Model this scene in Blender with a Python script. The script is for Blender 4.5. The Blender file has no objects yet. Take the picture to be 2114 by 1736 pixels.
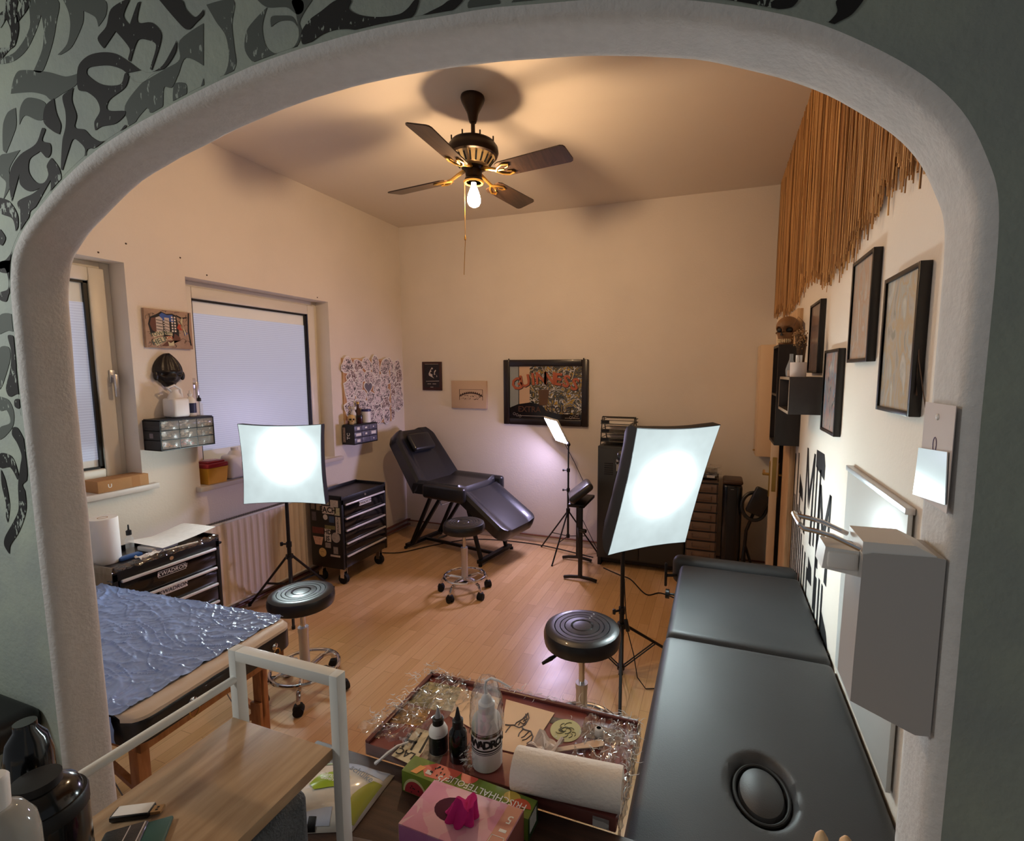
import bpy, bmesh, math, random
from mathutils import Vector as V, Matrix, noise, geometry
random.seed(7)
C = bpy.context.scene.collection
PI = math.pi
R = math.radians

# ------------------------------------------------------------------ helpers
def lin(c):
    if isinstance(c, str):
        c = [int(c[i:i+2], 16)/255 for i in (0, 2, 4)]
    elif max(c) > 1: c = [x/255 for x in c]
    return tuple(((x+.055)/1.055)**2.4 if x > .04045 else x/12.92 for x in c) + (1,)

def new_mat(name):
    m = bpy.data.materials.new(name); m.use_nodes = True
    nt = m.node_tree; b = nt.nodes['Principled BSDF']
    return m, nt, b

def mat(name, col, rough=.5, metal=0, bump=0, bscale=60, var=0, vscale=8, col2=None, coat=0, spec=.5, alpha=1, trans=0, stretch=None, detail=4, ior=1.45):
    """procedural paint/plastic/wood: noise colour variation plus noise bump"""
    m, nt, b = new_mat(name)
    L = nt.links.new
    b.inputs['Base Color'].default_value = lin(col)
    b.inputs['Roughness'].default_value = rough
    b.inputs['Metallic'].default_value = metal
    b.inputs['Coat Weight'].default_value = coat
    b.inputs['Specular IOR Level'].default_value = spec
    b.inputs['Alpha'].default_value = alpha
    b.inputs['Transmission Weight'].default_value = trans
    b.inputs['IOR'].default_value = ior
    tc = nt.nodes.new('ShaderNodeTexCoord'); mp = nt.nodes.new('ShaderNodeMapping')
    if stretch: mp.inputs['Scale'].default_value = stretch
    L(tc.outputs['Object'], mp.inputs['Vector'])
    if var or col2:
        n = nt.nodes.new('ShaderNodeTexNoise'); n.inputs['Scale'].default_value = vscale; n.inputs['Detail'].default_value = detail
        L(mp.outputs['Vector'], n.inputs['Vector'])
        r = nt.nodes.new('ShaderNodeValToRGB')
        r.color_ramp.elements[0].position = .35; r.color_ramp.elements[1].position = .65
        c1 = lin(col); c2 = lin(col2) if col2 else tuple(min(1, x*(1+var)) for x in c1[:3])+(1,)
        c0 = c1 if col2 else tuple(x*(1-var) for x in c1[:3])+(1,)
        r.color_ramp.elements[0].color = c0; r.color_ramp.elements[1].color = c2
        L(n.outputs['Fac'], r.inputs['Fac']); L(r.outputs['Color'], b.inputs['Base Color'])
    if bump:
        n2 = nt.nodes.new('ShaderNodeTexNoise'); n2.inputs['Scale'].default_value = bscale; n2.inputs['Detail'].default_value = 5
        L(mp.outputs['Vector'], n2.inputs['Vector'])
        bp = nt.nodes.new('ShaderNodeBump'); bp.inputs['Strength'].default_value = bump; bp.inputs['Distance'].default_value = .004
        L(n2.outputs['Fac'], bp.inputs['Height']); L(bp.outputs['Normal'], b.inputs['Normal'])
    return m

def emit_mat(name, col, strength, base=(.8, .8, .8)):
    m, nt, b = new_mat(name)
    b.inputs['Base Color'].default_value = tuple(base)+(1,)
    b.inputs['Emission Color'].default_value = lin(col)
    b.inputs['Emission Strength'].default_value = strength
    return m

class MB:
    """collects shapes, then links them as ONE mesh object"""
    def __init__(s, mtx=None): s.v = []; s.f = []; s.sm = []; s.M = mtx or Matrix()
    def add(s, vs, fs, smooth=False, M=None):
        k = len(s.v); T = s.M @ M if M is not None else s.M
        s.v += [T @ V(p) for p in vs]; s.f += [tuple(i+k for i in f) for f in fs]
        s.sm += [smooth]*len(fs); return s
    def bm(s, b, smooth=False, M=None):
        b.verts.index_update()
        s.add([v.co.copy() for v in b.verts], [[v.index for v in f.verts] for f in b.faces], smooth, M); b.free(); return s
    def box(s, lo, hi, bev=0, seg=2, M=None, smooth=None):
        lo, hi = V(lo), V(hi); c = (lo+hi)/2; d = hi-lo
        b = bmesh.new(); bmesh.ops.create_cube(b, size=1)
        for v in b.verts: v.co = V((v.co.x*d.x+c.x, v.co.y*d.y+c.y, v.co.z*d.z+c.z))
        if bev: bmesh.ops.bevel(b, geom=b.edges[:], offset=min(bev, .49*min(abs(d.x), abs(d.y), abs(d.z))), segments=seg, profile=.5, affect='EDGES')
        return s.bm(b, bool(bev) if smooth is None else smooth, M)
    def cyl(s, p, q, r, r2=None, n=16, cap=True, smooth=True):
        p, q = V(p), V(q); r2 = r if r2 is None else r2; d = (q-p)
        if d.length < 1e-6: return s
        z = d.normalized(); x = z.orthogonal().normalized(); y = z.cross(x)
        vs = []
        for c, rr in ((p, r), (q, r2)):
            vs += [c+x*rr*math.cos(2*PI*i/n)+y*rr*math.sin(2*PI*i/n) for i in range(n)]
        s.add(vs, [(i, (i+1) % n, n+(i+1) % n, n+i) for i in range(n)], smooth)
        if cap: s.add(vs, [tuple(range(n-1, -1, -1)), tuple(range(n, 2*n))], False)
        return s
    def lathe(s, prof, c=(0, 0, 0), n=24, axis=(0, 0, 1), sx=1, sy=1, smooth=True):
        z = V(axis).normalized(); x = V((1, 0, 0)) if abs(z.z) > .9 else z.orthogonal().normalized(); y = z.cross(x)
        c = V(c); vs = []; fs = []
        for r, h in prof: vs += [c+x*r*sx*math.cos(2*PI*i/n)+y*r*sy*math.sin(2*PI*i/n)+z*h for i in range(n)]
        m = len(prof)
        for j in range(m-1): fs += [(j*n+i, j*n+(i+1) % n, (j+1)*n+(i+1) % n, (j+1)*n+i) for i in range(n)]
        if prof[0][0] > 1e-5: fs.append(tuple(range(n-1, -1, -1)))
        if prof[-1][0] > 1e-5: fs.append(tuple((m-1)*n+i for i in range(n)))
        return s.add(vs, fs, smooth)
    def tube(s, pts, r, n=8, closed=False, cap=True):
        P = [V(p) for p in pts]; m = len(P); rs = r if isinstance(r, (list, tuple)) else [r]*m
        vs = []; fs = []; up = None
        for i in range(m):
            a = P[(i-1) % m] if closed or i > 0 else P[i]; b = P[(i+1) % m] if closed or i < m-1 else P[i]
            t = (b-a).normalized()
            if up is None: up = t.orthogonal().normalized()
            up = (up-t*up.dot(t))
            up = up.normalized() if up.length > 1e-6 else t.orthogonal().normalized()
            w = t.cross(up)
            vs += [P[i]+(up*math.cos(2*PI*k/n)+w*math.sin(2*PI*k/n))*rs[i] for k in range(n)]
        for i in range(m if closed else m-1):
            j = (i+1) % m
            fs += [(i*n+k, i*n+(k+1) % n, j*n+(k+1) % n, j*n+k) for k in range(n)]
        if cap and not closed: fs += [tuple(range(n-1, -1, -1)), tuple((m-1)*n+k for k in range(n))]
        return s.add(vs, fs, True)
    def prism(s, poly, o, u, w, t, smooth=False):
        """2-D polygon in the plane o + a*u + b*w, thickened by the vector t"""
        o, u, w, t = V(o), V(u), V(w), V(t); n = len(poly)
        P = [o+u*a+w*b for a, b in poly]
        tri = geometry.tessellate_polygon([[V((a, b, 0)) for a, b in poly]])
        vs = P+[p+t for p in P]
        fs = [tuple(x) for x in tri]+[tuple(i+n for i in x[::-1]) for x in tri]
        s.add(vs, fs, False); s.add(vs, [(i, (i+1) % n, n+(i+1) % n, n+i) for i in range(n)], smooth)
        return s
    def ball(s, c, r, n=12, sc=(1, 1, 1), M=None):
        b = bmesh.new(); bmesh.ops.create_uvsphere(b, u_segments=n, v_segments=max(6, n*2//3), radius=r)
        for v in b.verts: v.co = V((v.co.x*sc[0], v.co.y*sc[1], v.co.z*sc[2]))+V(c)
        return s.bm(b, True, M)
    def grid(s, fn, nu, nv, smooth=True, thick=0):
        vs = [V(fn(i/nu, j/nv)) for j in range(nv+1) for i in range(nu+1)]
        k = nu+1; fs = [(j*k+i, j*k+i+1, (j+1)*k+i+1, (j+1)*k+i) for j in range(nv) for i in range(nu)]
        return s.add(vs, fs, smooth)
    def text(s, txt, o, u, w, size, depth=.0008, bold=.0, align='CENTER', M=None, shear=0):
        """lettering lying in the plane o,u,w"""
        cu = bpy.data.curves.new('t', 'FONT'); cu.body = txt; cu.size = 1; cu.align_x = align; cu.align_y = 'CENTER'
        cu.extrude = 0; cu.offset = bold; cu.resolution_u = 2; cu.shear = shear
        ob = bpy.data.objects.new('t', cu); C.objects.link(ob)
        dg = bpy.context.evaluated_depsgraph_get(); me = ob.evaluated_get(dg).to_mesh()
        o, u, w = V(o), V(u).normalized(), V(w).normalized(); nrm = u.cross(w)
        vs = [o+(u*v.co.x+w*v.co.y)*size+nrm*depth for v in me.vertices]
        fs = [tuple(p.vertices) for p in me.polygons]
        ob.evaluated_get(dg).to_mesh_clear(); bpy.data.objects.remove(ob); bpy.data.curves.remove(cu)
        return s.add(vs, fs, False, M)
    def build(s, name, m, parent=None, mods=None):
        me = bpy.data.meshes.new(name)
        if parent is None:
            xs = [p.x for p in s.v]; ys = [p.y for p in s.v]; zs = [p.z for p in s.v]
            off = V(((min(xs)+max(xs))/2, (min(ys)+max(ys))/2, min(zs)))
        else:
            off = V(parent.get('_o', (0, 0, 0)))
        me.from_pydata([tuple(p-off) for p in s.v], [], s.f)
        me.polygons.foreach_set('use_smooth', s.sm)
        for x in (m if isinstance(m, (list, tuple)) else [m]): me.materials.append(x)
        o = bpy.data.objects.new(name, me); C.objects.link(o)
        if parent is None: o.location = off; o['_o'] = tuple(off)
        else: o.parent = parent; o['_o'] = tuple(off)
        b = bmesh.new(); b.from_mesh(me); bmesh.ops.remove_doubles(b, verts=b.verts, dist=1e-6) if s.sm and any(s.sm) else None
        bmesh.ops.recalc_face_normals(b, faces=b.faces); b.to_mesh(me); b.free()
        if any(s.sm):
            try: me.set_sharp_from_angle(angle=R(38))
            except Exception: pass
        return o

def tag(o, label, cat, group=None, kind=None):
    o['label'] = label; o['category'] = cat
    if group: o['group'] = group
    if kind: o['kind'] = kind
    return o
def thing(name, label, cat, loc, group=None):
    o = bpy.data.objects.new(name, None); C.objects.link(o); o.location = loc; o['_o'] = tuple(loc)
    o.empty_display_size = .05
    return tag(o, label, cat, group)
def struct(name, mb, m, parent=None):
    o = mb.build(name, m, parent)
    if parent is None: o['kind'] = 'structure'
    return o
def rot(axis_u, axis_v, axis_n, o):
    """matrix whose columns are the local axes"""
    return Matrix((tuple(axis_u)+(0,), tuple(axis_v)+(0,), tuple(axis_n)+(0,), tuple(o)+(1,))).transposed()
def yaw(a, o=(0, 0, 0)): return Matrix.Translation(o) @ Matrix.Rotation(a, 4, 'Z')

# ------------------------------------------------------------------ camera (solved from the room's lines; eye height 1.65 m)
F_PX, CX, CY = 1005.724, 1130.549, 874.854
CR = (V((.944214, .329526, .001497)), V((-.036, .099, .994)), V((.328, -.939, .106)))   # refined just below
w = V((.104640976, .335703063, .0193302438)); th = w.length
Rm = Matrix.Rotation(th, 3, w.normalized())
B = Matrix(((1, 0, 0), (0, 0, -1), (0, 1, 0)))
MW = Rm @ B
CAMP = V((0, 0, 1.65))
cam = bpy.data.cameras.new('camera'); co = bpy.data.objects.new('camera', cam); C.objects.link(co)
cam.sensor_fit = 'HORIZONTAL'; cam.sensor_width = 36; cam.lens = F_PX/2114*36
cam.shift_x = (1057-CX)/2114; cam.shift_y = (CY-868)/2114
cam.clip_start = .02
rx, ry, rz = MW[0], -MW[1], -MW[2]
co.matrix_world = Matrix(((rx[0], ry[0], rz[0], 0), (rx[1], ry[1], rz[1], 0), (rx[2], ry[2], rz[2], 1.65), (0, 0, 0, 1)))
bpy.context.scene.camera = co
def P(x, y, ax, val):
    """point of the plane coord[ax]=val that a sight line of the photograph meets (used to measure the room)"""
    d = MW.transposed() @ V(((x-CX)/F_PX, (y-CY)/F_PX, 1))
    return CAMP+d*((val-CAMP[ax])/d[ax])

# ------------------------------------------------------------------ room measures
XL, XR, YB, H = -3.112, .425, 4.33, 3.10
YN, YF = .655, .755            # near and far face of the wall with the archway
XJL, XJR = -1.49, .256         # jambs of the archway

# ------------------------------------------------------------------ materials
M_wall = mat('white_wall_paint', (226, 217, 206), .75, bump=.25, bscale=90, var=.03, vscale=2)
M_ceil = mat('ceiling_paint', (224, 214, 202), .8, bump=.1, bscale=60)
M_plaster = mat('rough_white_plaster', (205, 205, 204), .85, bump=.35, bscale=140, var=.03, vscale=60)
M_mural = mat('grey_green_wall_paint', (154, 164, 152), .8, bump=.35, bscale=90, vscale=7, col2=(142, 151, 146))
M_black = mat('black_plastic', (18, 18, 19), .4)
M_blackmetal = mat('black_powder_coat', (17, 17, 18), .38, bump=.1, bscale=300)
M_blackgloss = mat('black_gloss', (14, 14, 16), .16, coat=.3)
M_leather = mat('black_vinyl', (28, 29, 32), .32, coat=.25, bump=.12, bscale=420)
M_leather2 = mat('black_vinyl_matt', (50, 51, 53), .5, bump=.12, bscale=380, var=.08, vscale=3)
M_chrome = mat('chrome', (215, 215, 218), .12, 1)
M_alu = mat('brushed_aluminium', (205, 205, 208), .32, .9)
M_white = mat('white_plastic', (228, 226, 222), .4)
M_paper = mat('white_paper', (232, 230, 226), .8, bump=.1, bscale=40)
M_whitemetal = mat('white_lacquered_steel', (222, 224, 220), .35, var=.02)
M_brownwood = mat('dark_brown_wood', (72, 50, 38), .42, bump=.15, bscale=40, stretch=(2, 25, 25), col2=(52, 35, 27), vscale=3)
M_oak = mat('oak_laminate', (168, 140, 108), .45, stretch=(30, 3, 10), vscale=2.2, col2=(146, 117, 86), bump=.12, bscale=20, detail=8)
M_beech = mat('beech_wood', (190, 130, 80), .5, stretch=(12, 12, 2), vscale=5, col2=(165, 105, 60))
M_pale = mat('pale_raw_wood', (214, 180, 140), .6, stretch=(20, 20, 1.5), vscale=4, col2=(190, 150, 110))
M_brass = mat('brass', (190, 150, 80), .3, .9)
M_rubber = mat('black_rubber', (14, 14, 14), .7)
M_red = mat('red_plastic', (165, 40, 52), .4)
M_yellow = mat('yellow_plastic', (222, 160, 50), .45)
M_card = mat('brown_cardboard', (176, 132, 90), .85, var=.05, vscale=10)
M_corridor_dark = mat('unlit_corridor_dark', (12, 10, 9), .9)
M_grey = mat('grey_plastic', (110, 108, 108), .5)
M_ink = mat('black_ink', (20, 20, 22), .6)
M_cream = mat('cream_vinyl', (210, 196, 178), .5, bump=.2, bscale=40)
def glassy(name, col, alpha=.25, rough=.08, spec=.6):
    m = mat(name, col, rough, spec=spec); b = m.node_tree.nodes['Principled BSDF']; b.inputs['Alpha'].default_value = alpha
    return m
M_clear = glassy('clear_glass', (235, 240, 242), .22, .03, .8)
M_milky = mat('milky_plastic', (228, 226, 226), .35, alpha=.92)
def film_mat():
    """clear cling film: mostly see-through with sharp highlights on its creases"""
    m = bpy.data.materials.new('clear_cling_film'); m.use_nodes = True; nt = m.node_tree; nt.nodes.clear(); L = nt.links.new
    out = nt.nodes.new('ShaderNodeOutputMaterial'); mx = nt.nodes.new('ShaderNodeMixShader')
    tr = nt.nodes.new('ShaderNodeBsdfTransparent'); gl = nt.nodes.new('ShaderNodeBsdfGlossy'); gl.inputs['Roughness'].default_value = .10
    lw = nt.nodes.new('ShaderNodeLayerWeight'); lw.inputs['Blend'].default_value = .35
    mr = nt.nodes.new('ShaderNodeMapRange'); mr.inputs['To Min'].default_value = .13; mr.inputs['To Max'].default_value = .8
    L(lw.outputs['Facing'], mr.inputs['Value']); L(mr.outputs['Result'], mx.inputs['Fac'])
    L(tr.outputs['BSDF'], mx.inputs[1]); L(gl.outputs['BSDF'], mx.inputs[2]); L(mx.outputs['Shader'], out.inputs['Surface'])
    return m
M_film = film_mat()
M_crease_glint = glassy('white_crease_glint', (240, 240, 240), .75, .15)  # white stands in for glints along the film
# ------------------------------------------------------------------ floor
def floor_mat():
    m, nt, b = new_mat('beech_strip_laminate'); L = nt.links.new
    tc = nt.nodes.new('ShaderNodeTexCoord'); sx = nt.nodes.new('ShaderNodeSeparateXYZ'); cx = nt.nodes.new('ShaderNodeCombineXYZ')
    L(tc.outputs['Object'], sx.inputs[0]); L(sx.outputs['Y'], cx.inputs['X']); L(sx.outputs['X'], cx.inputs['Y'])
    br = nt.nodes.new('ShaderNodeTexBrick')
    br.inputs['Scale'].default_value = 1; br.inputs['Brick Width'].default_value = .42; br.inputs['Row Height'].default_value = .066
    br.inputs['Mortar Size'].default_value = .0011; br.inputs['Mortar Smooth'].default_value = .3; br.offset = .37; br.offset_frequency = 2
    br.inputs['Color1'].default_value = lin((222, 182, 134)); br.inputs['Color2'].default_value = lin((206, 164, 114)); br.inputs['Mortar'].default_value = lin((168, 122, 82))
    L(cx.outputs[0], br.inputs['Vector'])
    mp = nt.nodes.new('ShaderNodeMapping'); mp.inputs['Scale'].default_value = (3, 45, 1); L(cx.outputs[0], mp.inputs['Vector'])
    n = nt.nodes.new('ShaderNodeTexNoise'); n.inputs['Scale'].default_value = 2.5; n.inputs['Detail'].default_value = 7; L(mp.outputs[0], n.inputs['Vector'])
    mx = nt.nodes.new('ShaderNodeMix'); mx.data_type = 'RGBA'; mx.blend_type = 'OVERLAY'; mx.inputs['Factor'].default_value = .22
    L(br.outputs['Color'], mx.inputs['A']); L(n.outputs['Fac'], mx.inputs['B']); L(mx.outputs['Result'], b.inputs['Base Color'])
    b.inputs['Roughness'].default_value = .3
    n2 = nt.nodes.new('ShaderNodeTexNoise'); n2.inputs['Scale'].default_value = 5; L(tc.outputs['Object'], n2.inputs['Vector'])
    mr = nt.nodes.new('ShaderNodeMapRange'); mr.inputs['To Min'].default_value = .24; mr.inputs['To Max'].default_value = .4
    L(n2.outputs['Fac'], mr.inputs['Value']); L(mr.outputs[0], b.inputs['Roughness'])
    return m
M_floor = floor_mat()
struct('floor', MB().box((-3.4, -1.6, -.06), (1.6, YB+.1, 0)), M_floor)
struct('ceiling', MB().box((-3.4, YF, H), (.9, YB+.2, H+.1)), M_ceil)
# ------------------------------------------------------------------ walls
wb = MB().box((XL-.3, YB, 0), (XR+.6, YB+.15, H)); struct('wall_back', wb, M_wall)
W2 = (2.16, 3.325, .915, 2.23)      # window 2: y0 y1 z0 z1
W1 = (.95, 1.835, 1.0, 2.245)
wl = MB(); d = XL-.24
wl.box((d, YF, 0), (XL, YB, W2[2])).box((d, YF, W1[3]), (XL, YB, H))
wl.box((d, YF, W2[2]), (XL, W1[0], W1[3])).box((d, W1[1], W2[2]), (XL, W2[0], W1[3])).box((d, W2[1], W2[2]), (XL, YB, W1[3]))
wl.box((d, W1[0], W2[2]), (XL, W1[1], W1[2])).box((d, W2[0], W2[3]), (XL, W2[1], W1[3]))
struct('wall_left', wl, M_wall)
DY0, DY1, DZ = 3.31, 4.12, 2.0
wr = MB().box((XR, YN, 0), (XR+.12, DY0, H)).box((XR, DY1, 0), (XR+.12, YB, H)).box((XR, DY0, DZ), (XR+.12, DY1, H))
struct('wall_right', wr, M_wall)
struct('wall_corridor', MB().box((XR+.12, DY0-.1, 0), (XR+.7, DY0, DZ+.1)).box((XR+.12, DY1, 0), (XR+.7, DY1+.1, DZ+.1)).box((XR+.7, DY0-.1, 0), (XR+.75, DY1+.1, DZ+.1)).box((XR+.12, DY0-.1, DZ), (XR+.75, DY1+.1, DZ+.1)), M_corridor_dark)  # walls coloured near-black to stand in for the unlit corridor's darkness
# arch: (x, z) along the opening, left jamb foot to right jamb foot
k = .629
A0 = [(-2.354, 1.76), (-2.352, 1.88), (-2.338, 1.98), (-2.296, 2.068), (-2.169, 2.16), (-1.888, 2.291), (-1.555, 2.37), (-1.193, 2.424), (-.885, 2.435), (-.591, 2.419), (-.336, 2.386),
      (-.111, 2.338), (.042, 2.284), (.165, 2.224), (.274, 2.144), (.345, 2.071), (.385, 1.992), (.403, 1.925), (.407, 1.80)]
ctl = [(x*k*1.003 if x < 0 else x*k, 1.65+(z-1.65)*k) for x, z in A0]
def crom(pts, n):
    out = []
    for i in range(len(pts)-1):
        p0, p1, p2, p3 = (V(pts[max(0, i-1)]+(0,)), V(pts[i]+(0,)), V(pts[i+1]+(0,)), V(pts[min(len(pts)-1, i+2)]+(0,)))
        for j in range(n):
            t = j/n; out.append(.5*((2*p1)+(p2-p0)*t+(2*p0-5*p1+4*p2-p3)*t*t+(3*p1-p0-3*p2+p3)*t**3))
    out.append(V(pts[-1]+(0,))); return [(p.x, p.y) for p in out]
arch = [(XJL, -.0)]+[(XJL, z) for z in [i*.1 for i in range(1, 17)]]+crom(ctl, 5)+[(XJR, z) for z in [1.6-i*.1 for i in range(0, 17)]]
arch[0] = (XJL, 0); arch[-1] = (XJR, 0)
NRM = []
for i in range(len(arch)):
    a = V(arch[max(0, i-1)]); b = V(arch[min(len(arch)-1, i+1)]); t = (b-a).normalized(); NRM.append(V((-t.y, t.x)))
def wob(x, z, y, a): return a*noise.noise(V((x*14, z*14, y*20)))
rings = [(YN, .016), (YN+.003, .008), (YN+.010, .002), (YN+.022, 0), (YN+.04, 0), (YN+.06, 0), (YF-.02, 0), (YF-.008, .002), (YF-.002, .006), (YF, .012)]
ring_pts = []
for y, off in rings:
    ring_pts.append([(arch[i][0]+NRM[i].x*(off+wob(arch[i][0], arch[i][1], y, .0015)), y+wob(arch[i][0]+5, arch[i][1], y, .0015 if YN < y < YF else 0), arch[i][1]+NRM[i].y*(off+wob(arch[i][0], arch[i][1], y, .0015))) for i in range(len(arch))])
def face_wall(ring, y, x0, x1, top):
    m = MB(); n = len(ring)
    iL = max(i for i in range(n//2) if arch[i][1] <= 1.9 and arch[i][0] < -1.45)
    iR = min(i for i in range(n//2, n) if arch[i][0] >= XJR-.02)
    for i in range(n-1):
        p, q = ring[i], ring[i+1]
        if i < iL: m.add([(x0, y, p[2]), (x0, y, q[2]), q, p], [(0, 1, 2, 3)])
        elif i >= iR: m.add([(x1, y, p[2]), (x1, y, q[2]), q, p], [(0, 1, 2, 3)])
        else: m.add([(p[0], y, top), (q[0], y, top), q, p], [(0, 1, 2, 3)])
    m.add([(x0, y, ring[iL][2]), (x0, y, top), (ring[iL][0], y, top), ring[iL]], [(0, 1, 2, 3)])
    m.add([(x1, y, ring[iR][2]), (x1, y, top), (ring[iR][0], y, top), ring[iR]], [(0, 1, 2, 3)])
    return m
wa = face_wall(ring_pts[-1], YF, -3.4, 1.2, H)
n = len(arch)
for j in range(len(rings)-1):
    a, b = ring_pts[j], ring_pts[j+1]
    wa.add(a+b, [(i, i+1, n+i+1, n+i) for i in range(n-1)], True)
wf = struct('wall_arch', wa, M_plaster)
paint = face_wall(ring_pts[0], YN, -3.4, 1.2, H).build('painted_wall_face', M_mural, wf)
# brushstroke mural around the arch
mur = MB(); murg = MB()
def stroke(mb, poly, sx, ox, oy, lift, dx_=0):
    q = [V((x, y)) for x, y in poly]
    o = []; n_ = len(q)             # smooth brush outline through the traced points
    for i in range(n_):
        p0, p1, p2_, p3 = q[i-1], q[i], q[(i+1) % n_], q[(i+2) % n_]
        L1 = (p2_-p1).length; t1 = (p2_-p0)*.5; t2 = (p3-p1)*.5
        if t1.length > L1: t1 = t1*(L1/t1.length)
        if t2.length > L1: t2 = t2*(L1/t2.length)
        if (p1-p0).length > 0 and (p2_-p1).length > 0 and (p1-p0).angle(p2_-p1) > R(105): t1 = t1*.0
        if (p3-p2_).length > 0 and (p2_-p1).length > 0 and (p2_-p1).angle(p3-p2_) > R(105): t2 = t2*.0
        for j in range(5):
            u_ = j/5; o.append((2*u_**3-3*u_**2+1)*p1+(u_**3-2*u_**2+u_)*t1+(-2*u_**3+3*u_**2)*p2_+(u_**3-u_**2)*t2)
    q = o
    pts = []
    for v_ in q:
        p = P(ox+v_.x/sx, oy+v_.y/sx, 1, YN-lift); p2 = V((p.x, p.z))
        i = min(range(len(arch)), key=lambda k_: (V(arch[k_])-p2).length_squared); dd = (p2-V(arch[i])).dot(NRM[i])
        if dd < .020: p2 = p2+NRM[i]*(.020-dd)     # the paint stops at the rounded plaster edge
        pts.append(p2+V((dx_, 0)))
    mb.prism([(p.x, p.y) for p in pts], (0, YN-lift, 0), (1, 0, 0), (0, 0, 1), (0, -.0003, 0))
S1 = 3.1
BLK = [
 [(40,0),(110,0),(105,60),(120,180),(95,290),(60,320),(0,390),(0,310),(60,300),(70,200),(40,120),(10,170),(0,180),(0,90),(30,60)],
 [(120,0),(190,0),(175,60),(110,145),(105,100),(140,40)],
 [(800,0),(830,0),(790,100),(830,160),(880,20),(900,10),(880,140),(970,145),(1030,210),(1020,300),(970,450),(960,440),(1000,290),(940,255),(880,260),(835,395),(820,380),(830,310),(740,200),(665,310),(625,245),(680,170),(710,60)],
 [(1130,260),(1125,330),(1060,430),(970,480),(920,525),(850,515),(790,450),(700,420),(600,425),(560,440),(560,480),(650,540),(770,540),(800,470),(825,480),(800,560),(700,640),(690,705),(800,710),(800,735),(740,790),(650,810),(610,835),(605,780),(640,710),(620,640),(560,590),(500,570),(500,430),(560,360),(650,335),(740,345),(830,400),(900,450),(960,465),(1040,420),(1100,320)],
 [(470,560),(440,580),(400,620),(420,720),(420,810),(400,900),(390,1080),(400,1090),(440,960),(470,890),(520,920),(545,960),(530,1040),(470,1110),(390,1160),(400,1175),(490,1140),(545,1070),(560,955),(660,960),(730,920),(810,810),(800,800),(740,870),(650,905),(590,880),(540,830),(480,815),(490,740),(460,640)],
 [(345,630),(290,680),(280,780),(340,840),(380,860),(390,800),(360,720)],
 [(270,820),(290,830),(270,900),(320,920),(325,980),(300,1010),(260,970),(240,980),(190,1020),(185,1100),(230,1165),(280,1170),(310,1120),(300,1060),(330,1010),(380,1080),(390,1160),(370,1230),(290,1340),(275,1335),(320,1260),(325,1150),(280,1230),(230,1320),(190,1360),(190,1480),(200,1510),(150,1580),(100,1690),(80,1740),(0,1740),(0,1680),(40,1660),(110,1560),(130,1480),(130,1360),(115,1290),(210,1240),(260,1200),(190,1225),(130,1180),(125,1110),(75,1290),(60,1180),(70,1080),(130,990),(230,920)],
 [(0,1265),(60,1290),(110,1370),(115,1450),(100,1480),(80,1400),(0,1360)], [(0,1465),(35,1520),(15,1570),(0,1560)],
 [(1020,0),(1130,130),(1200,190),(1260,140),(1302,95),(1302,60),(1250,110),(1190,60),(1160,0)]]
GRY = [
 [(200,0),(370,0),(360,150),(330,300),(270,460),(215,455),(270,320),(280,200),(265,95),(230,200),(170,320),(90,390),(0,410),(0,380),(100,330),(190,180)],
 [(405,0),(665,0),(680,90),(630,170),(610,110),(535,70),(530,150),(460,300),(390,350),(370,350),(430,280),(450,170),(440,80)],
 [(130,450),(300,460),(420,490),(500,470),(490,540),(400,600),(330,640),(290,610),(200,590),(70,600),(90,500)],
 [(180,625),(290,660),(280,760),(240,770),(160,740),(125,800),(130,690)],
 [(100,690),(105,800),(80,880),(40,980),(20,960),(20,800),(50,720)],
 [(960,500),(1060,440),(1150,380),(1150,260),(1302,150),(1302,420),(1190,370),(1140,480),(1100,560),(1050,560),(1040,700),(1000,780),(940,690),(880,760),(830,860),(790,910),(820,800),(800,680),(900,540)],
 [(1130,530),(1190,540),(1190,630),(1150,680),(1110,660),(1110,560)], [(1302,500),(1285,560),(1270,620),(1220,670),(1302,640)],
 [(0,1000),(60,980),(130,960),(60,1080),(70,1180),(20,1280),(40,1170),(0,1120)]]
for q in BLK: stroke(mur, q, S1, 0, 0, .0012)
for q in GRY: stroke(murg, q, S1, 0, 0, .0006)
for q in BLK: stroke(mur, q, S1, 0, 0, .0012, -.64)      # the mural goes on to the left
for q in GRY: stroke(murg, q, S1, 0, 0, .0006, -.64)
S2 = 3.41
for q in ([(460,0),(560,0),(545,60),(620,105),(760,120),(900,100),(960,60),(1010,0),(1040,0),(1010,90),(960,150),(880,250),(800,260),(740,250),(620,220),(540,205),(430,215),(330,260),(235,345),(210,280),(215,220),(270,140),(350,80)],
          [(1350,0),(1290,60),(1180,130),(1090,150),(1010,135),(1080,100),(1200,40),(1260,0)]): stroke(mur, q, S2, 560, 0, .0012)
for q in ([(1400,0),(1600,0),(1590,60),(1510,90),(1550,150),(1480,155),(1400,120)], [(1820,0),(2114,0),(2114,115),(1960,120),(1880,85)],
          [(150,0),(290,0),(230,90),(200,160),(215,230),(180,330),(100,420),(20,480),(0,480),(0,430),(70,400),(160,330),(195,250),(175,100)],
          [(0,120),(70,110),(150,120),(190,200),(150,150),(60,150),(0,190)]): stroke(murg, q, S2, 560, 0, .0006)
S3 = 2.0057
for q in ([(640,0),(1180,0),(1150,30),(1000,52),(880,50),(780,58),(700,38)], [(1340,0),(1450,0),(1400,60),(1330,100),(1250,170),(1290,110),(1340,50)], [(430,0),(465,0),(420,70),(412,50)]): stroke(mur, q, S3, 1060, 0, .0012)
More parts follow.
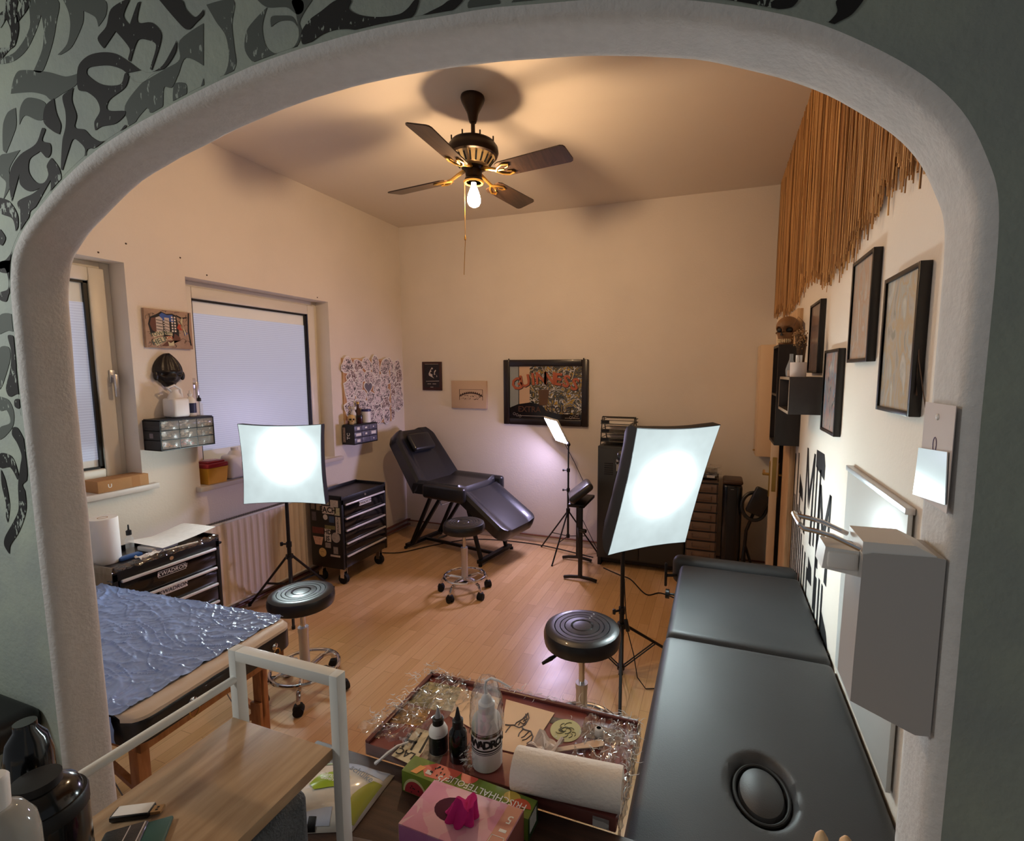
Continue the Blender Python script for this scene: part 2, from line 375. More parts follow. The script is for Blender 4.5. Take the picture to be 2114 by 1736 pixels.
for q in ([(80,30),(250,8),(280,40),(180,72),(100,60)], [(0,0),(160,0),(70,30),(0,70)], [(470,20),(560,10),(500,50)]): stroke(murg, q, S3, 1060, 0, .0006)
for q in ([(1010,210),(1015,130),(1050,80),(1100,30),(1080,110),(1095,190),(1130,220),(1180,215),(1225,185),(1190,245),(1130,282),(1060,270)], [(850,20),(960,0),(955,100),(965,200),(970,270),(920,370),(912,350),(942,250),(930,150),(890,90)],
          [(1060,0),(1240,0),(1250,40),(1225,60),(1180,30),(1100,30)]): stroke(murg, q, 1.994, 0, 0, .0006)
S4 = 2.8
for q in ([(0,0),(90,0),(82,60),(78,140),(50,190),(35,230),(0,220),(0,180),(45,160),(50,110),(30,40),(0,40)], [(45,430),(75,430),(100,500),(115,560),(105,660),(120,730),(145,770),(155,890),(148,890),(135,790),(100,765),(55,780),(35,730),(60,620),(65,520)],
          [(85,800),(110,795),(120,830),(105,850),(85,835)], [(75,960),(100,960),(130,1010),(160,1090),(155,1260),(130,1290),(145,1330),(150,1440),(110,1560),(60,1640),(55,1690),(25,1640),(30,1590),(80,1500),(108,1430),(105,1290),(118,1180),(125,1120),(100,1050),(70,1000)],
          [(0,1110),(60,1120),(90,1170),(110,1250),(100,1260),(60,1190),(0,1190)], [(5,1200),(30,1260),(55,1400),(45,1510),(35,1470),(35,1400),(10,1290)]): stroke(mur, q, S4, 0, 540, .0012)
for q in ([(0,310),(80,310),(80,400),(45,400),(0,420)], [(0,500),(50,495),(60,560),(20,700),(0,740)], [(0,780),(50,800),(80,870),(75,950),(30,1010),(0,1030),(0,960),(60,930),(40,860),(0,860)]): stroke(murg, q, S4, 0, 540, .0006)
def brush_mat(name, col, thr):
    m, nt, b = new_mat(name); L = nt.links.new
    tc = nt.nodes.new('ShaderNodeTexCoord'); mp = nt.nodes.new('ShaderNodeMapping'); mp.inputs['Scale'].default_value = (1, 1, .45); L(tc.outputs['Object'], mp.inputs['Vector'])
    n1 = nt.nodes.new('ShaderNodeTexNoise'); n1.inputs['Scale'].default_value = 130; n1.inputs['Detail'].default_value = 3; L(mp.outputs[0], n1.inputs['Vector'])
    n2 = nt.nodes.new('ShaderNodeTexNoise'); n2.inputs['Scale'].default_value = 7; L(tc.outputs['Object'], n2.inputs['Vector'])
    ma = nt.nodes.new('ShaderNodeMath'); ma.operation = 'MULTIPLY_ADD'; ma.inputs[1].default_value = .75; L(n2.outputs['Fac'], ma.inputs[0]); L(n1.outputs['Fac'], ma.inputs[2])
    r = nt.nodes.new('ShaderNodeValToRGB'); e = r.color_ramp.elements; e[0].position = thr; e[0].color = lin((140, 150, 142)); e[1].position = thr+.03; e[1].color = lin(col)
    L(ma.outputs[0], r.inputs['Fac']); L(r.outputs['Color'], b.inputs['Base Color']); b.inputs['Roughness'].default_value = .75; return m
M_mblk = brush_mat('mural_black_paint', (14, 15, 16), .70)
M_mgry = brush_mat('mural_grey_paint', (74, 81, 77), .66)
mur.build('black_brushstrokes', M_mblk, wf); murg.build('grey_brushstrokes', M_mgry, wf)
# hall floor is the same laminate; hall ceiling
struct('hall_ceiling', MB().box((-3.4, -1.6, 2.62), (1.4, YN, 2.7)), M_ceil)
# skirting
struct('baseboard_back', MB().box((XL, YB-.014, 0), (XR, YB, .062), .003), mat('skirting_white', (214, 204, 196), .5))
struct('trim_1', MB().box((XL, YB-.02, .062), (XR, YB, .072), .003), mat('skirting_cap', (120, 76, 56), .5))
struct('baseboard_left', MB().box((XL, YF, 0), (XL+.014, YB-.02, .07), .003), mat('skirting_white_b', (200, 188, 182), .5))

# ------------------------------------------------------------------ windows
M_pvc = mat('white_window_plastic', (226, 220, 208), .35)
M_seal = mat('window_seal_black', (16, 15, 14), .5)
def blind_mat():
    m, nt, b = new_mat('frosted_striped_window_film'); L = nt.links.new
    tc = nt.nodes.new('ShaderNodeTexCoord'); wv = nt.nodes.new('ShaderNodeTexWave'); wv.bands_direction = 'Z'; wv.inputs['Scale'].default_value = 22; wv.inputs['Distortion'].default_value = .6
    L(tc.outputs['Object'], wv.inputs['Vector'])
    r = nt.nodes.new('ShaderNodeValToRGB'); r.color_ramp.elements[0].position = .0; r.color_ramp.elements[0].color = lin((164, 174, 202)); r.color_ramp.elements[1].position = .35; r.color_ramp.elements[1].color = lin((182, 192, 216))
    L(wv.outputs['Fac'], r.inputs['Fac']); L(r.outputs['Color'], b.inputs['Base Color']); L(r.outputs['Color'], b.inputs['Emission Color'])
    b.inputs['Emission Strength'].default_value = .30; b.inputs['Roughness'].default_value = .35
    return m
M_blind = blind_mat()
M_pane = emit_mat('evening_window_glass', (150, 150, 140), .18); M_pane.node_tree.nodes['Principled BSDF'].inputs['Roughness'].default_value = .08
def window(name, y0, y1, z0, z1, film_top, film_bot, handle_y):
    x = XL-.13
    f = MB()
    def ring(a0, a1, b0, b1, t, xa, xb, bev=.004):
        f.box((xa, a0, b0), (xb, a0+t, b1), bev).box((xa, a1-t, b0), (xb, a1, b1), bev).box((xa, a0+t, b1-t), (xb, a1-t, b1), bev).box((xa, a0+t, b0), (xb, a1-t, b0+t), bev)
    ring(y0, y1, z0, z1, .045, x-.06, x); ring(y0+.035, y1-.035, z0+.035, z1-.035, .075, x-.04, x+.02, .008)
    w = struct(name, f, M_pvc)
    a0, a1, b0, b1 = y0+.11, y1-.11, z0+.11, z1-.11
    s = MB()
    t = .012
    s.box((x-.02, a0-.004, b0-.004), (x+.004, a0+t, b1+.004)).box((x-.02, a1-t*1.6, b0-.004), (x+.004, a1+.004, b1+.004)).box((x-.02, a0, b1-t), (x+.004, a1, b1+.004)).box((x-.02, a0, b0-.004), (x+.004, a1, b0+t)).build('window_seal', M_seal, w)
    MB().box((x-.022, a0, b0), (x-.014, a1, b1)).build('window_pane', M_pane, w)
    MB().box((x-.013, a0+t, film_bot), (x-.010, a1-t*1.6, film_top)).build('privacy_film', M_blind, w)
    h = MB().box((x+.02, handle_y-.014, (z0+z1)/2-.035), (x+.03, handle_y+.014, (z0+z1)/2+.035), .004)
    h.cyl((x+.03, handle_y, (z0+z1)/2), (x+.06, handle_y, (z0+z1)/2), .009).box((x+.05, handle_y-.01, (z0+z1)/2-.115), (x+.064, handle_y+.01, (z0+z1)/2+.012), .005)
    h.build('window_handle', M_alu, w)
    MB().box((XL-.13, y0-.0, z0-.0), (XL, y1, z0+.004)).build('window_sill_board', M_white, w)
    MB().box((XL, y0-.03, z0-.028), (XL+.045, y1+.06, z0+.004), .004).build('window_sill', mat('sill_stone', (205, 196, 190), .4), w)
    return w
window('window_1', *W1, 2.02, 1.16, 1.79)
window('window_2', *W2, 2.03, 1.12, 2.235)
# small dowel holes and nails left in the white walls
nh = MB()
for px, py in ((203, 521), (260, 503), (372, 532), (427, 568), (655, 614)):
    p = P(px, py, 0, XL); nh.cyl((XL-.001, p.y, p.z), (XL+.004, p.y, p.z), .006, .003, 6)
nh.build('wall_dowel', M_brownwood, bpy.data.objects['wall_left'])

# ------------------------------------------------------------------ door to the corridor, jamb board
dx0, dy0, dx1, dy1 = .352, 3.32, .424, 4.10
dv = V((dx1-dx0, dy1-dy0, 0)); dl = dv.length; dm = rot(dv.normalized(), V((0, 0, 1)), dv.normalized().cross(V((0, 0, 1))), (dx0, dy0, 0))
dr = struct('door_1', MB(dm).box((0, .005, -.022), (dl, 1.985, .022), .003), mat('white_door_lacquer', (222, 200, 172), .4))
MB(dm).box((-.0015, .90, -.012), (.001, 1.12, .012)).build('lock_plate', M_brass, dr)
for s in (-1, 1):
    MB(dm).box((.03, .86, s*.022), (.075, 1.08, s*.028), .002).build('handle_plate', M_brass, dr)
    h = MB(dm).cyl((.052, 1.0, s*.02), (.052, 1.0, s*.065), .009); h.cyl((.052, 1.0, s*.06), (.16, 1.0, s*.06), .009); h.build('door_handle', M_brass, dr)
struct('trim_2', MB().box((.395, 3.02, 0), (XR, 3.30, 2.0), .002), M_pale)
# ------------------------------------------------------------------ reed screen hanging from the ceiling on the right wall
def reed_mat():
    m, nt, b = new_mat('dry_reed'); L = nt.links.new
    g = nt.nodes.new('ShaderNodeNewGeometry'); r = nt.nodes.new('ShaderNodeValToRGB')
    e = r.color_ramp.elements; e[0].color = lin((104, 70, 38)); e[1].color = lin((226, 180, 118)); e.new(.5).color = lin((188, 136, 80))
    L(g.outputs['Random Per Island'], r.inputs['Fac']); L(r.outputs['Color'], b.inputs['Base Color']); b.inputs['Roughness'].default_value = .55
    return m
rd = MB(); rng = random.Random(3)
for i in range(1800):
    y = .80+(YB-.03-.80)*rng.random()
    x = XR-.004-.022*rng.random(); bot = 2.09+.04*math.sin(y*5)+rng.gauss(0, .028)+.03*max(0, 2-y)
    r = .0016+.0018*rng.random(); tilt = rng.gauss(0, .012)
    zt = H-.002 if rng.random() < .85 else H-.25*rng.random()
    rd.tube([(x, y, zt), (x+rng.gauss(0, .003), y+tilt*.5, (zt+bot)/2), (x-.004*rng.random(), y+tilt, bot)], [r, r, r*.8], 5)
tag(rd.build('reed_screen', reed_mat()), 'ragged golden brown reed screen hanging from the ceiling along the right wall', 'reed screen', kind='stuff')
# ------------------------------------------------------------------ ceiling fan with a bare bulb
FX, FY = -1.285, 2.465
fan = thing('ceiling_fan', 'dark bronze four-bladed ceiling fan with a bare glowing bulb under its motor', 'ceiling fan', (FX, FY, H))
M_bronze = mat('dark_bronze', (44, 32, 24), .35, .6)
M_blade = mat('dark_walnut_blade', (58, 42, 32), .35, stretch=(30, 3, 3), vscale=3, col2=(38, 27, 21), coat=.2)
c = (FX, FY, 0)
MB().lathe([(.062, H), (.064, H-.012), (.058, H-.03), (.03, H-.085), (.024, H-.115), (.018, H-.13)], c).build('canopy', M_bronze, fan)
MB().cyl((FX, FY, H-.12), (FX, FY, 2.885), .011).cyl((FX, FY, 2.905), (FX, FY, 2.87), .017).build('downrod', M_bronze, fan)
ho = MB().lathe([(.02, 2.885), (.07, 2.882), (.115, 2.868), (.132, 2.845), (.135, 2.82), (.128, 2.80), (.118, 2.795)], c, 40)
for a in range(8): ho.cyl((FX+.118*math.cos(a*PI/4), FY+.118*math.sin(a*PI/4), 2.86), (FX+.118*math.cos(a*PI/4), FY+.118*math.sin(a*PI/4), 2.885), .004, n=8)
ho.build('motor_housing', M_bronze, fan)
MB().lathe([(.118, 2.797), (.11, 2.79), (.085, 2.755), (.06, 2.742)], c, 40).build('vent_collar', mat('pale_brass', (200, 175, 130), .3, .5), fan)
sl = MB()
for a in range(20):
    t = 2*PI*a/20; sl.cyl((FX+.108*math.cos(t), FY+.108*math.sin(t), 2.786), (FX+.082*math.cos(t), FY+.082*math.sin(t), 2.752), .005, n=6)
sl.build('vent_slot', M_ink, fan)
MB().lathe([(.06, 2.744), (.062, 2.735), (.045, 2.728), (.043, 2.69), (.047, 2.685), (.052, 2.672), (.05, 2.664), (.03, 2.664)], c, 32).build('light_fitter', M_bronze, fan)
MB().lathe([(.05, 2.672), (.056, 2.668), (.05, 2.66), (.04, 2.664)], c, 40).build('trim_ring', M_brass, fan)
bulb = [(.012, 2.665), (.013, 2.648), (.018, 2.636), (.029, 2.608), (.0355, 2.582), (.034, 2.561), (.025, 2.546), (.012, 2.539), (0, 2.538)]
MB().lathe(bulb, c, 24).build('bulb', emit_mat('warm_bulb_glow', (255, 212, 162), 450), fan)
for ang in (-87, -10, 79, 172):
    a = R(ang); u = V((math.cos(a), math.sin(a), 0)); v0 = V((-math.sin(a), math.cos(a), 0)); pit = R(-13)
    v = v0*math.cos(pit)+V((0, 0, 1))*math.sin(pit); nn = u.cross(v)
    Mx = rot(u, v, nn, (FX, FY, 2.70))
    br = MB(Mx); br.tube([(.05, 0, .035), (.10, 0, .02), (.15, 0, .003), (.20, 0, -.002)], [.012, .010, .009, .007])
    for s in (-1, 1): br.tube([(.15, 0, -.004), (.175, s*.025, -.007), (.21, s*.042, -.007), (.245, s*.035, -.007), (.235, s*.018, -.007), (.21, s*.012, -.007)], [.007, .006, .006, .005, .004, .003])
    br.build('blade_iron', M_brass, fan)
    L_ = .575 if ang != 79 else .53
    pr = [(.165, -.045), (.19, -.056), (L_-.02, -.064), (L_-.006, -.058), (L_, -.045), (L_-.0, .045), (L_-.006, .058), (L_-.02, .064), (.19, .056), (.165, .045)]
    MB(Mx).prism(pr, (0, 0, -.003), (1, 0, 0), (0, 1, 0), (0, 0, .006)).build('blade', M_blade, fan)
pc = MB().tube([(FX-.045, FY-.02, 2.675), (FX-.046, FY-.02, 2.39)], .0016, 6).lathe([(0, 0), (.006, .006), (.005, .02), (.002, .03), (0, .031)], (FX-.046, FY-.02, 2.36), 10)
pc.tube([(FX-.046, FY-.02, 2.36), (FX-.055, FY-.024, 2.18)], .0018, 6); pc.build('pull_chain', M_brass, fan)
# ------------------------------------------------------------------ softboxes
def softbox(name, label, face_c, n, u, v, wd_, ht, pole, collar_z, hub_z, legs, hot, lean=0):
    n, u, v, fc = V(n).normalized(), V(u).normalized(), V(v).normalized(), V(face_c)
    t = thing(name, label, 'studio light', (pole[0], pole[1], 0))
    Mx = rot(u, v, n, fc)
    depth = .30
    # diffuser: brightest in front of the lamp inside
    m, nt, b = new_mat('lit_diffuser_cloth'); L = nt.links.new
    tc = nt.nodes.new('ShaderNodeTexCoord'); vm = nt.nodes.new('ShaderNodeVectorMath'); vm.operation = 'DISTANCE'
    hp = Mx @ V((hot[0], hot[1], 0)) - V(t['_o']); vm.inputs[1].default_value = hp
    L(tc.outputs['Object'], vm.inputs[0])
    def mth(op, a, bb=None):
        q = nt.nodes.new('ShaderNodeMath'); q.operation = op
        if isinstance(a, (int, float)): q.inputs[0].default_value = a
        else: L(a, q.inputs[0])
        if bb is not None:
            if isinstance(bb, (int, float)): q.inputs[1].default_value = bb
            else: L(bb, q.inputs[1])
        return q.outputs[0]
    r2 = mth('POWER', vm.outputs['Value'], 2); g = mth('POWER', 2.718, mth('MULTIPLY', r2, -1/(2*hot[2]**2)))
    wn = nt.nodes.new('ShaderNodeTexNoise'); wn.inputs['Scale'].default_value = 9; L(tc.outputs['Object'], wn.inputs['Vector'])
    g2 = mth('MULTIPLY', mth('POWER', 2.718, mth('MULTIPLY', r2, -1/(2*.13**2))), .55)
    st = mth('ADD', mth('ADD', mth('MULTIPLY', g, hot[3]), g2), mth('ADD', .46, mth('MULTIPLY', wn.outputs['Fac'], .25)))
    b.inputs['Emission Color'].default_value = lin((226, 245, 247)); L(st, b.inputs['Emission Strength'])
    b.inputs['Base Color'].default_value = (.12, .12, .12, 1); b.inputs['Roughness'].default_value = .8
    def ff(a, c):
        x = (a-.5)*wd_; y = (c-.5)*ht; ex = abs(2*a-1); ey = abs(2*c-1)
        pin = .012*(1-ex**2)*(1 if c > .5 else -1)*ey**6; pix = .012*(1-ey**2)*(1 if a > .5 else -1)*ex**6
        wr = .002*noise.noise(V((x*9, y*9, face_c[0])))
        return (x-pix, y-pin, .004*(1-ex**2)*(1-ey**2)+wr)
    MB(Mx).grid(ff, 24, 24).build('diffuser', m, t)
    sh = MB(Mx); bk = .06; N_ = 16
    def edge(i):
        k_ = i % (4*N_); s_, f_ = divmod(k_, N_); f_ /= N_
        return [(f_, 0), (1, f_), (1-f_, 1), (0, 1-f_)][s_]
    rows = []
    for j in range(7):
        q = j/6; row = []
        for i in range(4*N_):
            a, c = edge(i); x, y, z_ = ff(a, c); kx = 1-q*(1-bk/wd_*2); ky = 1-q*(1-bk/ht*2)
            bul = 1+.30*math.sin(q*PI)*(1-.3*q)
            row.append((x*kx*bul*(1.012 if j == 0 else 1), y*ky*bul*(1.012 if j == 0 else 1), -.001-q*depth+.006*noise.noise(V((x*8, y*8, q*3)))*(0 < q < 1)))
        rows.append(row)
    n4 = 4*N_; sh.add([p for r_ in rows for p in r_], [(j*n4+i, j*n4+(i+1) % n4, (j+1)*n4+(i+1) % n4, (j+1)*n4+i) for j in range(6) for i in range(n4)], True)
    sh.add(rows[-1], [tuple(range(n4))])
    sh.build('softbox_shell', mat('black_nylon', (24, 24, 26), .6, bump=.2, bscale=30), t)
    MB(Mx).cyl((0, 0, -depth), (0, 0, -depth-.07), .035).cyl((0, 0, -depth-.07), (0, 0, -depth-.1), .028, .015).build('lamp_socket', M_black, t)
    top = Mx @ V((0, 0, -depth-.03)); px, py = pole
    pz = top.z
    tilt = MB().tube([top, (px, py, pz-.04), (px, py, pz-.08)], .012).box((px-.018, py-.018, pz-.12), (px+.018, py+.018, pz-.06), .005).tube([(px, py, pz-.03), (px+.03*u.x, py+.03*u.y, pz+.06)], .006)
    tilt.build('tilt_bracket', M_black, t)
    po = MB().cyl((px, py, hub_z+.0), (px, py, collar_z+.08), .0135).cyl((px, py, collar_z+.02), (px, py, (collar_z+pz)/2+.1), .0115).cyl((px, py, (collar_z+pz)/2), (px, py, pz-.08), .0095)
    po.build('pole', M_blackmetal, t)
    for z_ in (collar_z+.09, (collar_z+pz)/2+.1):
        kb = MB(); kb.cyl((px, py, z_-.02), (px, py, z_+.015), .018).cyl((px, py, z_), (px-.045*u.x, py-.045*u.y, z_), .006).box((px-.05*u.x-.008, py-.05*u.y-.008, z_-.014), (px-.05*u.x+.008, py-.05*u.y+.008, z_+.014), .003)
        kb.build('clamp_knob', M_black, t)
    MB().cyl((px, py, collar_z-.012), (px, py, collar_z+.016), .024).build('leg_collar', M_black, t)
    MB().cyl((px, py, hub_z-.012), (px, py, hub_z+.012), .021).build('brace_collar', M_black, t)
    for a, rad in legs:
        dx, dy = math.cos(a), math.sin(a)
        foot = V((px+dx*rad, py+dy*rad, .008)); tp = V((px+dx*.02, py+dy*.02, collar_z))
        lg = MB().tube([tp, foot], .0085).cyl(foot-V((0, 0, .008)), foot+V((0, 0, .012)), .011)
        mid = tp.lerp(foot, .55); hb = V((px+dx*.018, py+dy*.018, hub_z)); s_ = V((-dy, dx, 0))*.008
        lg.tube([hb+s_, mid+s_], .004, 6).tube([hb-s_, mid-s_], .004, 6)
        lg.build('leg', M_blackmetal, t)
    return t
softbox('softbox_lamp', 'large tilted softbox on a black tripod stand beside the long black massage table', (-.228, 2.335, 1.087), (.666, -.682, -.303), (.711, .703, -.016), (.224, -.205, .953), .475, .665,
        (-.452, 2.53), .27, .03, [(R(-80), .38), (R(40), .38), (R(160), .38)], (.0, .03, .05, 150))
softbox('softbox_lamp', 'square softbox on a black tripod stand in front of the radiator and window', (-2.60, 2.325, 1.062), (.34, -.94, -.024), (.94, .341, -.003), (.011, -.021, 1), .52, .515,
        (-2.775, 2.50), .37, .17, [(R(196), .31), (R(80), .33), (R(318), .33)], (.03, .06, .055, 80))
# LED panel stand
ln, lu, lv = V((-.48, -.661, -.576)).normalized(), V((.846, -.522, -.106)).normalized(), V((-.23, -.539, .81)).normalized()
lc = V((-1.345, 4.095, 1.13)); Mx = rot(lu, lv, ln, lc)
led = thing('led_panel_lamp', 'small bright flat LED lamp on a thin black tripod before the framed pub mirror', 'studio light', (-1.235, 4.10, 0))
MB(Mx).box((-.095, -.142, -.014), (.095, .142, .006), .012, 3).build('panel_housing', M_whitemetal, led)
MB(Mx).box((-.084, -.131, .0055), (.084, .131, .0075)).build('light_panel', emit_mat('led_glow', (218, 206, 255), 85), led)
px, py = -1.235, 4.10
MB().tube([Mx @ V((.06, -.12, -.012)), (px, py, 1.03), (px, py, .98)], .008).ball((px, py, 1.01), .018).build('ball_head', M_black, led)
MB().cyl((px, py, .19), (px, py, .6), .010).cyl((px, py, .55), (px, py, .8), .0085).cyl((px, py, .78), (px, py, 1.0), .007).build('pole', M_blackmetal, led)
for z_ in (.78, .60):
    kb = MB(); kb.cyl((px, py, z_-.015), (px, py, z_+.015), .015).cyl((px, py, z_), (px-.04, py-.01, z_), .005).cyl((px-.035, py-.01, z_), (px-.05, py-.013, z_), .011, n=8)
    kb.build('clamp_knob', M_black, led)
MB().cyl((px, py, .40), (px, py, .43), .018).build('leg_collar', M_black, led)
MB().cyl((px, py, .16), (px, py, .19), .016).build('brace_collar', M_black, led)
for fx, fy in ((-1.525, 4.20), (-1.285, 3.80), (-.99, 4.22)):
    f_ = V((fx, fy, .008)); tp = V((px, py, .41)); md = tp.lerp(f_, .6)
    MB().tube([tp, f_], .007).tube([V((px, py, .175)), md], .004, 6).ball(f_, .009).build('leg', M_blackmetal, led)
MB().tube([Mx @ V((0, -.1, -.014)), (-1.20, 4.16, .85), (-1.10, 4.2, .62), (-1.16, 4.14, .42), (-1.06, 4.24, .15), (-1.0, 4.28, .006), (-.96, 4.30, .006)], .003, 6).build('power_cable', M_rubber, led)

# ------------------------------------------------------------------ stools
def stool(label, x, y, zt, seat_r, base_r, phase, ring_z, lever_a, two_tone=False):
    t = thing('rolling_stool', label, 'stool', (x, y, 0), 'round rolling stools')
    c = (x, y, 0); r = seat_r
    prof = [(0, zt-.075), (r-.02, zt-.075), (r-.004, zt-.066), (r, zt-.045), (r, zt-.025), (r-.006, zt-.008), (r-.02, zt-.001), (r*.78, zt+.001)]
    for q in (.70, .56, .44):
        prof += [(r*(q+.03), zt+.001), (r*(q+.015), zt-.003), (r*q, zt+.001)]
    prof += [(r*.30, zt+.003), (r*.27, zt-.003), (r*.24, zt+.002), (0, zt+.006)]
    MB().lathe(prof, c, 40).build('seat', M_leather, t)
    g = MB().box((x-.06, y-.06, zt-.09), (x+.06, y+.06, zt-.074), .004)
    g.tube([(x, y, zt-.085), (x+.13*math.cos(lever_a), y+.13*math.sin(lever_a), zt-.095)], .004, 6)
    g.build('seat_plate', M_chrome, t)
    e = V((x+.13*math.cos(lever_a), y+.13*math.sin(lever_a), zt-.095)); d_ = V((math.cos(lever_a), math.sin(lever_a), -.25)).normalized()
    MB().tube([e-d_*.01, e+d_*.02, e+d_*.06], [.005, .009, .006]).build('height_lever', M_black, t)
    MB().cyl((x, y, ring_z+.2), (x, y, zt-.08), .0125).build('gas_lift', M_chrome, t)
    MB().cyl((x, y, .10), (x, y, ring_z+.20), .024).cyl((x, y, ring_z+.195), (x, y, ring_z+.22), .026).build('column', M_brass if False else M_alu, t)
    rr = base_r*.82
    fr = MB().tube([(x+rr*math.cos(2*PI*i/40), y+rr*math.sin(2*PI*i/40), ring_z) for i in range(40)], .0095, 8, closed=True)
    for i in range(5):
        a = phase+2*PI*i/5; fr.tube([(x, y, ring_z-.03), (x+rr*math.cos(a), y+rr*math.sin(a), ring_z)], .0075, 8)
    fr.build('foot_ring', M_chrome, t)
    for i in range(5):
        a = phase+2*PI*i/5; dx, dy = math.cos(a), math.sin(a)
        MB().tube([(x+.015*dx, y+.015*dy, .115), (x+base_r*.55*dx, y+base_r*.55*dy, .125), (x+base_r*.9*dx, y+base_r*.9*dy, .10), (x+base_r*dx, y+base_r*dy, .06), (x+base_r*dx, y+base_r*dy, .035)], [.011, .0115, .011, .010, .007]).build('leg', M_chrome, t)
        ca = a+.9*i; q = V((x+base_r*dx, y+base_r*dy, .024)); s_ = V((math.cos(ca), math.sin(ca), 0))
        w_ = MB()
        for o in (-.014, .014): w_.cyl(q+s_*(o-.008), q+s_*(o+.008), .024, n=18)
        w_.lathe([(.0, .036), (.02, .03), (.027, .012), (.026, 0)], (q.x, q.y, .024), 14)
        w_.build('caster', M_rubber, t)
    return t
stool('black round stool with chrome wheeled base in front of the black reclining treatment chair', -1.745, 3.115, .545, .155, .185, R(48), .13, R(215))
stool('black round stool with reflecting ribbed seat behind the table covered in blue plastic', -1.972, 1.835, .535, .158, .198, R(-54), .125, R(120))
stool('black round stool with ribbed seat beside the tilted softbox and the long massage table', -.498, 1.867, .60, .160, .21, R(30), .13, R(228))

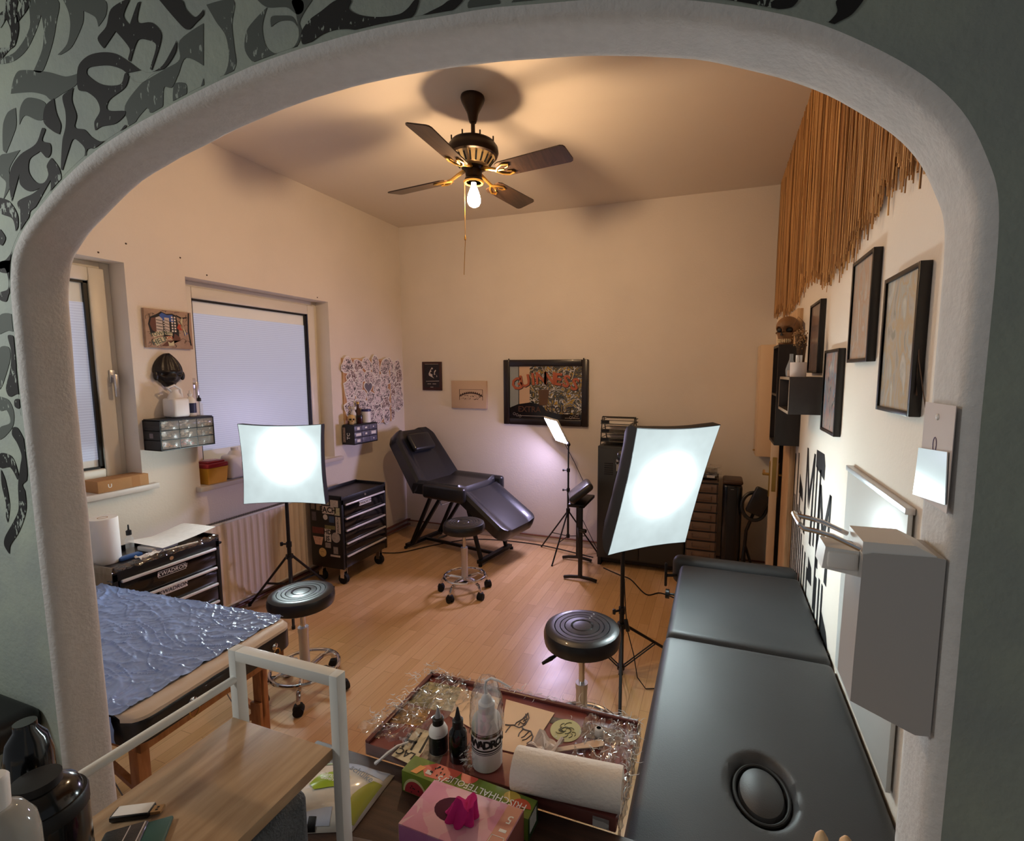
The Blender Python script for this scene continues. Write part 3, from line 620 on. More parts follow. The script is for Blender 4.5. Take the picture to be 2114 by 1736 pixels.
# ------------------------------------------------------------------ tool chests
M_handle = mat('pale_aluminium_bar', (226, 224, 224), .35, .35)
def chest(label, y0, badges, stickers, drape, front=-2.65, dz=0):
    t = thing('tool_chest', label, 'tool chest', (front-.155, y0+.26, 0), 'black tool chests')
    x0, x1, y1 = front-.31, front, y0+.52; zb, zt = .135, .70+dz
    b = MB().box((x0, y0, zb), (x1-.012, y1, zt-.02), .004).box((x0, y0, zt-.02), (x0+.012, y1, zt+.015), .002).box((x0, y0, zt-.02), (x1, y0+.012, zt+.012), .002).box((x0, y1-.012, zt-.02), (x1, y1, zt+.012), .002)
    b.box((x1-.012, y0, zb), (x1, y0+.022, zt-.02), .002).box((x1-.012, y1-.022, zb), (x1, y1, zt-.02), .002).box((x1-.012, y0, zt-.058), (x1, y1, zt-.0), .002)
    b.build('cabinet_body', M_blackmetal, t)
    MB().box((x0+.012, y0+.012, zt-.02), (x1-.004, y1-.012, zt-.008)).build('top_mat', mat('dark_rubber_mat', (30, 27, 30), .35), t)
    MB().cyl((x1, y0+.26, zt-.03), (x1+.006, y0+.26, zt-.03), .010).build('lock', M_chrome, t)
    hs = [(a+dz, b_+dz) for a, b_ in ((.542, .644), (.440, .534), (.341, .440), (.240, .338), (.14, .238))]
    for i, (a, c_) in enumerate(hs):
        d = MB().box((x1-.012, y0+.026, a), (x1+.002, y1-.026, c_), .003).build('drawer', M_blackgloss, t)
        hh = MB().box((x1+.002, y0+.03, c_-.012), (x1+.018, y1-.03, c_+.002), .004); hh.build('drawer_handle', M_handle, d)
    for i, (zc, inv) in enumerate(badges):
        bg = MB().box((x1+.002, y0+.19, zc-.017), (x1+.004, y0+.33, zc+.017), .004).build('badge', mat('badge_plate', (225, 225, 225) if inv else (30, 30, 32), .4), t)
        o = MB().text('KWADRON', (x1+.0045, y0+.26, zc), (0, 1, 0), (0, 0, 1), .028, .0004, .012, shear=.15)
        if not inv:
            for a0, a1, c0, c1 in ((.192, .194, -.015, .015), (.326, .328, -.015, .015), (.192, .328, -.016, -.014), (.192, .328, .014, .016)): o.box((x1+.004, y0+a0, zc+c0), (x1+.0048, y0+a1, zc+c1))
        o.build('badge_lettering', M_ink if inv else M_white, bg)
    MB().tube([(x0+.05, y1, zt-.06), (x0+.05, y1+.05, zt-.06), (x1-.06, y1+.05, zt-.06), (x1-.06, y1, zt-.06)] if drape else [(x0+.05, y1-.004, .4), (x0+.06, y1-.004, .4)], .007 if not drape else .008).build('push_handle', M_black, t)
    for (ax, ay) in ((x0+.05, y0+.05), (x1-.05, y0+.05), (x0+.05, y1-.05), (x1-.05, y1-.05)):
        cs = MB().box((ax-.028, ay-.028, zb-.006), (ax+.028, ay+.028, zb)).box((ax-.018, ay-.02, .05), (ax+.018, ay-.016, zb-.004)).box((ax-.018, ay+.016, .05), (ax+.018, ay+.02, zb-.004)).build('caster_fork', M_chrome, t)
        MB().cyl((ax, ay-.014, .042), (ax, ay+.014, .042), .042, n=24).build('caster_wheel', M_rubber, cs)
    if stickers:
        yy = y0-.0005
        def st(nm, a0, a1, c0, c1, col, shape='r'):
            q = MB()
            X0 = x0+a0*.31; X1 = x0+a1*.31
            if shape == 'c': q.cyl(((X0+X1)/2, yy, (c0+c1)/2), ((X0+X1)/2, yy-.0008, (c0+c1)/2), (X1-X0)/2, n=24)
            elif shape == 'p': q.prism([(X0, c1), (X1, c1), (X1-.02, c0), (X0+.02, c0)], (0, yy, 0), (1, 0, 0), (0, 0, 1), (0, -.0008, 0))
            else: q.box((X0, yy-.0008, c0), (X1, yy, c1))
            return q.build('sticker', mat('sticker_'+str(len(bpy.data.materials)), col, .5, var=.15, vscale=60), t)
        for s_ in ((.42, .62, .635, .675, (170, 160, 150)), (.66, .9, .625, .678, (196, 184, 172)), (.40, .76, .565, .625, (214, 200, 184)), (.78, .94, .56, .62, (190, 186, 150)), (.80, .95, .42, .55, (196, 184, 172)), (.05, .17, .59, .64, (120, 108, 96)),
                   (.22, .38, .585, .645, (140, 124, 100)), (.06, .2, .50, .57, (92, 84, 88)), (.42, .56, .515, .56, (210, 200, 190), 'c'), (.6, .76, .50, .55, (60, 80, 110)), (.46, .78, .445, .475, (120, 112, 70)), (.06, .42, .40, .45, (110, 52, 46)),
                   (.07, .4, .31, .375, (206, 164, 140), 'p'), (.44, .64, .345, .445, (206, 196, 184)), (.66, .92, .34, .43, (170, 160, 152), 'c'), (.45, .62, .295, .335, (150, 140, 134)), (.24, .47, .215, .29, (206, 172, 110), 'c'), (.6, .9, .23, .245, (190, 180, 170)), (.7, .84, .255, .31, (140, 130, 124))): st('s', *s_)
        q = MB(); 
        for tx, a, c_, sz in (('FACH', .58, .595, .062), ('HD', .54, .42, .05), ('JS', .54, .37, .05)): q.text(tx, (x0+a*.31, yy-.001, c_), (1, 0, 0), (0, 0, 1), sz, .0003, .03)
        for a in (-.006, .006): q.cyl((x0+.355*.31+a, yy-.001, .258), (x0+.355*.31+a, yy-.0016, .258), .003, n=8)
        q.text('KWADRON', (x0+.875*.31, yy-.001, .485), (0, 0, 1), (-1, 0, 0), .026, .0003, .01)
        q.build('sticker_print', M_ink, t)
    return t
chest('black drawer tool chest holding an upright paper roll behind the blue-covered table', 1.40, [(.622, 0), (.525, 1)], False, True, -2.65, .018)
chest('black drawer tool chest with stickers on its side between radiator and reclining chair', 2.885, [(.607, 1)], True, False, -2.66)

# ------------------------------------------------------------------ radiator and pipes
rx = XL+.085
ra = thing('radiator', 'white ribbed panel radiator below the window', 'radiator', (rx-.03, 2.5, .08))
y0, y1, z0, z1 = 1.95, 2.99, .10, .66
def rfn(a, b_):
    y = y0+a*(y1-y0); z_ = z0+b_*(z1-z0)
    rib = .5+.5*math.cos(2*PI*(y-y0)/.0485); e = min(1, min(b_, 1-b_)/.06); ey = 1 if y < y1-.10 else 0
    return (rx+.012*max(0, rib-.35)*e*ey, y, z_)
MB().grid(rfn, 260, 18).build('front_panel', mat('radiator_enamel', (226, 212, 196), .35), ra)
MB().box((XL+.03, y0, z0), (rx-.012, y1, z1), .005).box((rx-.014, y0, z1-.005), (rx+.004, y1, z1+.008), .003).box((rx-.014, y0, z0-.008), (rx+.004, y1, z0+.004), .003).box((rx-.014, y1-.004, z0), (rx+.003, y1+.004, z1), .002).build('radiator_body', M_whitemetal, ra)
g = MB()
for i in range(60): g.box((XL+.034, y0+.01+i*.0173, z1+.001), (rx-.016, y0+.02+i*.0173, z1+.009))
g.build('top_grille', M_grey, ra)
pp = MB()
for dz in (.035, .085): pp.tube([(XL+.035, 1.9, dz), (XL+.035, 4.28, dz), (XL+.06, YB-.03, dz)], .011)
tag(pp.build('heating_pipe', mat('red_brown_pipe_paint', (104, 62, 54), .4)), 'pair of brown heating pipes along the foot of the window wall', 'pipes')
# ------------------------------------------------------------------ reclining treatment chair
ca, cb = V((.984, -.176, 0)), V((.176, .984, 0)); cz = V((0, 0, 1))
CH0 = V((-2.26, 3.905, 0))
rc = thing('treatment_chair', 'black padded reclining treatment chair with raised back and lowered footrest near the back corner', 'treatment chair', CH0)
def chs(s, l, z): return CH0+ca*s+cb*l+cz*z
def cushion(name, p, q, wid0, wid1, thick, nose=0, taper=0, roll=.035, top_round=False, wing=.0):
    """padded slab from p to q (s,z), raised side bolsters, rounded outline"""
    p, q = V(p), V(q); d = (q-p); L_ = d.length; d.normalize(); nn = V((-d.y, d.x))
    if nn.y < 0: nn = -nn
    m = MB(); nu, nv = 28, 28
    def half(a):
        e = 1.0
        if top_round == 'start': e = min(1, .55+.45*min(1, a/.16)**.5) if a < .16 else 1
        if top_round == 'both': e = 1-.25*max(0, (a-.85)/.15)**2
        return (wid0+(wid1-wid0)*a)*.5*e
    def top(a, b_):
        h = half(a); l = (2*b_-1)*h; e = abs(2*b_-1)
        bol = wing*max(0, (e-.62)/.38)**.6 if e > .62 else 0
        edge = roll*(max(0, (e-.88)/.12)**2)*1.0
        ed2 = roll*(max(0, (abs(2*a-1)-.92)/.08)**2)
        hh = thick*.5+bol-edge-ed2
        return chs(p.x+d.x*L_*a+nn.x*hh, l, p.y+d.y*L_*a+nn.y*hh)
    def bot(a, b_):
        h = half(a)*.985; l = (2*b_-1)*h
        return chs(p.x+d.x*L_*a-nn.x*thick*.5, l, p.y+d.y*L_*a-nn.y*thick*.5)
    m.grid(top, nu, nv); m.grid(bot, nu, nv)
    T = [top(i/nu, 0) for i in range(nu+1)]+[top(1, j/nv) for j in range(1, nv+1)]+[top(i/nu, 1) for i in range(nu-1, -1, -1)]+[top(0, j/nv) for j in range(nv-1, 0, -1)]
    Bq = [bot(i/nu, 0) for i in range(nu+1)]+[bot(1, j/nv) for j in range(1, nv+1)]+[bot(i/nu, 1) for i in range(nu-1, -1, -1)]+[bot(0, j/nv) for j in range(nv-1, 0, -1)]
    n_ = len(T); m.add(T+Bq, [(i, (i+1) % n_, n_+(i+1) % n_, n_+i) for i in range(n_)], True)
    return m.build(name, M_leather, rc)
cushion('backrest', (-.60, 1.075), (-.225, .585), .50, .58, .10, top_round='start', wing=.035)
cushion('seat', (-.27, .605), (.26, .610), .58, .56, .09, wing=.04)
cushion('footrest', (.235, .585), (.70, .285), .52, .54, .085, top_round='both', wing=.03)
hp = MB(rot(V((.375, -.49, 0)).normalized().x*ca+V((.375, -.49, 0)).normalized().y*cz, cb, V((.79, 0, 0))*ca.x if False else ((V((.49, .375, 0)).normalized().x*ca)+(V((.49, .375, 0)).normalized().y*cz)), chs(-.475, 0, .955)))
hp.box((-.085, -.14, .03), (.10, .14, .085), .027, 4).build('head_cushion', M_leather, rc)
for l in (-.285, .285):
    MB(rot(ca, cb, cz, chs(.13, l, .60))).box((-.26, -.035, -.06), (.20, .035, .075), .03, 4).build('side_bolster', M_leather, rc)
for s0, s1 in ((-.42, -.03), (.40, .80)):
    pass
fr = MB()
for s_ in (-.405, .435): fr.tube([chs(s_, -.235, .025), chs(s_, .235, .025)], .0001, 4)
M_frame = M_blackmetal
def bar(m, p, q, wd, ht):
    p, q = V(p), V(q); x = (q-p).normalized(); y = cz.cross(x); y = y.normalized() if y.length > .1 else V((1, 0, 0)); z_ = x.cross(y)
    return m.box((0, -wd/2, -ht/2), ((q-p).length, wd/2, ht/2), .002, M=rot(x, y, z_, p), smooth=False)
for s_ in (-.405, .435): bar(MB(), chs(s_, -.24, .033), chs(s_, .24, .033), .045, .03).build('floor_bar', M_frame, rc)
bar(MB(), chs(-.405, 0, .033), chs(.435, 0, .033), .025, .025).build('spreader_bar', M_frame, rc)
for l in (-.19, .19):
    for a, b_ in (((-.39, .045), (-.12, .56)), ((-.20, .045), (.05, .56)) if False else ((-.36, .05), (-.0, .56)), ((.42, .045), (.28, .50))):
        bar(MB(), chs(a[0], l, a[1]), chs(b_[0], l, b_[1]), .028, .028).build('leg', M_frame, rc)
u_ = MB(); bar(u_, chs(-.24, -.2, .56), chs(.27, -.2, .555), .03, .03); bar(u_, chs(-.24, .2, .56), chs(.27, .2, .555), .03, .03); bar(u_, chs(-.2, -.2, .56), chs(-.2, .2, .56), .03, .03); bar(u_, chs(.2, -.2, .555), chs(.2, .2, .555), .03, .03)
u_.build('seat_frame', M_frame, rc)
for s_ in (-.05, .28): MB().tube([chs(s_, -.19, .55), chs(s_+.03, -.19, .46), chs(s_+.03, .19, .46), chs(s_, .19, .55)], .005, 6).build('bracket_wire', M_chrome, rc)
for s_, l in ((-.43, -.24), (-.43, .24), (.46, -.24), (.46, .24)):
    MB().cyl(chs(s_+.01*(1 if s_ < 0 else -1), l, 0), chs(s_+.01*(1 if s_ < 0 else -1), l, .02), .016).build('rubber_foot', M_rubber, rc)

# ------------------------------------------------------------------ long black massage table at the right wall
mt = thing('massage_table', 'long black folding massage table with round face plug along the right wall', 'massage table', (.13, 1.8, 0))
TX0, TX1, TZ = -.165, .422, .63
def pad(x0, x1, y0, y1, zt, th, name, parent, m, hole=None, r=.03, sag=0):
    b = MB(); nu, nv = 60, 90
    def inh(x, y):
        if not hole: return 9
        return math.hypot((x-hole[0])/hole[2], (y-hole[1])/hole[3])
    def top(i, j):
        a, c_ = i, j
        # denser near the edges
        f = lambda t: .5-.5*math.cos(PI*t) if False else t
        x = x0+(x1-x0)*f(a); y = y0+(y1-y0)*f(c_)
        ex = min(x-x0, x1-x); ey = min(y-y0, y1-y); z_ = zt
        for e in (ex, ey):
            if e < r: z_ -= r-math.sqrt(max(0, r*r-(r-e)**2))
        q = inh(x, y)
        if q < 1.25: z_ -= .055*(1-max(0, (q-.93)/.32)**.5) if q > .93 else .055
        z_ += .0016*noise.noise(V((x*6, y*6, 0)))
        return (x, y, z_)
    b.grid(top, nu, nv)
    zz = zt-r; bt = zt-th
    loop = [(x0, y0), (x1, y0), (x1, y1), (x0, y1)]
    for k_ in range(4):
        p, q = loop[k_], loop[(k_+1) % 4]
        N_ = nu if k_ % 2 == 0 else nv
        top_e = [top(i/N_ if k_ == 0 else (1 if k_ == 1 else (1-i/N_ if k_ == 2 else 0)), 0 if k_ == 0 else (i/N_ if k_ == 1 else (1 if k_ == 2 else 1-i/N_))) for i in range(N_+1)]
        b.add(top_e+[(p_[0], p_[1], bt) for p_ in top_e], [(i, i+1, N_+1+i+1, N_+1+i) for i in range(N_)], True)
    b.add([(x0, y0, bt), (x1, y0, bt), (x1, y1, bt), (x0, y1, bt)], [(0, 1, 2, 3)])
    return b.build(name, m, parent)
hole = (.137, 1.215, .066, .094)
pad(TX0, TX1, .93, 1.868, TZ, .075, 'padded_section', mt, M_leather2, hole)
pad(TX0+.005, TX1, 1.874, 2.62, TZ, .075, 'padded_section', mt, M_leather2)
pl = MB().lathe([(0, .0), (.048, 0), (.053, .006), (.054, .03), (.050, .043), (.036, .052), (0, .056)], (hole[0], hole[1], TZ-.055), 40, sx=1.0, sy=1.5)
pl.build('face_plug', M_leather2, mt)
rim = MB().tube([(hole[0]+.063*math.cos(2*PI*i/48), hole[1]+.090*math.sin(2*PI*i/48), TZ-.018) for i in range(48)], .005, 8, closed=True); rim.build('face_hole_rim', M_rubber, mt)
ep = MB().box((TX0-.035, 2.63, .50), (TX1-.005, 2.715, .655), .04, 4); ep.build('end_rest', M_leather2, mt)
MB().tube([(TX0-.01, 2.62, .56), (TX0-.06, 2.60, .56)], .009).box((TX0-.072, 2.59, .50), (TX0-.058, 2.61, .63), .005).build('clamp_handle', M_black, mt)
MB().cyl((TX0-.0, 2.42, .54), (TX0-.04, 2.42, .54), .006).cyl((TX0-.03, 2.42, .54), (TX0-.048, 2.42, .54), .024, n=10).build('adjusting_knob', M_black, mt)
fr2 = MB().box((TX0+.02, .95, .50), (TX0+.045, 1.86, .556)).box((TX1-.045, .95, .50), (TX1-.02, 1.86, .556)).box((TX0+.02, 1.885, .50), (TX0+.045, 2.6, .556)).box((TX1-.045, 1.885, .50), (TX1-.02, 2.6, .556))
for y in (.96, 1.84, 1.90, 2.58): fr2.box((TX0+.02, y-.012, .50), (TX1-.02, y+.012, .556))
fr2.build('table_frame', M_beech, mt)
for x in (TX0+.03, TX1-.03):
    for y in (1.05, 2.45): MB().box((x-.018, y-.02, 0), (x+.018, y+.02, .52), .003).build('leg', M_beech, mt)
for i in range(6):
    y = 1.95+i*.085; MB().ball((TX1-.006, y, TZ-.022), .009, 8).build('dimple_dot', M_ink, mt)  # dark balls added in place of the shaded dimples in the cover
# ------------------------------------------------------------------ massage table covered in blue plastic
bt = thing('massage_table', 'folding massage table with wooden legs, covered in blue plastic, left of the archway', 'massage table', (-2.15, 1.1, 0))
BZ = .65; dx, dyv = V((1, .052, 0)).normalized(), V((-.052, 1, 0)).normalized(); BO = V((-1.555, .838, 0))
BL, BW = 1.12, .595
Mb = rot(dx, dyv, cz, BO)
def rr_out(x0, x1, y0, y1, r, n_=8):
    o = []
    for cx_, cy_, a0 in ((x1-r, y1-r, 0), (x0+.01, y1-.01, 90), (x0+.01, y0+.01, 180), (x1-r, y0+r, 270)):
        rr_ = r if cx_ > x0+.1 else .01
        for i in range(n_+1):
            a = R(a0+90*i/n_); o.append((cx_+rr_*math.cos(a), cy_+rr_*math.sin(a)))
    return o
def slab(m, x0, x1, y0, y1, zt, zb, r, rt):
    rows = []
    for k_ in range(7):
        a = k_/6*PI/2; off = rt*(1-math.sin(a)) if False else rt*(1-math.cos(PI/2-a)) if False else rt*(1-math.sin(a))
        rows.append([(x, y, zt-rt+rt*math.cos(a)) for x, y in rr_out(x0+off, x1-off, y0+off, y1-off, max(.005, r-off))])
    rows.append([(x, y, zb) for x, y in rr_out(x0, x1, y0, y1, r)])
    n_ = len(rows[0]); m.add([p for q in rows for p in q], [(j*n_+i, j*n_+(i+1) % n_, (j+1)*n_+(i+1) % n_, (j+1)*n_+i) for j in range(len(rows)-1) for i in range(n_)], True)
    m.add(rows[0], [tuple(range(n_))]); m.add(rows[-1], [tuple(range(n_))[::-1]]); return m
slab(MB(Mb), -BL, 0, 0, BW, BZ-.004, BZ-.092, .055, .03).build('padded_top', M_leather, bt)
# cream strip of the elastic cover that shows at the end
cs = MB(Mb)
def cream(a, b_):
    y = a*BW; t_ = b_
    r = .055; xe = 0
    if y < r: xe = -(r-math.sqrt(max(0, r*r-(r-y)**2)))
    if y > BW-r: xe = -(r-math.sqrt(max(0, r*r-(r-(BW-y))**2)))
    s_ = t_*.10; x = xe-.075+min(s_, .073); z_ = BZ+.0012 if s_ < .05 else BZ+.0012-.7*(s_-.05)**1.0*.6
    return (x+.002, y, z_+.0015*noise.noise(V((y*22, t_*4, 3))))
cs.grid(cream, 60, 8).build('cover_edge', M_cream, bt)
fw = MB(Mb).box((-BL+.02, .03, BZ-.135), (-.03, .055, BZ-.092)).box((-BL+.02, BW-.055, BZ-.135), (-.03, BW-.03, BZ-.092)).box((-.05, .03, BZ-.135), (-.03, BW-.03, BZ-.092)).build('table_frame', M_beech, bt)
for y in (.075, BW-.075):
    MB(Mb).box((-.13, y-.018, 0), (-.09, y+.018, BZ-.08), .003).build('leg', M_beech, bt)
    MB(Mb).box((-.135, y-.03, .04), (-.085, y-.018, .34), .002).build('leg_slider', M_beech, bt)
    MB(Mb).box((-BL+.1, y-.018, 0), (-BL+.14, y+.018, BZ-.08), .003).build('leg', M_beech, bt)
bt_b = MB(Mb); bt_b.prism([(-.13, BZ-.35), (-.09, BZ-.08), (-.09, BZ-.38), (-.2, BZ-.42)], (0, BW-.09, 0), (1, 0, 0), (0, 0, 1), (0, .012, 0)).build('leg_brace_plate', M_beech, bt)
for y, x1_, x2_ in ((.09, -.32, -.50), (BW-.09, -.30, -.46)):
    MB(Mb).tube([(-.12, y, .30), (x1_, y, .40)], .012, 4).build('folding_brace', M_beech, bt); MB(Mb).tube([(x1_, y, .40), (x2_, y, BZ-.1)], .012, 4).build('folding_brace', M_beech, bt)
    MB(Mb).tube([(-.11, y, .12), (x1_-.05, y, .45), (-.75, y, BZ-.12)], .0018, 5).build('steel_cable', M_grey, bt)
for y in (.17, BW-.10):
    MB(Mb).lathe([(.013, 0), (.013, .003), (.005, .008), (0, .008)], (.0, y, BZ-.055), 16, axis=(1, 0, 0)).build('rivet', M_chrome, bt)
    MB(Mb).tube([(.008+.004*math.sin(2*PI*i/18), y+.016*math.cos(2*PI*i/18), BZ-.085+.024*math.sin(2*PI*i/18)) for i in range(18)], .002, 5, closed=True).build('metal_ring', M_brass, bt)
# blue sheet: crinkled plastic
def ridge(x, y):
    w1 = noise.noise(V((x*4, y*4, 20)))*.35; w2 = noise.noise(V((x*5, y*5, 31)))*.5
    q = noise.noise(V((x*2.6+.3*y+w1, y*13+x*3+w1*5, 0))); q2 = noise.noise(V((x*5+y*4+w2, y*20+x*9+w2*4, 4))); q3 = noise.noise(V((x*11-y*9, y*26-x*12+w2*5, 14))); q4 = noise.noise(V((x*34, y*46, 9)))
    f = lambda t, k_: max(0, 1-abs(t)*k_)**1.6
    q5 = noise.noise(V((x*18+y*14, y*40-x*16+w1*6, 24)))
    return f(q, 6)*.0056+f(q2, 6)*.0046+f(q3, 6)*.0036+f(q5, 6)*.0018+.5*max(0, noise.noise(V((x*2.2, y*5, 50))))*.006+q4*.0005
bs = MB(Mb)
def blue(a, b_):
    x = -BL+.002+a*(BL-.060)+.010*noise.noise(V((b_*6, 0, 1)))*a**8; y = -.006+b_*(BW+.012)
    z_ = BZ+.004+max(0, ridge(x, y))
    e = min(y+.006, BW+.006-y)
    if e < .02: z_ -= .0
    return (x, y, z_)
bs.grid(blue, 300, 200)
def bside(a, b_):
    x = -BL+.002+a*(BL-.060)-.02*a**6*(1-b_)
    return (x, -.008-.006*b_+.004*noise.noise(V((x*12, b_*3, 2))), BZ-.0-.075*b_)
bs.grid(bside, 120, 6)
def bside2(a, b_):
    p = bside(a, b_); return (p[0], BW+.003+.002*b_+.002*noise.noise(V((p[0]*12, b_*3, 5))), p[2])
bs.grid(bside2, 120, 6)
M_blue = mat('thin_blue_plastic', (138, 166, 220), .2, spec=.6, var=.05, vscale=20)
tag(bs.build('plastic_sheet', M_blue), 'crinkled pale blue plastic sheet spread over the wooden-legged massage table', 'plastic sheet')
# ------------------------------------------------------------------ arm rest stand
ar = thing('arm_rest', 'black padded arm rest tilted on a stand with two curved feet beside the locker', 'arm rest', (-1.03, 3.80, 0))
for (y, x0, x1) in ((3.99, -1.25, -.985), (3.595, -1.115, -.845)):
    xm = (x0+x1)/2
    MB().tube([(x0, y, .016), (x0+.05, y, .026), (xm, y, .034), (x1-.05, y, .026), (x1, y, .016)], .014, 4).build('foot_bar', M_blackmetal, ar)
MB().box((-1.125, 3.975, .03), (-1.095, 4.005, .60), .003).build('post', M_blackmetal, ar)
MB().box((-.995, 3.58, .03), (-.965, 3.61, .60), .003).build('post', M_blackmetal, ar)
MB().tube([(-1.11, 3.99, .30), (-.98, 3.595, .30)], .012, 6).build('crossbar', M_blackmetal, ar)
MB().cyl((-.98, 3.58, .42), (-.93, 3.57, .42), .016, n=10).build('clamp_knob', M_black, ar)
MB().box((-1.09, 3.62, .585), (-.96, 3.97, .61), .003).build('top_bracket', M_blackmetal, ar)
au = V((-.30, .93, -.12)).normalized()
pc_ = V((-1.035, 3.775, .685)); an = V((-.55, -.28, .79)); an = (an-au*an.dot(au)).normalized(); aw = an.cross(au)
MB(rot(au, aw, an, pc_)).box((-.22, -.11, -.03), (.22, .11, .03), .03, 4).build('arm_pad', M_leather, ar)
# ------------------------------------------------------------------ locker, letter tray, keys
lk = thing('locker', 'low dark grey steel locker against the back wall', 'locker', (-.58, 4.13, 0))
M_lock = mat('anthracite_steel', (52, 54, 54), .42, bump=.06, bscale=250)
MB().box((-.935, 3.96, .07), (-.215, 4.31, 1.035), .004).build('cabinet_body', M_lock, lk)
MB().box((-.93, 3.975, 0), (-.90, 4.30, .075)).box((-.25, 3.975, 0), (-.22, 4.30, .075)).box((-.90, 4.0, .03), (-.25, 4.29, .07)).build('plinth', M_black, lk)
for x0, x1 in ((-.925, -.58), (-.572, -.225)):
    d = MB().box((x0, 3.945, .085), (x1, 3.96, 1.02), .003).build('door', M_lock, lk)
    ve = MB()
    for zc in (.30, .80):
        for i in range(6): ve.box((x0+.05, 3.942, zc+i*.018), (x0+.125, 3.947, zc+i*.018+.008), .002)
    ve.build('vent_slots', M_ink, d)
    MB().cyl((x1-.06, 3.945, .86), (x1-.06, 3.935, .86), .011).build('lock', M_chrome, d)
kx = P(1275, 955, 1, 3.935)
ky = MB().cyl((kx.x, 3.944, kx.z+.02), (kx.x, 3.93, kx.z+.02), .012).tube([(kx.x+.014*math.sin(2*PI*i/16), 3.928, kx.z+.014*math.cos(2*PI*i/16)-.002) for i in range(16)], .0015, 5, closed=True)
ky.box((kx.x-.008, 3.926, kx.z-.07), (kx.x+.002, 3.930, kx.z-.015)).box((kx.x+.002, 3.93, kx.z-.06), (kx.x+.012, 3.934, kx.z-.012))
tag(ky.build('key_bunch', M_chrome), 'bunch of keys hanging in the lock of the grey locker', 'keys')
lt = thing('letter_tray', 'three-tier black wire letter tray on top of the grey locker', 'letter tray', (-.79, 4.14, 1.036))
x0, x1, y0, y1, z0 = -.925, -.65, 4.02, 4.26, 1.036
for k_ in range(3):
    z_ = z0+.03+k_*.075; m = MB()
    m.tube([(x0, y0, z_), (x1, y0, z_), (x1, y1, z_), (x0, y1, z_)], .004, 6, closed=True).tube([(x0, y0, z_+.03), (x1, y0, z_+.03), (x1, y1, z_+.03), (x0, y1, z_+.03)], .003, 6, closed=True)
    m.box((x0, y0, z_-.001), (x1, y1, z_+.001)); m.box((x0, y0, z_), (x0+.07, y0+.002, z_+.032)); m.build('tray', M_blackmetal, lt)
for x in (x0, x1):
    MB().tube([(x, y0-.01, z0+.002), (x, y0+.05, z0+.235), (x, y0+.10, z0+.235), (x, y1+.01, z0+.002)], .0045, 6).build('side_frame', M_blackmetal, lt)
MB().tube([(x0, y0+.06, z0+.235), (x1, y0+.06, z0+.235)], .005, 6).build('carry_handle', M_blackmetal, lt)
tag(MB().box((x0+.03, y0+.01, z0+.1815), (x1-.03, y1-.02, z0+.186)).build('paper_sheet', M_paper), 'white papers lying in the topmost letter tray on the locker', 'papers')
# ------------------------------------------------------------------ drawer tower, wrapped pack, tower heater, folded stand
dtw = thing('drawer_tower', 'narrow tower of translucent brown plastic drawers between locker and tower heater', 'drawer tower', (-.09, 4.12, 0))
M_dt = mat('smoke_brown_plastic', (92, 76, 66), .35); M_dtd = glassy('smoke_drawer', (128, 106, 92), .75, .25)
x0, x1, y0, y1 = -.205, .03, 3.95, 4.29
MB().box((x0, y0+.01, 0), (x0+.008, y1, .80)).box((x1-.008, y0+.01, 0), (x1, y1, .80)).box((x0, y1-.008, 0), (x1, y1, .80)).box((x0, y0+.005, .79), (x1, y1, .80)).build('tower_case', M_dt, dtw)
for i in range(10):
    z_ = .01+i*.078
    d = MB().box((x0+.010, y0+.0, z_), (x1-.010, y0+.006, z_+.066), .002).box((x0+.010, y0+.006, z_), (x1-.010, y1-.02, z_+.004)).box((x0+.010, y0, z_+.06), (x1-.01, y0+.012, z_+.066)).build('drawer', M_dtd, dtw)
    MB().tube([(x0+.05, y0-.002, z_+.05), (x0+.05, y0-.006, z_+.02), (x1-.05, y0-.006, z_+.02), (x1-.05, y0-.002, z_+.05)], .004, 6).build('drawer_handle', M_dt, d)
    MB().box((x0-.001, y0+.002, z_+.068), (x1+.001, y0+.008, z_+.077)).build('drawer_rail', M_ink, dtw)
wp = thing('wrapped_pack', 'black pack wrapped in clear film on top of the plastic drawer tower', 'pack', (-.08, 4.1, .80))
MB().box((-.17, 4.0, .802), (.02, 4.2, .865), .01).build('black_pack', M_blackgloss, wp)
MB().box((-.06, 3.998, .82), (.0, 4.0, .84)).build('pack_label', M_white, wp)
def crumple(o, u, w_, h_, nu, nv, amp, seed, hills=8):
    return lambda a, b_: V(o)+V(u)*a+V(w_)*b_+V(h_)*(amp*(noise.noise(V((a*hills, b_*hills, seed)))+.6*abs(noise.noise(V((a*hills*2.3, b_*hills*2.3, seed+5))))))
MB().grid(crumple((-.19, 3.985, .82), (.24, .0, .0), (0, .02, .11), (0, -1, .3), 24, 14, .02, 2), 24, 14).build('film_wrap', M_film, wp)
hc = thing('tower_heater', 'slim black tower heater standing behind the far end of the massage table', 'heater', (.13, 4.0, 0))
MB().box((.062, 3.90, .02), (.205, 4.10, .80), .03, 4).build('heater_body', M_blackgloss, hc)
MB().box((.06, 3.898, .795), (.207, 4.102, .83), .02, 3).build('heater_cap', M_brownwood, hc)
MB().box((.096, 3.892, .06), (.165, 3.901, .78), .003).build('front_grille', M_ink, hc)
MB().text('DYLINE' if False else '----', (.13, 3.891, .765), (1, 0, 0), (0, 0, 1), .018, .0004).build('maker_mark', M_white, hc)
MB().lathe([(.10, 0), (.10, .012), (.08, .02)], (.133, 4.0, 0), 28).build('heater_foot', M_black, hc)
fs = thing('folded_head_rest', 'black folded head rest stand with a ring and square pad behind the white door', 'head rest', (.27, 4.0, 0))
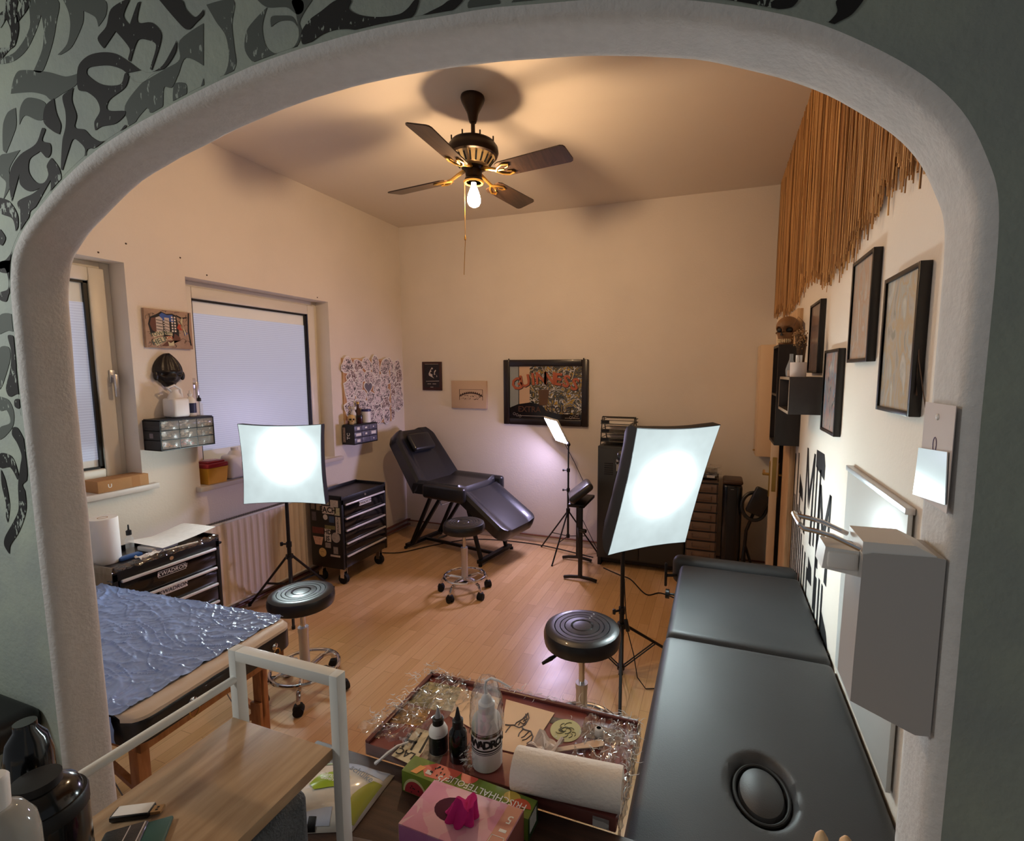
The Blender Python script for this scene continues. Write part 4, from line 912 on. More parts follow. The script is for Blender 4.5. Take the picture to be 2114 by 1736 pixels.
MB().tube([(.285+.085*math.cos(2*PI*i/30), 3.86+.02*math.sin(2*PI*i/30), .655+.10*math.sin(2*PI*i/30)) for i in range(30)], .014, 8, closed=True).build('support_ring', M_black, fs)
MB(rot(V((.93, 0, -.36)), V((.36, 0, .93)), V((0, -1, 0)), (.315, 3.84, .70))).box((-.062, -.105, -.012), (.062, .105, .02), .02, 3).build('square_pad', M_leather, fs)
MB().tube([(.29, 3.87, .62), (.24, 3.90, .45), (.235, 3.92, .3)], .012).build('post', M_blackmetal, fs)
for dx_ in (-.02, .0, .06): MB().tube([(.235, 3.92, .34), (.235+dx_, 3.90+dx_, .15), (.235+dx_*1.6, 3.88+.3*(dx_ == 0), .012)], .010).build('leg', M_blackmetal, fs)
wc = thing('wall_cabinet', 'small white wall cabinet in the corner above the tower heater', 'cabinet', (.355, 4.2, 1.0))
MB().box((.298, 4.10, .995), (XR-.003, YB-.003, 1.86), .003).build('cabinet_body', mat('cream_lacquer', (222, 196, 164), .45), wc)
MB().box((.292, 4.11, 1.0), (.298, YB-.01, 1.855), .001).build('door', mat('cream_lacquer_b', (222, 196, 164), .4), wc)
MB().cyl((.292, 4.14, 1.04), (.276, 4.14, 1.04), .006).build('knob', M_brass, wc)
for i, (px, py) in enumerate(((1567, 841), (1562, 851))):
    p = P(px, py, 1, YB-.01)
    q = thing('wall_key', ['small dark key hanging upper right on the back wall beside the white cabinet', 'small dark key hanging lower left on the back wall beside the white cabinet'][i], 'key', (p.x, YB, p.z))
    MB().cyl((p.x, YB, p.z+.012), (p.x, YB-.012, p.z+.012), .004).build('hook', M_ink, q)
    MB().box((p.x-.012, YB-.010, p.z-.012), (p.x+.012, YB-.004, p.z+.012), .004).box((p.x-.003, YB-.008, p.z-.045), (p.x+.003, YB-.005, p.z-.012)).build('key_blade', M_ink, q)
# cables on the floor
for nm, pts, lb in (('floor_cable', [(-2.95, 3.55, .005), (-2.7, 3.62, .005), (-2.5, 3.9, .005), (-2.2, 4.18, .005), (-1.6, 4.24, .005), (-1.0, 4.1, .005)], 'thin dark cable lying along the back wall behind the reclining chair'),
                    ('floor_cable', [(-.86, 3.9, .005), (-.70, 3.80, .005), (-.6, 3.74, .005), (-.45, 3.52, .005), (-.35, 3.58, .005), (-.2, 3.5, .005)], 'thin black cable winding across the floor in front of the grey locker')):
    P_ = crom([(a, b_) for a, b_, c_ in pts], 6)
    tag(MB().tube([(a, b_, .0055) for a, b_ in P_], .0045, 6).build(nm, M_rubber), lb, 'cable')
sc_ = [(-.44, 2.51, .45), (-.425, 2.50, .30), (-.415, 2.49, .22)]
sw = thing('switch_cable', 'thin black cable with an inline switch hanging from the tilted softbox stand', 'cable', (-.40, 2.5, 0))
MB().tube([(-.437, 2.50, .55), (-.43, 2.50, .42), (-.42, 2.49, .33)], .003, 6).tube([(-.41, 2.48, .27), (-.37, 2.45, .16), (-.345, 2.42, .06), (-.30, 2.42, .006), (-.2, 2.46, .006)], .003, 6).build('cable', M_rubber, sw)
MB(rot(V((.25, -.1, -.95)).normalized(), V((.95, .05, .25)).normalized(), V((0, 1, 0)), (-.416, 2.486, .30))).box((-.032, -.01, -.009), (.032, .01, .009), .004).build('inline_switch', M_black, sw)
# ------------------------------------------------------------------ things on the window wall
X0 = XL
cvs = thing('canvas_painting', 'small cartoon painting of tower blocks and banners above the dark mask', 'painting', (XL, 2.033, 1.785))
cy0, cy1, cz0, cz1 = 1.903, 2.165, 1.787, 2.010
MB().box((XL, cy0, cz0), (XL+.02, cy1, cz1), .001).build('canvas', mat('painted_canvas', (168, 140, 120), .7, var=.1, vscale=30), cvs)
def cp(m, poly, lift, ):   # polygons in canvas units 0..1
    m.prism([(cy0+a*(cy1-cy0), cz0+b_*(cz1-cz0)) for a, b_ in poly], (XL+.02+lift, 0, 0), (0, 1, 0), (0, 0, 1), (.0004, 0, 0))
m = MB(); cp(m, [(.06,.60),(.10,.78),(.26,.88),(.34,.95),(.45,.90),(.58,.92),(.66,.88),(.70,.60),(.70,.25),(.1,.35)], .0001); 
rq = random.Random(21)
for i in range(46):
    ca_, cb_ = rq.random(), rq.random()
    a0_ = rq.random()*6; rr_ = .03+.04*rq.random(); pts_ = [(XL+.0205, cy0+(min(.98, max(.02, ca_+rr_*math.cos(a0_+k_*.6))))*(cy1-cy0), cz0+(min(.97, max(.03, cb_+rr_*math.sin(a0_+k_*.6)))) *(cz1-cz0)) for k_ in range(6)]
    m.tube(pts_, .0009, 4)
cp(m, [(.93,.98),(.96,.98),(.93,.5),(.97,.1),(.94,.1),(.90,.5)], .0003); cp(m, [(.66,.9),(.78,.84),(.9,.87),(.9,.84),(.78,.80),(.66,.86)], .0003)
m.build('black_outline', M_ink, cvs)
m = MB(); cp(m, [(.30,.86),(.36,.92),(.46,.87),(.58,.89),(.60,.70),(.35,.72)], .0006); cp(m, [(.82,.35),(.80,.55),(.86,.45),(.9,.42)], .0006); m.build('blue_sky', mat('canvas_blue', (58, 88, 160), .6), cvs)
m = MB(); cp(m, [(.09,.60),(.13,.76),(.22,.78),(.22,.40),(.14,.44)], .001); cp(m, [(.60,.4),(.72,.3),(.72,.22),(.45,.2),(.30,.05),(.42,.05),(.56,.22)], .0008); m.build('brown_block', mat('canvas_brown', (100, 62, 48), .6), cvs)
m = MB(); cp(m, [(.22,.78),(.30,.82),(.36,.76),(.36,.44),(.22,.42)], .001); cp(m, [(.40,.80),(.50,.80),(.50,.42),(.40,.44)], .001)
for yy in (.47, .55, .63, .71): pass
m.build('pale_block', mat('canvas_pale', (196, 182, 170), .6), cvs)
m = MB()
for c0 in (.545, .605):
    for r0 in range(6): cp(m, [(c0, .44+r0*.072), (c0+.036, .44+r0*.072), (c0+.036, .485+r0*.072), (c0, .485+r0*.072)], .0012)
for r0 in range(5): cp(m, [(.375, .45+r0*.06), (.392, .45+r0*.06), (.392, .48+r0*.06), (.375, .48+r0*.06)], .0012)
m.build('window_dots', mat('canvas_white', (226, 214, 204), .6), cvs)
m = MB()
for yy in (.46, .54, .62, .70): cp(m, [(.225, yy+.02), (.355, yy), (.355, yy+.016), (.225, yy+.036)], .0013); cp(m, [(.405, yy+.03), (.495, yy), (.495, yy+.014), (.405, yy+.044)], .0013)
m.build('storey_lines', M_ink, cvs)
m = MB(); cp(m, [(.12,.36),(.22,.42),(.36,.44),(.36,.33),(.24,.31),(.16,.26)], .0014); cp(m, [(.13,.2),(.22,.26),(.38,.30),(.40,.20),(.28,.10),(.2,.04)], .0014); cp(m, [(.39,.44),(.55,.42),(.55,.34),(.39,.36)], .0014); cp(m, [(.39,.31),(.54,.33),(.55,.24),(.40,.22)], .0014); cp(m, [(.44,.18),(.50,.14),(.57,.20),(.57,.08),(.46,.06)], .0014); cp(m, [(.74,.72),(.78,.84),(.80,.82),(.78,.6),(.84,.35),(.86,.42)], .0014)
m.build('banner', mat('canvas_cream', (206, 196, 160), .6), cvs)
m = MB()
def ctext(tx, a, b_, sz, sl): m.text(tx, (XL+.0222, cy0+a*(cy1-cy0), cz0+b_*(cz1-cz0)), V((0, 1, sl)).normalized(), V((0, -sl, 1)).normalized(), sz, .0003, .02)
ctext('TOWN', .255, .365, .030, .25); ctext('HELP', .27, .18, .040, .4); ctext('OFF', .47, .40, .022, .02); m.build('banner_lettering', mat('canvas_green_grey', (84, 96, 84), .6), cvs)
m = MB(); ctext('ON', .47, .275, .026, .05); cp(m, [(.66,.55),(.70,.66),(.76,.64),(.74,.58),(.78,.5),(.70,.5)], .0012); m.build('red_lettering', mat('canvas_red', (178, 70, 46), .6), cvs)
# carved mask
mk = thing('carved_mask', 'dark carved wooden face mask hanging under the cartoon painting', 'mask', (XL, 2.012, 1.56))
def mask(a, b_):
    ph = (a-.5)*PI; t = b_; z_ = 1.56+t*.198
    wv = .083*(math.sin(PI*min(1, .10+t*.9))**.55)*(1 if t > .45 else (.62+.38*t/.45))*(.9+.1*math.sin(t*3))
    if .12 < t < .36: wv *= 1.10
    y = 2.012+wv*math.sin(ph); x = XL+.004+.055*math.cos(ph)*(.5+.5*math.sin(PI*min(1, t+.1)))
    u_ = (a-.5)*2
    x += .018*math.exp(-((u_)/.16)**2)*math.exp(-((t-.27)/.08)**2)-.016*(math.exp(-((abs(u_)-.34)/.14)**2)*math.exp(-((t-.36)/.05)**2))+.008*math.exp(-((t-.45)/.03)**2)*math.exp(-(u_/.6)**2)+.008*math.exp(-((t-.12)/.03)**2)*math.exp(-(u_/.3)**2)
    if t > .48: x += .0025*math.sin(ph*14)*math.cos(ph)
    return (x, y, z_)
MB().grid(mask, 60, 60).build('mask_face', mat('black_brown_wood', (26, 19, 17), .35, bump=.3, bscale=120), mk)
for s in (-1, 1): MB().ball((XL+.02, 2.012+s*.074, 1.625), .02, 12, (.6, .7, 1.4)).build('ear', mat('black_brown_wood_b', (26, 19, 17), .4), mk)
def organizer(label, y0, y1, z0, z1, fills, clear, grp):
    t = thing('drawer_organizer', label, 'small parts cabinet', (XL, (y0+y1)/2, z0), None); xf = XL+.145; XB = XL if grp == 'o' else XL+.0198
    b = MB().box((XB, y0, z0), (xf, y0+.005, z1)).box((XB, y1-.005, z0), (xf, y1, z1)).box((XB, y0, z1-.005), (xf, y1, z1)).box((XB, y0, z0), (xf, y1, z0+.005)).box((XB, y0, z0), (XB+.005, y1, z1))
    w3 = (y1-y0-.01)/3; h3 = (z1-z0-.01)/3
    for i in (1, 2): b.box((XB, y0+.005+w3*i-.002, z0), (xf-.002, y0+.005+w3*i+.002, z1)).box((XB, y0, z0+.005+h3*i-.002), (xf-.002, y1, z0+.005+h3*i+.002))
    b.box((XB+.01, y0, z1), (xf-.01, y1, z1+.006))
    if grp == 'p': b.box((XL-.001, y0+.02, z0+.02), (XB, y1-.02, 1.150))
    b.build('cabinet_body', M_black, t)
    for r_ in range(3):
        for c_ in range(3):
            a0 = y0+.006+w3*c_; b0 = z1-.004-h3*(r_+1); f = fills[r_][c_]
            d = MB().box((xf-.003, a0+.002, b0+.003), (xf, a0+w3-.003, b0+h3-.003), .001).box((XL+.02, a0+.002, b0+.003), (xf-.003, a0+w3-.003, b0+.005)).tube([(xf, a0+w3*.35, b0+h3*.25), (xf+.008, a0+w3*.5, b0+h3*.22), (xf, a0+w3*.65, b0+h3*.25)], .002, 5)
            dd = d.build('drawer', clear, t)
            if f:
                rr = random.Random(r_*7+c_); q = MB()
                for i in range(26): q.ball((XL+.03+.10*rr.random(), a0+.008+(w3-.018)*rr.random(), b0+.010+h3*.45*rr.random()*f[1]), .0075, 6, (1, 1.2, .8))
                fo = q.build('drawer_contents', mat('contents_'+str(len(bpy.data.materials)), f[0], .6), dd); fo['kind'] = 'stuff'
    return t
M_cl = glassy('clear_drawer_front', (206, 200, 196), .22, .12); M_cl2 = mat('grey_drawer_front', (96, 96, 116), .3)
W_ = (222, 204, 182)
o1 = organizer('black nine-drawer organizer with ink caps and clips beside the big window', 1.857, 2.170, 1.198, 1.372, [[(W_, 1.5), (W_, 1.4), ((210, 190, 166), 1)], [(W_, 1.3), (W_, 1.3), ((190, 166, 140), .9)], [((206, 124, 60), 1.2), ((176, 50, 56), 1.2), ((70, 54, 46), .4)]], M_cl, 'o')
MB().box((XL+.055, 1.8555, 1.27), (XL+.085, 1.857, 1.297)).build('small_sticker', mat('sticker_grey', (120, 112, 118), .5), o1)
o2 = organizer('small black nine-drawer organizer with grey fronts below the corkboard', 3.405, 3.712, 1.015, 1.185, [[None]*3]*3, M_cl2, 'p')
q = MB().box((XL+.025, 3.4035, 1.035), (XL+.05, 3.405, 1.165)); st_ = q.build('side_sticker', mat('sticker_beige', (170, 150, 140), .5), o2)
MB().text('KWADRON', (XL+.038, 3.403, 1.10), (0, 0, 1), (-1, 0, 0), .024, .0003, .01).build('sticker_print', M_ink, st_)
MB().text('TC', (XL+.085, 3.4045, 1.09), (0, 0, 1), (-1, 0, 0), .045, .0004, .02).build('side_mark', M_white, o2)
lb = MB(); w3 = (.307-.01)/3; h3 = (.17-.01)/3
for r_ in range(3):
    for c_ in range(3):
        a0 = 3.411+w3*c_+.5*w3; b0 = 1.181-h3*(r_+.5); s_ = [(.016, .012), (.014, .007), (.006, .006), (.032, .012), (.012, .008), (.03, .014), (.02, .012), (.0, .0), (.006, .006)][r_*3+c_]
        if s_[0]: lb.box((XL+.1455, a0-s_[0], b0-s_[1]), (XL+.1465, a0+s_[0], b0+s_[1]))
lb.build('drawer_labels', M_white, o2)
# bottles on the first organizer
zt = 1.379
jug = thing('plastic_jug', 'milky plastic jug with a handle on the nine-drawer organizer under the mask', 'jug', (XL+.07, 2.01, zt))
MB().box((XL+.02, 1.955, zt), (XL+.125, 2.05, zt+.115), .016, 3).lathe([(.045, .10), (.03, .135), (.02, .15), (.02, .165)], (XL+.072, 2.0, zt), 20).build('jug_body', M_milky, jug)
MB().tube([(XL+.072, 1.985, zt+.15), (XL+.072, 1.96, zt+.175), (XL+.072, 2.00, zt+.19), (XL+.072, 2.035, zt+.165), (XL+.072, 2.04, zt+.11)], .007).build('jug_handle', M_milky, jug)
b1 = thing('bottle', 'white squeeze bottle with a dark blue label on the nine-drawer organizer', 'bottle', (XL+.075, 2.085, zt))
MB().lathe([(.027, 0), (.028, .005), (.028, .09), (.02, .108), (.009, .118), (.009, .128)], (XL+.075, 2.085, zt), 24).build('bottle_body', M_white, b1)
MB().lathe([(.012, .126), (.012, .136), (.006, .14), (.004, .155), (0, .156)], (XL+.075, 2.085, zt), 16).build('cap', M_milky, b1)
MB().grid(lambda a, b_: (XL+.075+.0285*math.cos(-.9+1.8*a), 2.085+.0285*math.sin(-.9+1.8*a), zt+.02+.06*b_), 12, 1).build('label', mat('navy_label', (30, 34, 66), .4), b1)
b2 = thing('bottle', 'small clear bottle with a black cap beside the window handle', 'bottle', (XL+.08, 2.135, zt))
MB().lathe([(.017, 0), (.017, .07), (.008, .084), (.008, .09)], (XL+.08, 2.135, zt), 18).build('bottle_body', M_clear, b2)
MB().lathe([(.011, .088), (.011, .106), (.004, .112), (.003, .125), (0, .126)], (XL+.08, 2.135, zt), 14).build('cap', M_black, b2)
# cardboard box and sill things
cb_ = thing('cardboard_box', 'small brown cardboard box on the sill of the near window', 'box', (XL, 1.72, 1.004))
MB().box((XL-.085, 1.60, 1.0045), (XL+.035, 1.845, 1.068), .002).build('box_body', M_card, cb_)
MB().box((XL+.0352, 1.76, 1.006), (XL+.0356, 1.80, 1.067)).build('brown_tape', mat('brown_tape', (168, 116, 66), .4), cb_)
MB().text('U', (XL+.0355, 1.655, 1.035), (0, 1, 0), (0, 0, 1), .028, .0003, .03).build('box_print', M_paper, cb_)
sp = thing('sharps_bin', 'yellow sharps disposal box with a red lid on the window sill', 'sharps bin', (XL-.03, 2.27, .92))
cx_, cy_, z0 = XL-.032, 2.262, .9195
MB().add([(cx_-.042, cy_-.062, z0), (cx_+.05, cy_-.062, z0), (cx_+.05, cy_+.062, z0), (cx_-.042, cy_+.062, z0), (cx_-.05, cy_-.07, z0+.105), (cx_+.06, cy_-.07, z0+.105), (cx_+.06, cy_+.07, z0+.105), (cx_-.05, cy_+.07, z0+.105)], [(0, 3, 2, 1), (4, 5, 6, 7), (0, 1, 5, 4), (1, 2, 6, 5), (2, 3, 7, 6), (3, 0, 4, 7)]).build('yellow_tub', M_yellow, sp)
ld = MB().box((cx_-.053, cy_-.074, z0+.103), (cx_+.064, cy_+.074, z0+.135), .012, 3).box((cx_-.04, cy_-.06, z0+.13), (cx_+.05, cy_+.06, z0+.148), .008).build('red_lid', M_red, sp)
MB().lathe([(0, .147), (.04, .147), (.04, .152), (0, .154)], (cx_, cy_-.01, z0), 24).build('lid_flap', mat('pinkish_plastic', (206, 160, 166), .4), ld)
jg = thing('canister', 'pale plastic canister with a grey label on the sill behind the sharps bin', 'canister', (XL-.03, 2.44, .92))
MB().box((XL-.085, 2.355, .9195), (XL+.02, 2.53, 1.085), .025, 3).lathe([(.05, .155), (.03, .185), (.022, .19), (.022, .21)], (XL-.03, 2.43, .92), 20).build('canister_body', M_milky, jg)
MB().box((XL+.0202, 2.44, .97), (XL+.021, 2.5, 1.03)).build('label', M_grey, jg)
# corkboard with flash cut-outs
ck = thing('corkboard', 'wood-framed corkboard crowded with paper cutouts beside the corner', 'corkboard', (XL, 3.77, 1.17))
MB().box((XL, 3.46, 1.165), (XL+.0185, 4.08, 1.755)).build('cork_panel', mat('cork', (178, 132, 100), .9, var=.15, vscale=120), ck)
f = MB(); f.box((XL, 3.448, 1.155), (XL+.018, 3.468, 1.768), .002).box((XL, 4.075, 1.155), (XL+.018, 4.095, 1.768), .002).box((XL, 3.468, 1.748), (XL+.018, 4.075, 1.768), .002).box((XL, 3.468, 1.155), (XL+.018, 4.075, 1.175), .002)
f.build('wooden_frame', M_pale, ck)
def ink_mat(i):
    m, nt, b = new_mat('flash_print_%d' % i); L = nt.links.new
    tc = nt.nodes.new('ShaderNodeTexCoord'); n1 = nt.nodes.new('ShaderNodeTexNoise'); n1.inputs['Scale'].default_value = 26+6*i; n1.inputs['Distortion'].default_value = 2.2; n1.inputs['Detail'].default_value = 3
    mp = nt.nodes.new('ShaderNodeMapping'); mp.inputs['Location'].default_value = (i*3.1, i*1.7, i); L(tc.outputs['Object'], mp.inputs['Vector']); L(mp.outputs[0], n1.inputs['Vector'])
    r = nt.nodes.new('ShaderNodeValToRGB'); e = r.color_ramp.elements; r.color_ramp.interpolation = 'LINEAR'
    a = lin([(46, 40, 44), (60, 52, 60), (96, 70, 64), (36, 32, 36)][i % 4]); e[0].position = .40+.02*(i % 3); e[0].color = a; e[1].position = .50+.02*(i % 3); e[1].color = lin((226, 214, 214))
    L(n1.outputs['Fac'], r.inputs['Fac']); L(r.outputs['Color'], b.inputs['Base Color']); b.inputs['Roughness'].default_value = .6; return m
INK = [ink_mat(i) for i in range(6)]
rr = random.Random(11); xs = XL+.0183
n_c = 0
GRP = 'flash cutouts pinned on the corkboard'
for row in range(6):
    for col in range(7):
        y = 3.52+col*.118+rr.gauss(0, .012)+(.02 if row % 2 else 0); z_ = 1.70-row*.094+rr.gauss(0, .01)
        if y > 4.27: y = 4.26
        if row == 5 and col < 2: continue
        if y > 4.1 and row == 5 and col > 5: continue
        w_ = .048+.022*rr.random(); h_ = .052+.03*rr.random(); N_ = 14; ph = rr.random()*6; k_ = rr.choice([2, 3, 4, 5])
        if (row, col) == (2, 2):   # the grey heart
            pts = [(y+.052*(16*math.sin(t)**3)/16, z_+.055*(13*math.cos(t)-5*math.cos(2*t)-2*math.cos(3*t)-math.cos(4*t))/16) for t in [2*PI*i/24 for i in range(24)]]
            ot = [(y+(a-y)*1.18, z_+(b_-z_)*1.18) for a, b_ in pts]
            t = thing('paper_cutout', 'paper cutout of a grey heart in the middle of the corkboard', 'paper cutout', (xs, y, z_), GRP)
            MB().prism(ot, (XL+.0175, 0, 0), (0, 1, 0), (0, 0, 1), (.0072, 0, 0)).build('paper', M_paper, t)
            MB().prism(pts, (XL+.0248, 0, 0), (0, 1, 0), (0, 0, 1), (.0004, 0, 0)).build('heart', mat('heart_grey', (110, 106, 116), .6), t); continue
        pts = []
        for i in range(N_):
            a = 2*PI*i/N_; q = 1+.16*math.sin(k_*a+ph)+.06*rr.random(); pts.append((y+w_*q*math.cos(a), z_+h_*q*math.sin(a)))
        lay = (row*7+col) % 5; xb = XL+.0175 if y < 4.05 else XL-.001; tk = .0012+.0012*lay+(.002 if y >= 4.05 else 0)
        n_c += 1
        t = thing('paper_cutout', 'black ink tattoo drawing cutout among those pinned on the corkboard', 'paper cutout', (xb, y, z_), GRP)
        MB().prism([(y+(a-y)*1.13, z_+(b_-z_)*1.13) for a, b_ in pts], (xb, 0, 0), (0, 1, 0), (0, 0, 1), (tk, 0, 0)).build('paper', M_paper, t)
        MB().prism(pts, (xb+tk+.0001, 0, 0), (0, 1, 0), (0, 0, 1), (.0003, 0, 0)).build('ink_drawing', INK[n_c % 6], t)
# things on the second organizer
zt2 = 1.192
def skull(name, label, c, s, face, col, parent_cat='skull', tilt=0):
    t = thing(name, label, parent_cat, (c[0], c[1], c[2]))
    Mx = Matrix.Translation(V(c)) @ Matrix.Rotation(face, 4, 'Z') @ Matrix.Scale(s, 4)
    # local: faces -Y, unit = about one skull height
    def cran(a, b_):
        th_ = 2*PI*a; ph = PI*b_; x = .36*math.sin(ph)*math.cos(th_); y = .47*math.sin(ph)*math.sin(th_)+.05; z_ = .62+.36*math.cos(ph)
        if y < 0: # brow and face
            fz = z_
            for sx in (-1, 1):
                d = math.hypot((x-sx*.15)/.105, (fz-.50)/.095)
                if d < 1.2: y += .22*max(0, 1-d*d/1.44)
            d = math.hypot(x/.055, (fz-.36)/.075)
            if d < 1: y += .08*(1-d)
        return (x, y, z_)
    M_b = mat('bone_'+str(len(bpy.data.materials)), col, .55, bump=.3, bscale=40, var=.2, vscale=14)
    MB(Mx).grid(cran, 48, 36).build('cranium', M_b, t)
    mx = MB(Mx)
    def maxi(a, b_):
        th_ = -PI*a; r_ = .22+.07*b_; return (r_*math.cos(th_)*.95, -.10+r_*1.25*math.sin(th_), .14+.26*b_)
    mx.grid(maxi, 20, 6)
    for sx in (-1, 1): mx.tube([(sx*.27, -.20, .40), (sx*.35, -.02, .42), (sx*.33, .12, .46)], .035, 6)
    mx.build('face_bone', M_b, t)
    for sx in (-1, 1): MB(Mx).ball((sx*.15, -.235, .50), .092, 14, (1.05, .6, .95)).build('eye_socket', M_ink, t)
    MB(Mx).prism([(-.045, .30), (.045, .30), (.0, .42)], (0, -.475, 0), (1, 0, 0), (0, 0, 1), (0, .10, 0)).build('nose_cavity', M_ink, t)
    jw = MB(Mx)
    def jaw(a, b_):
        th_ = -PI*a; r_ = .20+.02*b_; return (r_*math.cos(th_), -.10+r_*1.35*math.sin(th_), .0+.115*b_)
    jw.grid(jaw, 20, 3)
    for sx in (-1, 1): jw.box((sx*.21-.02, -.12, .02), (sx*.21+.02, .02, .36), .02)
    jw.build('jaw', M_b, t)
    te = MB(Mx)
    for i in range(10):
        th_ = -PI*(.15+.7*i/9)
        for z0_, z1_ in ((.06, .125), (.13, .19)): te.box((.225*math.cos(th_)-.017, -.10+.285*math.sin(th_)-.02, z0_), (.225*math.cos(th_)+.017, -.10+.285*math.sin(th_)+.015, z1_), .008)
    te.build('teeth', mat('old_teeth_'+str(len(bpy.data.materials)), (206, 186, 146), .4), t)
    return t
skull('skull_figure', 'small yellowish toy skull on the organizer below the corkboard', (XL+.08, 3.455, zt2), .085, R(50), (206, 172, 112))
q = thing('bottle', 'white spray bottle behind the small skull on the organizer', 'bottle', (XL+.05, 3.515, zt2))
MB().lathe([(.024, 0), (.024, .09), (.012, .115), (.01, .125)], (XL+.05, 3.515, zt2), 20).build('bottle_body', M_milky, q); MB().box((XL+.035, 3.50, zt2+.122), (XL+.08, 3.525, zt2+.15), .006).build('spray_head', M_white, q)
q = thing('bottle', 'tall brown glass bottle behind the white tin on the organizer', 'bottle', (XL+.05, 3.575, zt2))
MB().lathe([(.023, 0), (.023, .11), (.01, .14), (.01, .165), (.011, .17), (0, .17)], (XL+.05, 3.575, zt2), 20).build('bottle_body', mat('brown_glass', (70, 44, 34), .15), q); MB().lathe([(.013, .168), (.013, .19), (0, .19)], (XL+.05, 3.575, zt2), 14).build('cap', M_brass, q)
q = thing('jar', 'small dark red jar between the toy skull and the white tin', 'jar', (XL+.10, 3.535, zt2))
MB().lathe([(.025, 0), (.026, .004), (.026, .055), (0, .055)], (XL+.10, 3.535, zt2), 20).build('jar_body', mat('dark_red_glass', (52, 20, 26), .15), q); MB().lathe([(.027, .055), (.027, .07), (0, .071)], (XL+.10, 3.535, zt2), 20).build('lid', M_black, q)
q = thing('tin', 'white cylindrical tin with a dark blue lid on the small organizer', 'tin', (XL+.09, 3.635, zt2))
MB().lathe([(.04, 0), (.04, .10), (0, .10)], (XL+.09, 3.635, zt2), 28).build('tin_body', M_white, q); MB().lathe([(.042, .10), (.042, .118), (.04, .12), (0, .12)], (XL+.09, 3.635, zt2), 28).build('lid', mat('navy_lid', (44, 44, 92), .4), q)
# paper roll and small things on the near tool chest (top mat at z .692)
zc = .7105
pr_ = thing('paper_towel_roll', 'upright white paper towel roll on the tool chest behind the left jamb', 'paper roll', (-2.80, 1.43, zc))
pxx = P(218, 1165, 2, zc)
MB().lathe([(.02, .0), (.056, 0), (.058, .004), (.058, .22), (.056, .225), (.02, .225)], (pxx.x-.03, max(1.478, pxx.y), zc), 32).build('paper_roll', M_paper, pr_)
MB().lathe([(.02, .0), (.0205, .226), (.018, .226), (.0175, 0)], (pxx.x-.03, max(1.478, pxx.y), zc), 20).build('cardboard_core', M_card, pr_)
pr_.location = (pxx.x-.03, max(1.478, pxx.y), zc); 
for ch in pr_.children:
    for v_ in ch.data.vertices: v_.co += V((-2.80, 1.43, zc))-V(pr_.location)
b3 = thing('bottle', 'small clear bottle with a black dropper cap beside the upright paper roll', 'bottle', (-2.86, 1.60, zc))
MB().lathe([(.018, 0), (.018, .075), (.008, .09), (.008, .098)], (-2.86, 1.60, zc), 18).build('bottle_body', M_clear, b3); MB().lathe([(.012, .096), (.012, .118), (.004, .124), (.003, .15), (0, .15)], (-2.86, 1.60, zc), 14).build('cap', M_black, b3)
def curl(a, b_): return (-2.93+.24*b_-.02*a, 1.62+.30*a+.03*b_, zc+.028+.035*(a*a)*b_**.5*.6+.02*(1-b_)*abs(a-.45)*2)
tag(MB().grid(curl, 16, 12).build('drawing_sheet', mat('sketch_paper', (228, 224, 222), .8, var=.04, vscale=40)), 'curled white sheet with faint drawings on the near tool chest', 'paper')
tag(MB().box((-2.86, 1.63, zc), (-2.74, 1.76, zc+.025), .006).build('wipe_pack', M_milky), 'white folded pack under the curled drawing sheet on the tool chest', 'pack')
tag(MB().cyl((-2.72, 1.63, zc+.006), (-2.675, 1.82, zc+.006), .005).build('marker_pen', M_white), 'thin white pen lying at the front edge of the tool chest', 'pen')
tag(MB().box((-2.80, 1.50, zc), (-2.76, 1.60, zc+.018), .006).build('blue_lighter', mat('blue_plastic', (48, 84, 140), .35)), 'blue plastic tube lying beside the paper roll on the tool chest', 'tube')
tag(MB().grid(crumple((-2.72, 1.53, zc+.012), (0, .11, 0), (.035, .02, 0), (0, 0, 1), 12, 6, .02, 3, 4), 14, 8).build('crumpled_tissue', M_paper), 'small crumpled white tissue at the front of the tool chest top', 'tissue')
fl_ = MB()
fl_.grid(lambda a, b_: (-2.645+.006*b_+.01*noise.noise(V((a*20, b_*5, 1))), 1.395+.53*a, .740-.03*b_+.006*noise.noise(V((a*26, b_*7, 4)))), 60, 5)
fl_.grid(lambda a, b_: (-2.95+.31*a, 1.396-.006*b_+.003*noise.noise(V((a*20, b_*5, 1))), .738-.12*b_), 40, 8)
fl_.build('cling_film', M_film, bpy.data.objects['tool_chest'])

# ------------------------------------------------------------------ pictures on the back wall
pq = thing('plaque', 'small dark wooden plaque with a pale tattoo machine motif on the back wall', 'plaque', (-2.755, YB, 1.46))
a0, a1, b0, b1 = -2.868, -2.643, 1.463, 1.752
MB().box((a0, YB-.018, b0), (a1, YB+.001, b1), .004).build('wooden_board', mat('dark_red_brown_wood', (58, 30, 24), .35, stretch=(20, 20, 2), vscale=3, var=.15), pq)
MB().box((a0+.026, YB-.0195, b0+.03), (a1-.026, YB-.018, b1-.026)).build('black_plate', mat('engraved_black_plate', (30, 26, 25), .3, var=.25, vscale=40), pq)
M_sil = mat('pale_engraving', (200, 188, 180), .4)
m = MB()
def pp2(poly): m.prism([(a0+a*(a1-a0), b1-b_*(b1-b0)) for a, b_ in poly], (0, YB-.0198, 0), (1, 0, 0), (0, 0, 1), (0, -.0003, 0))
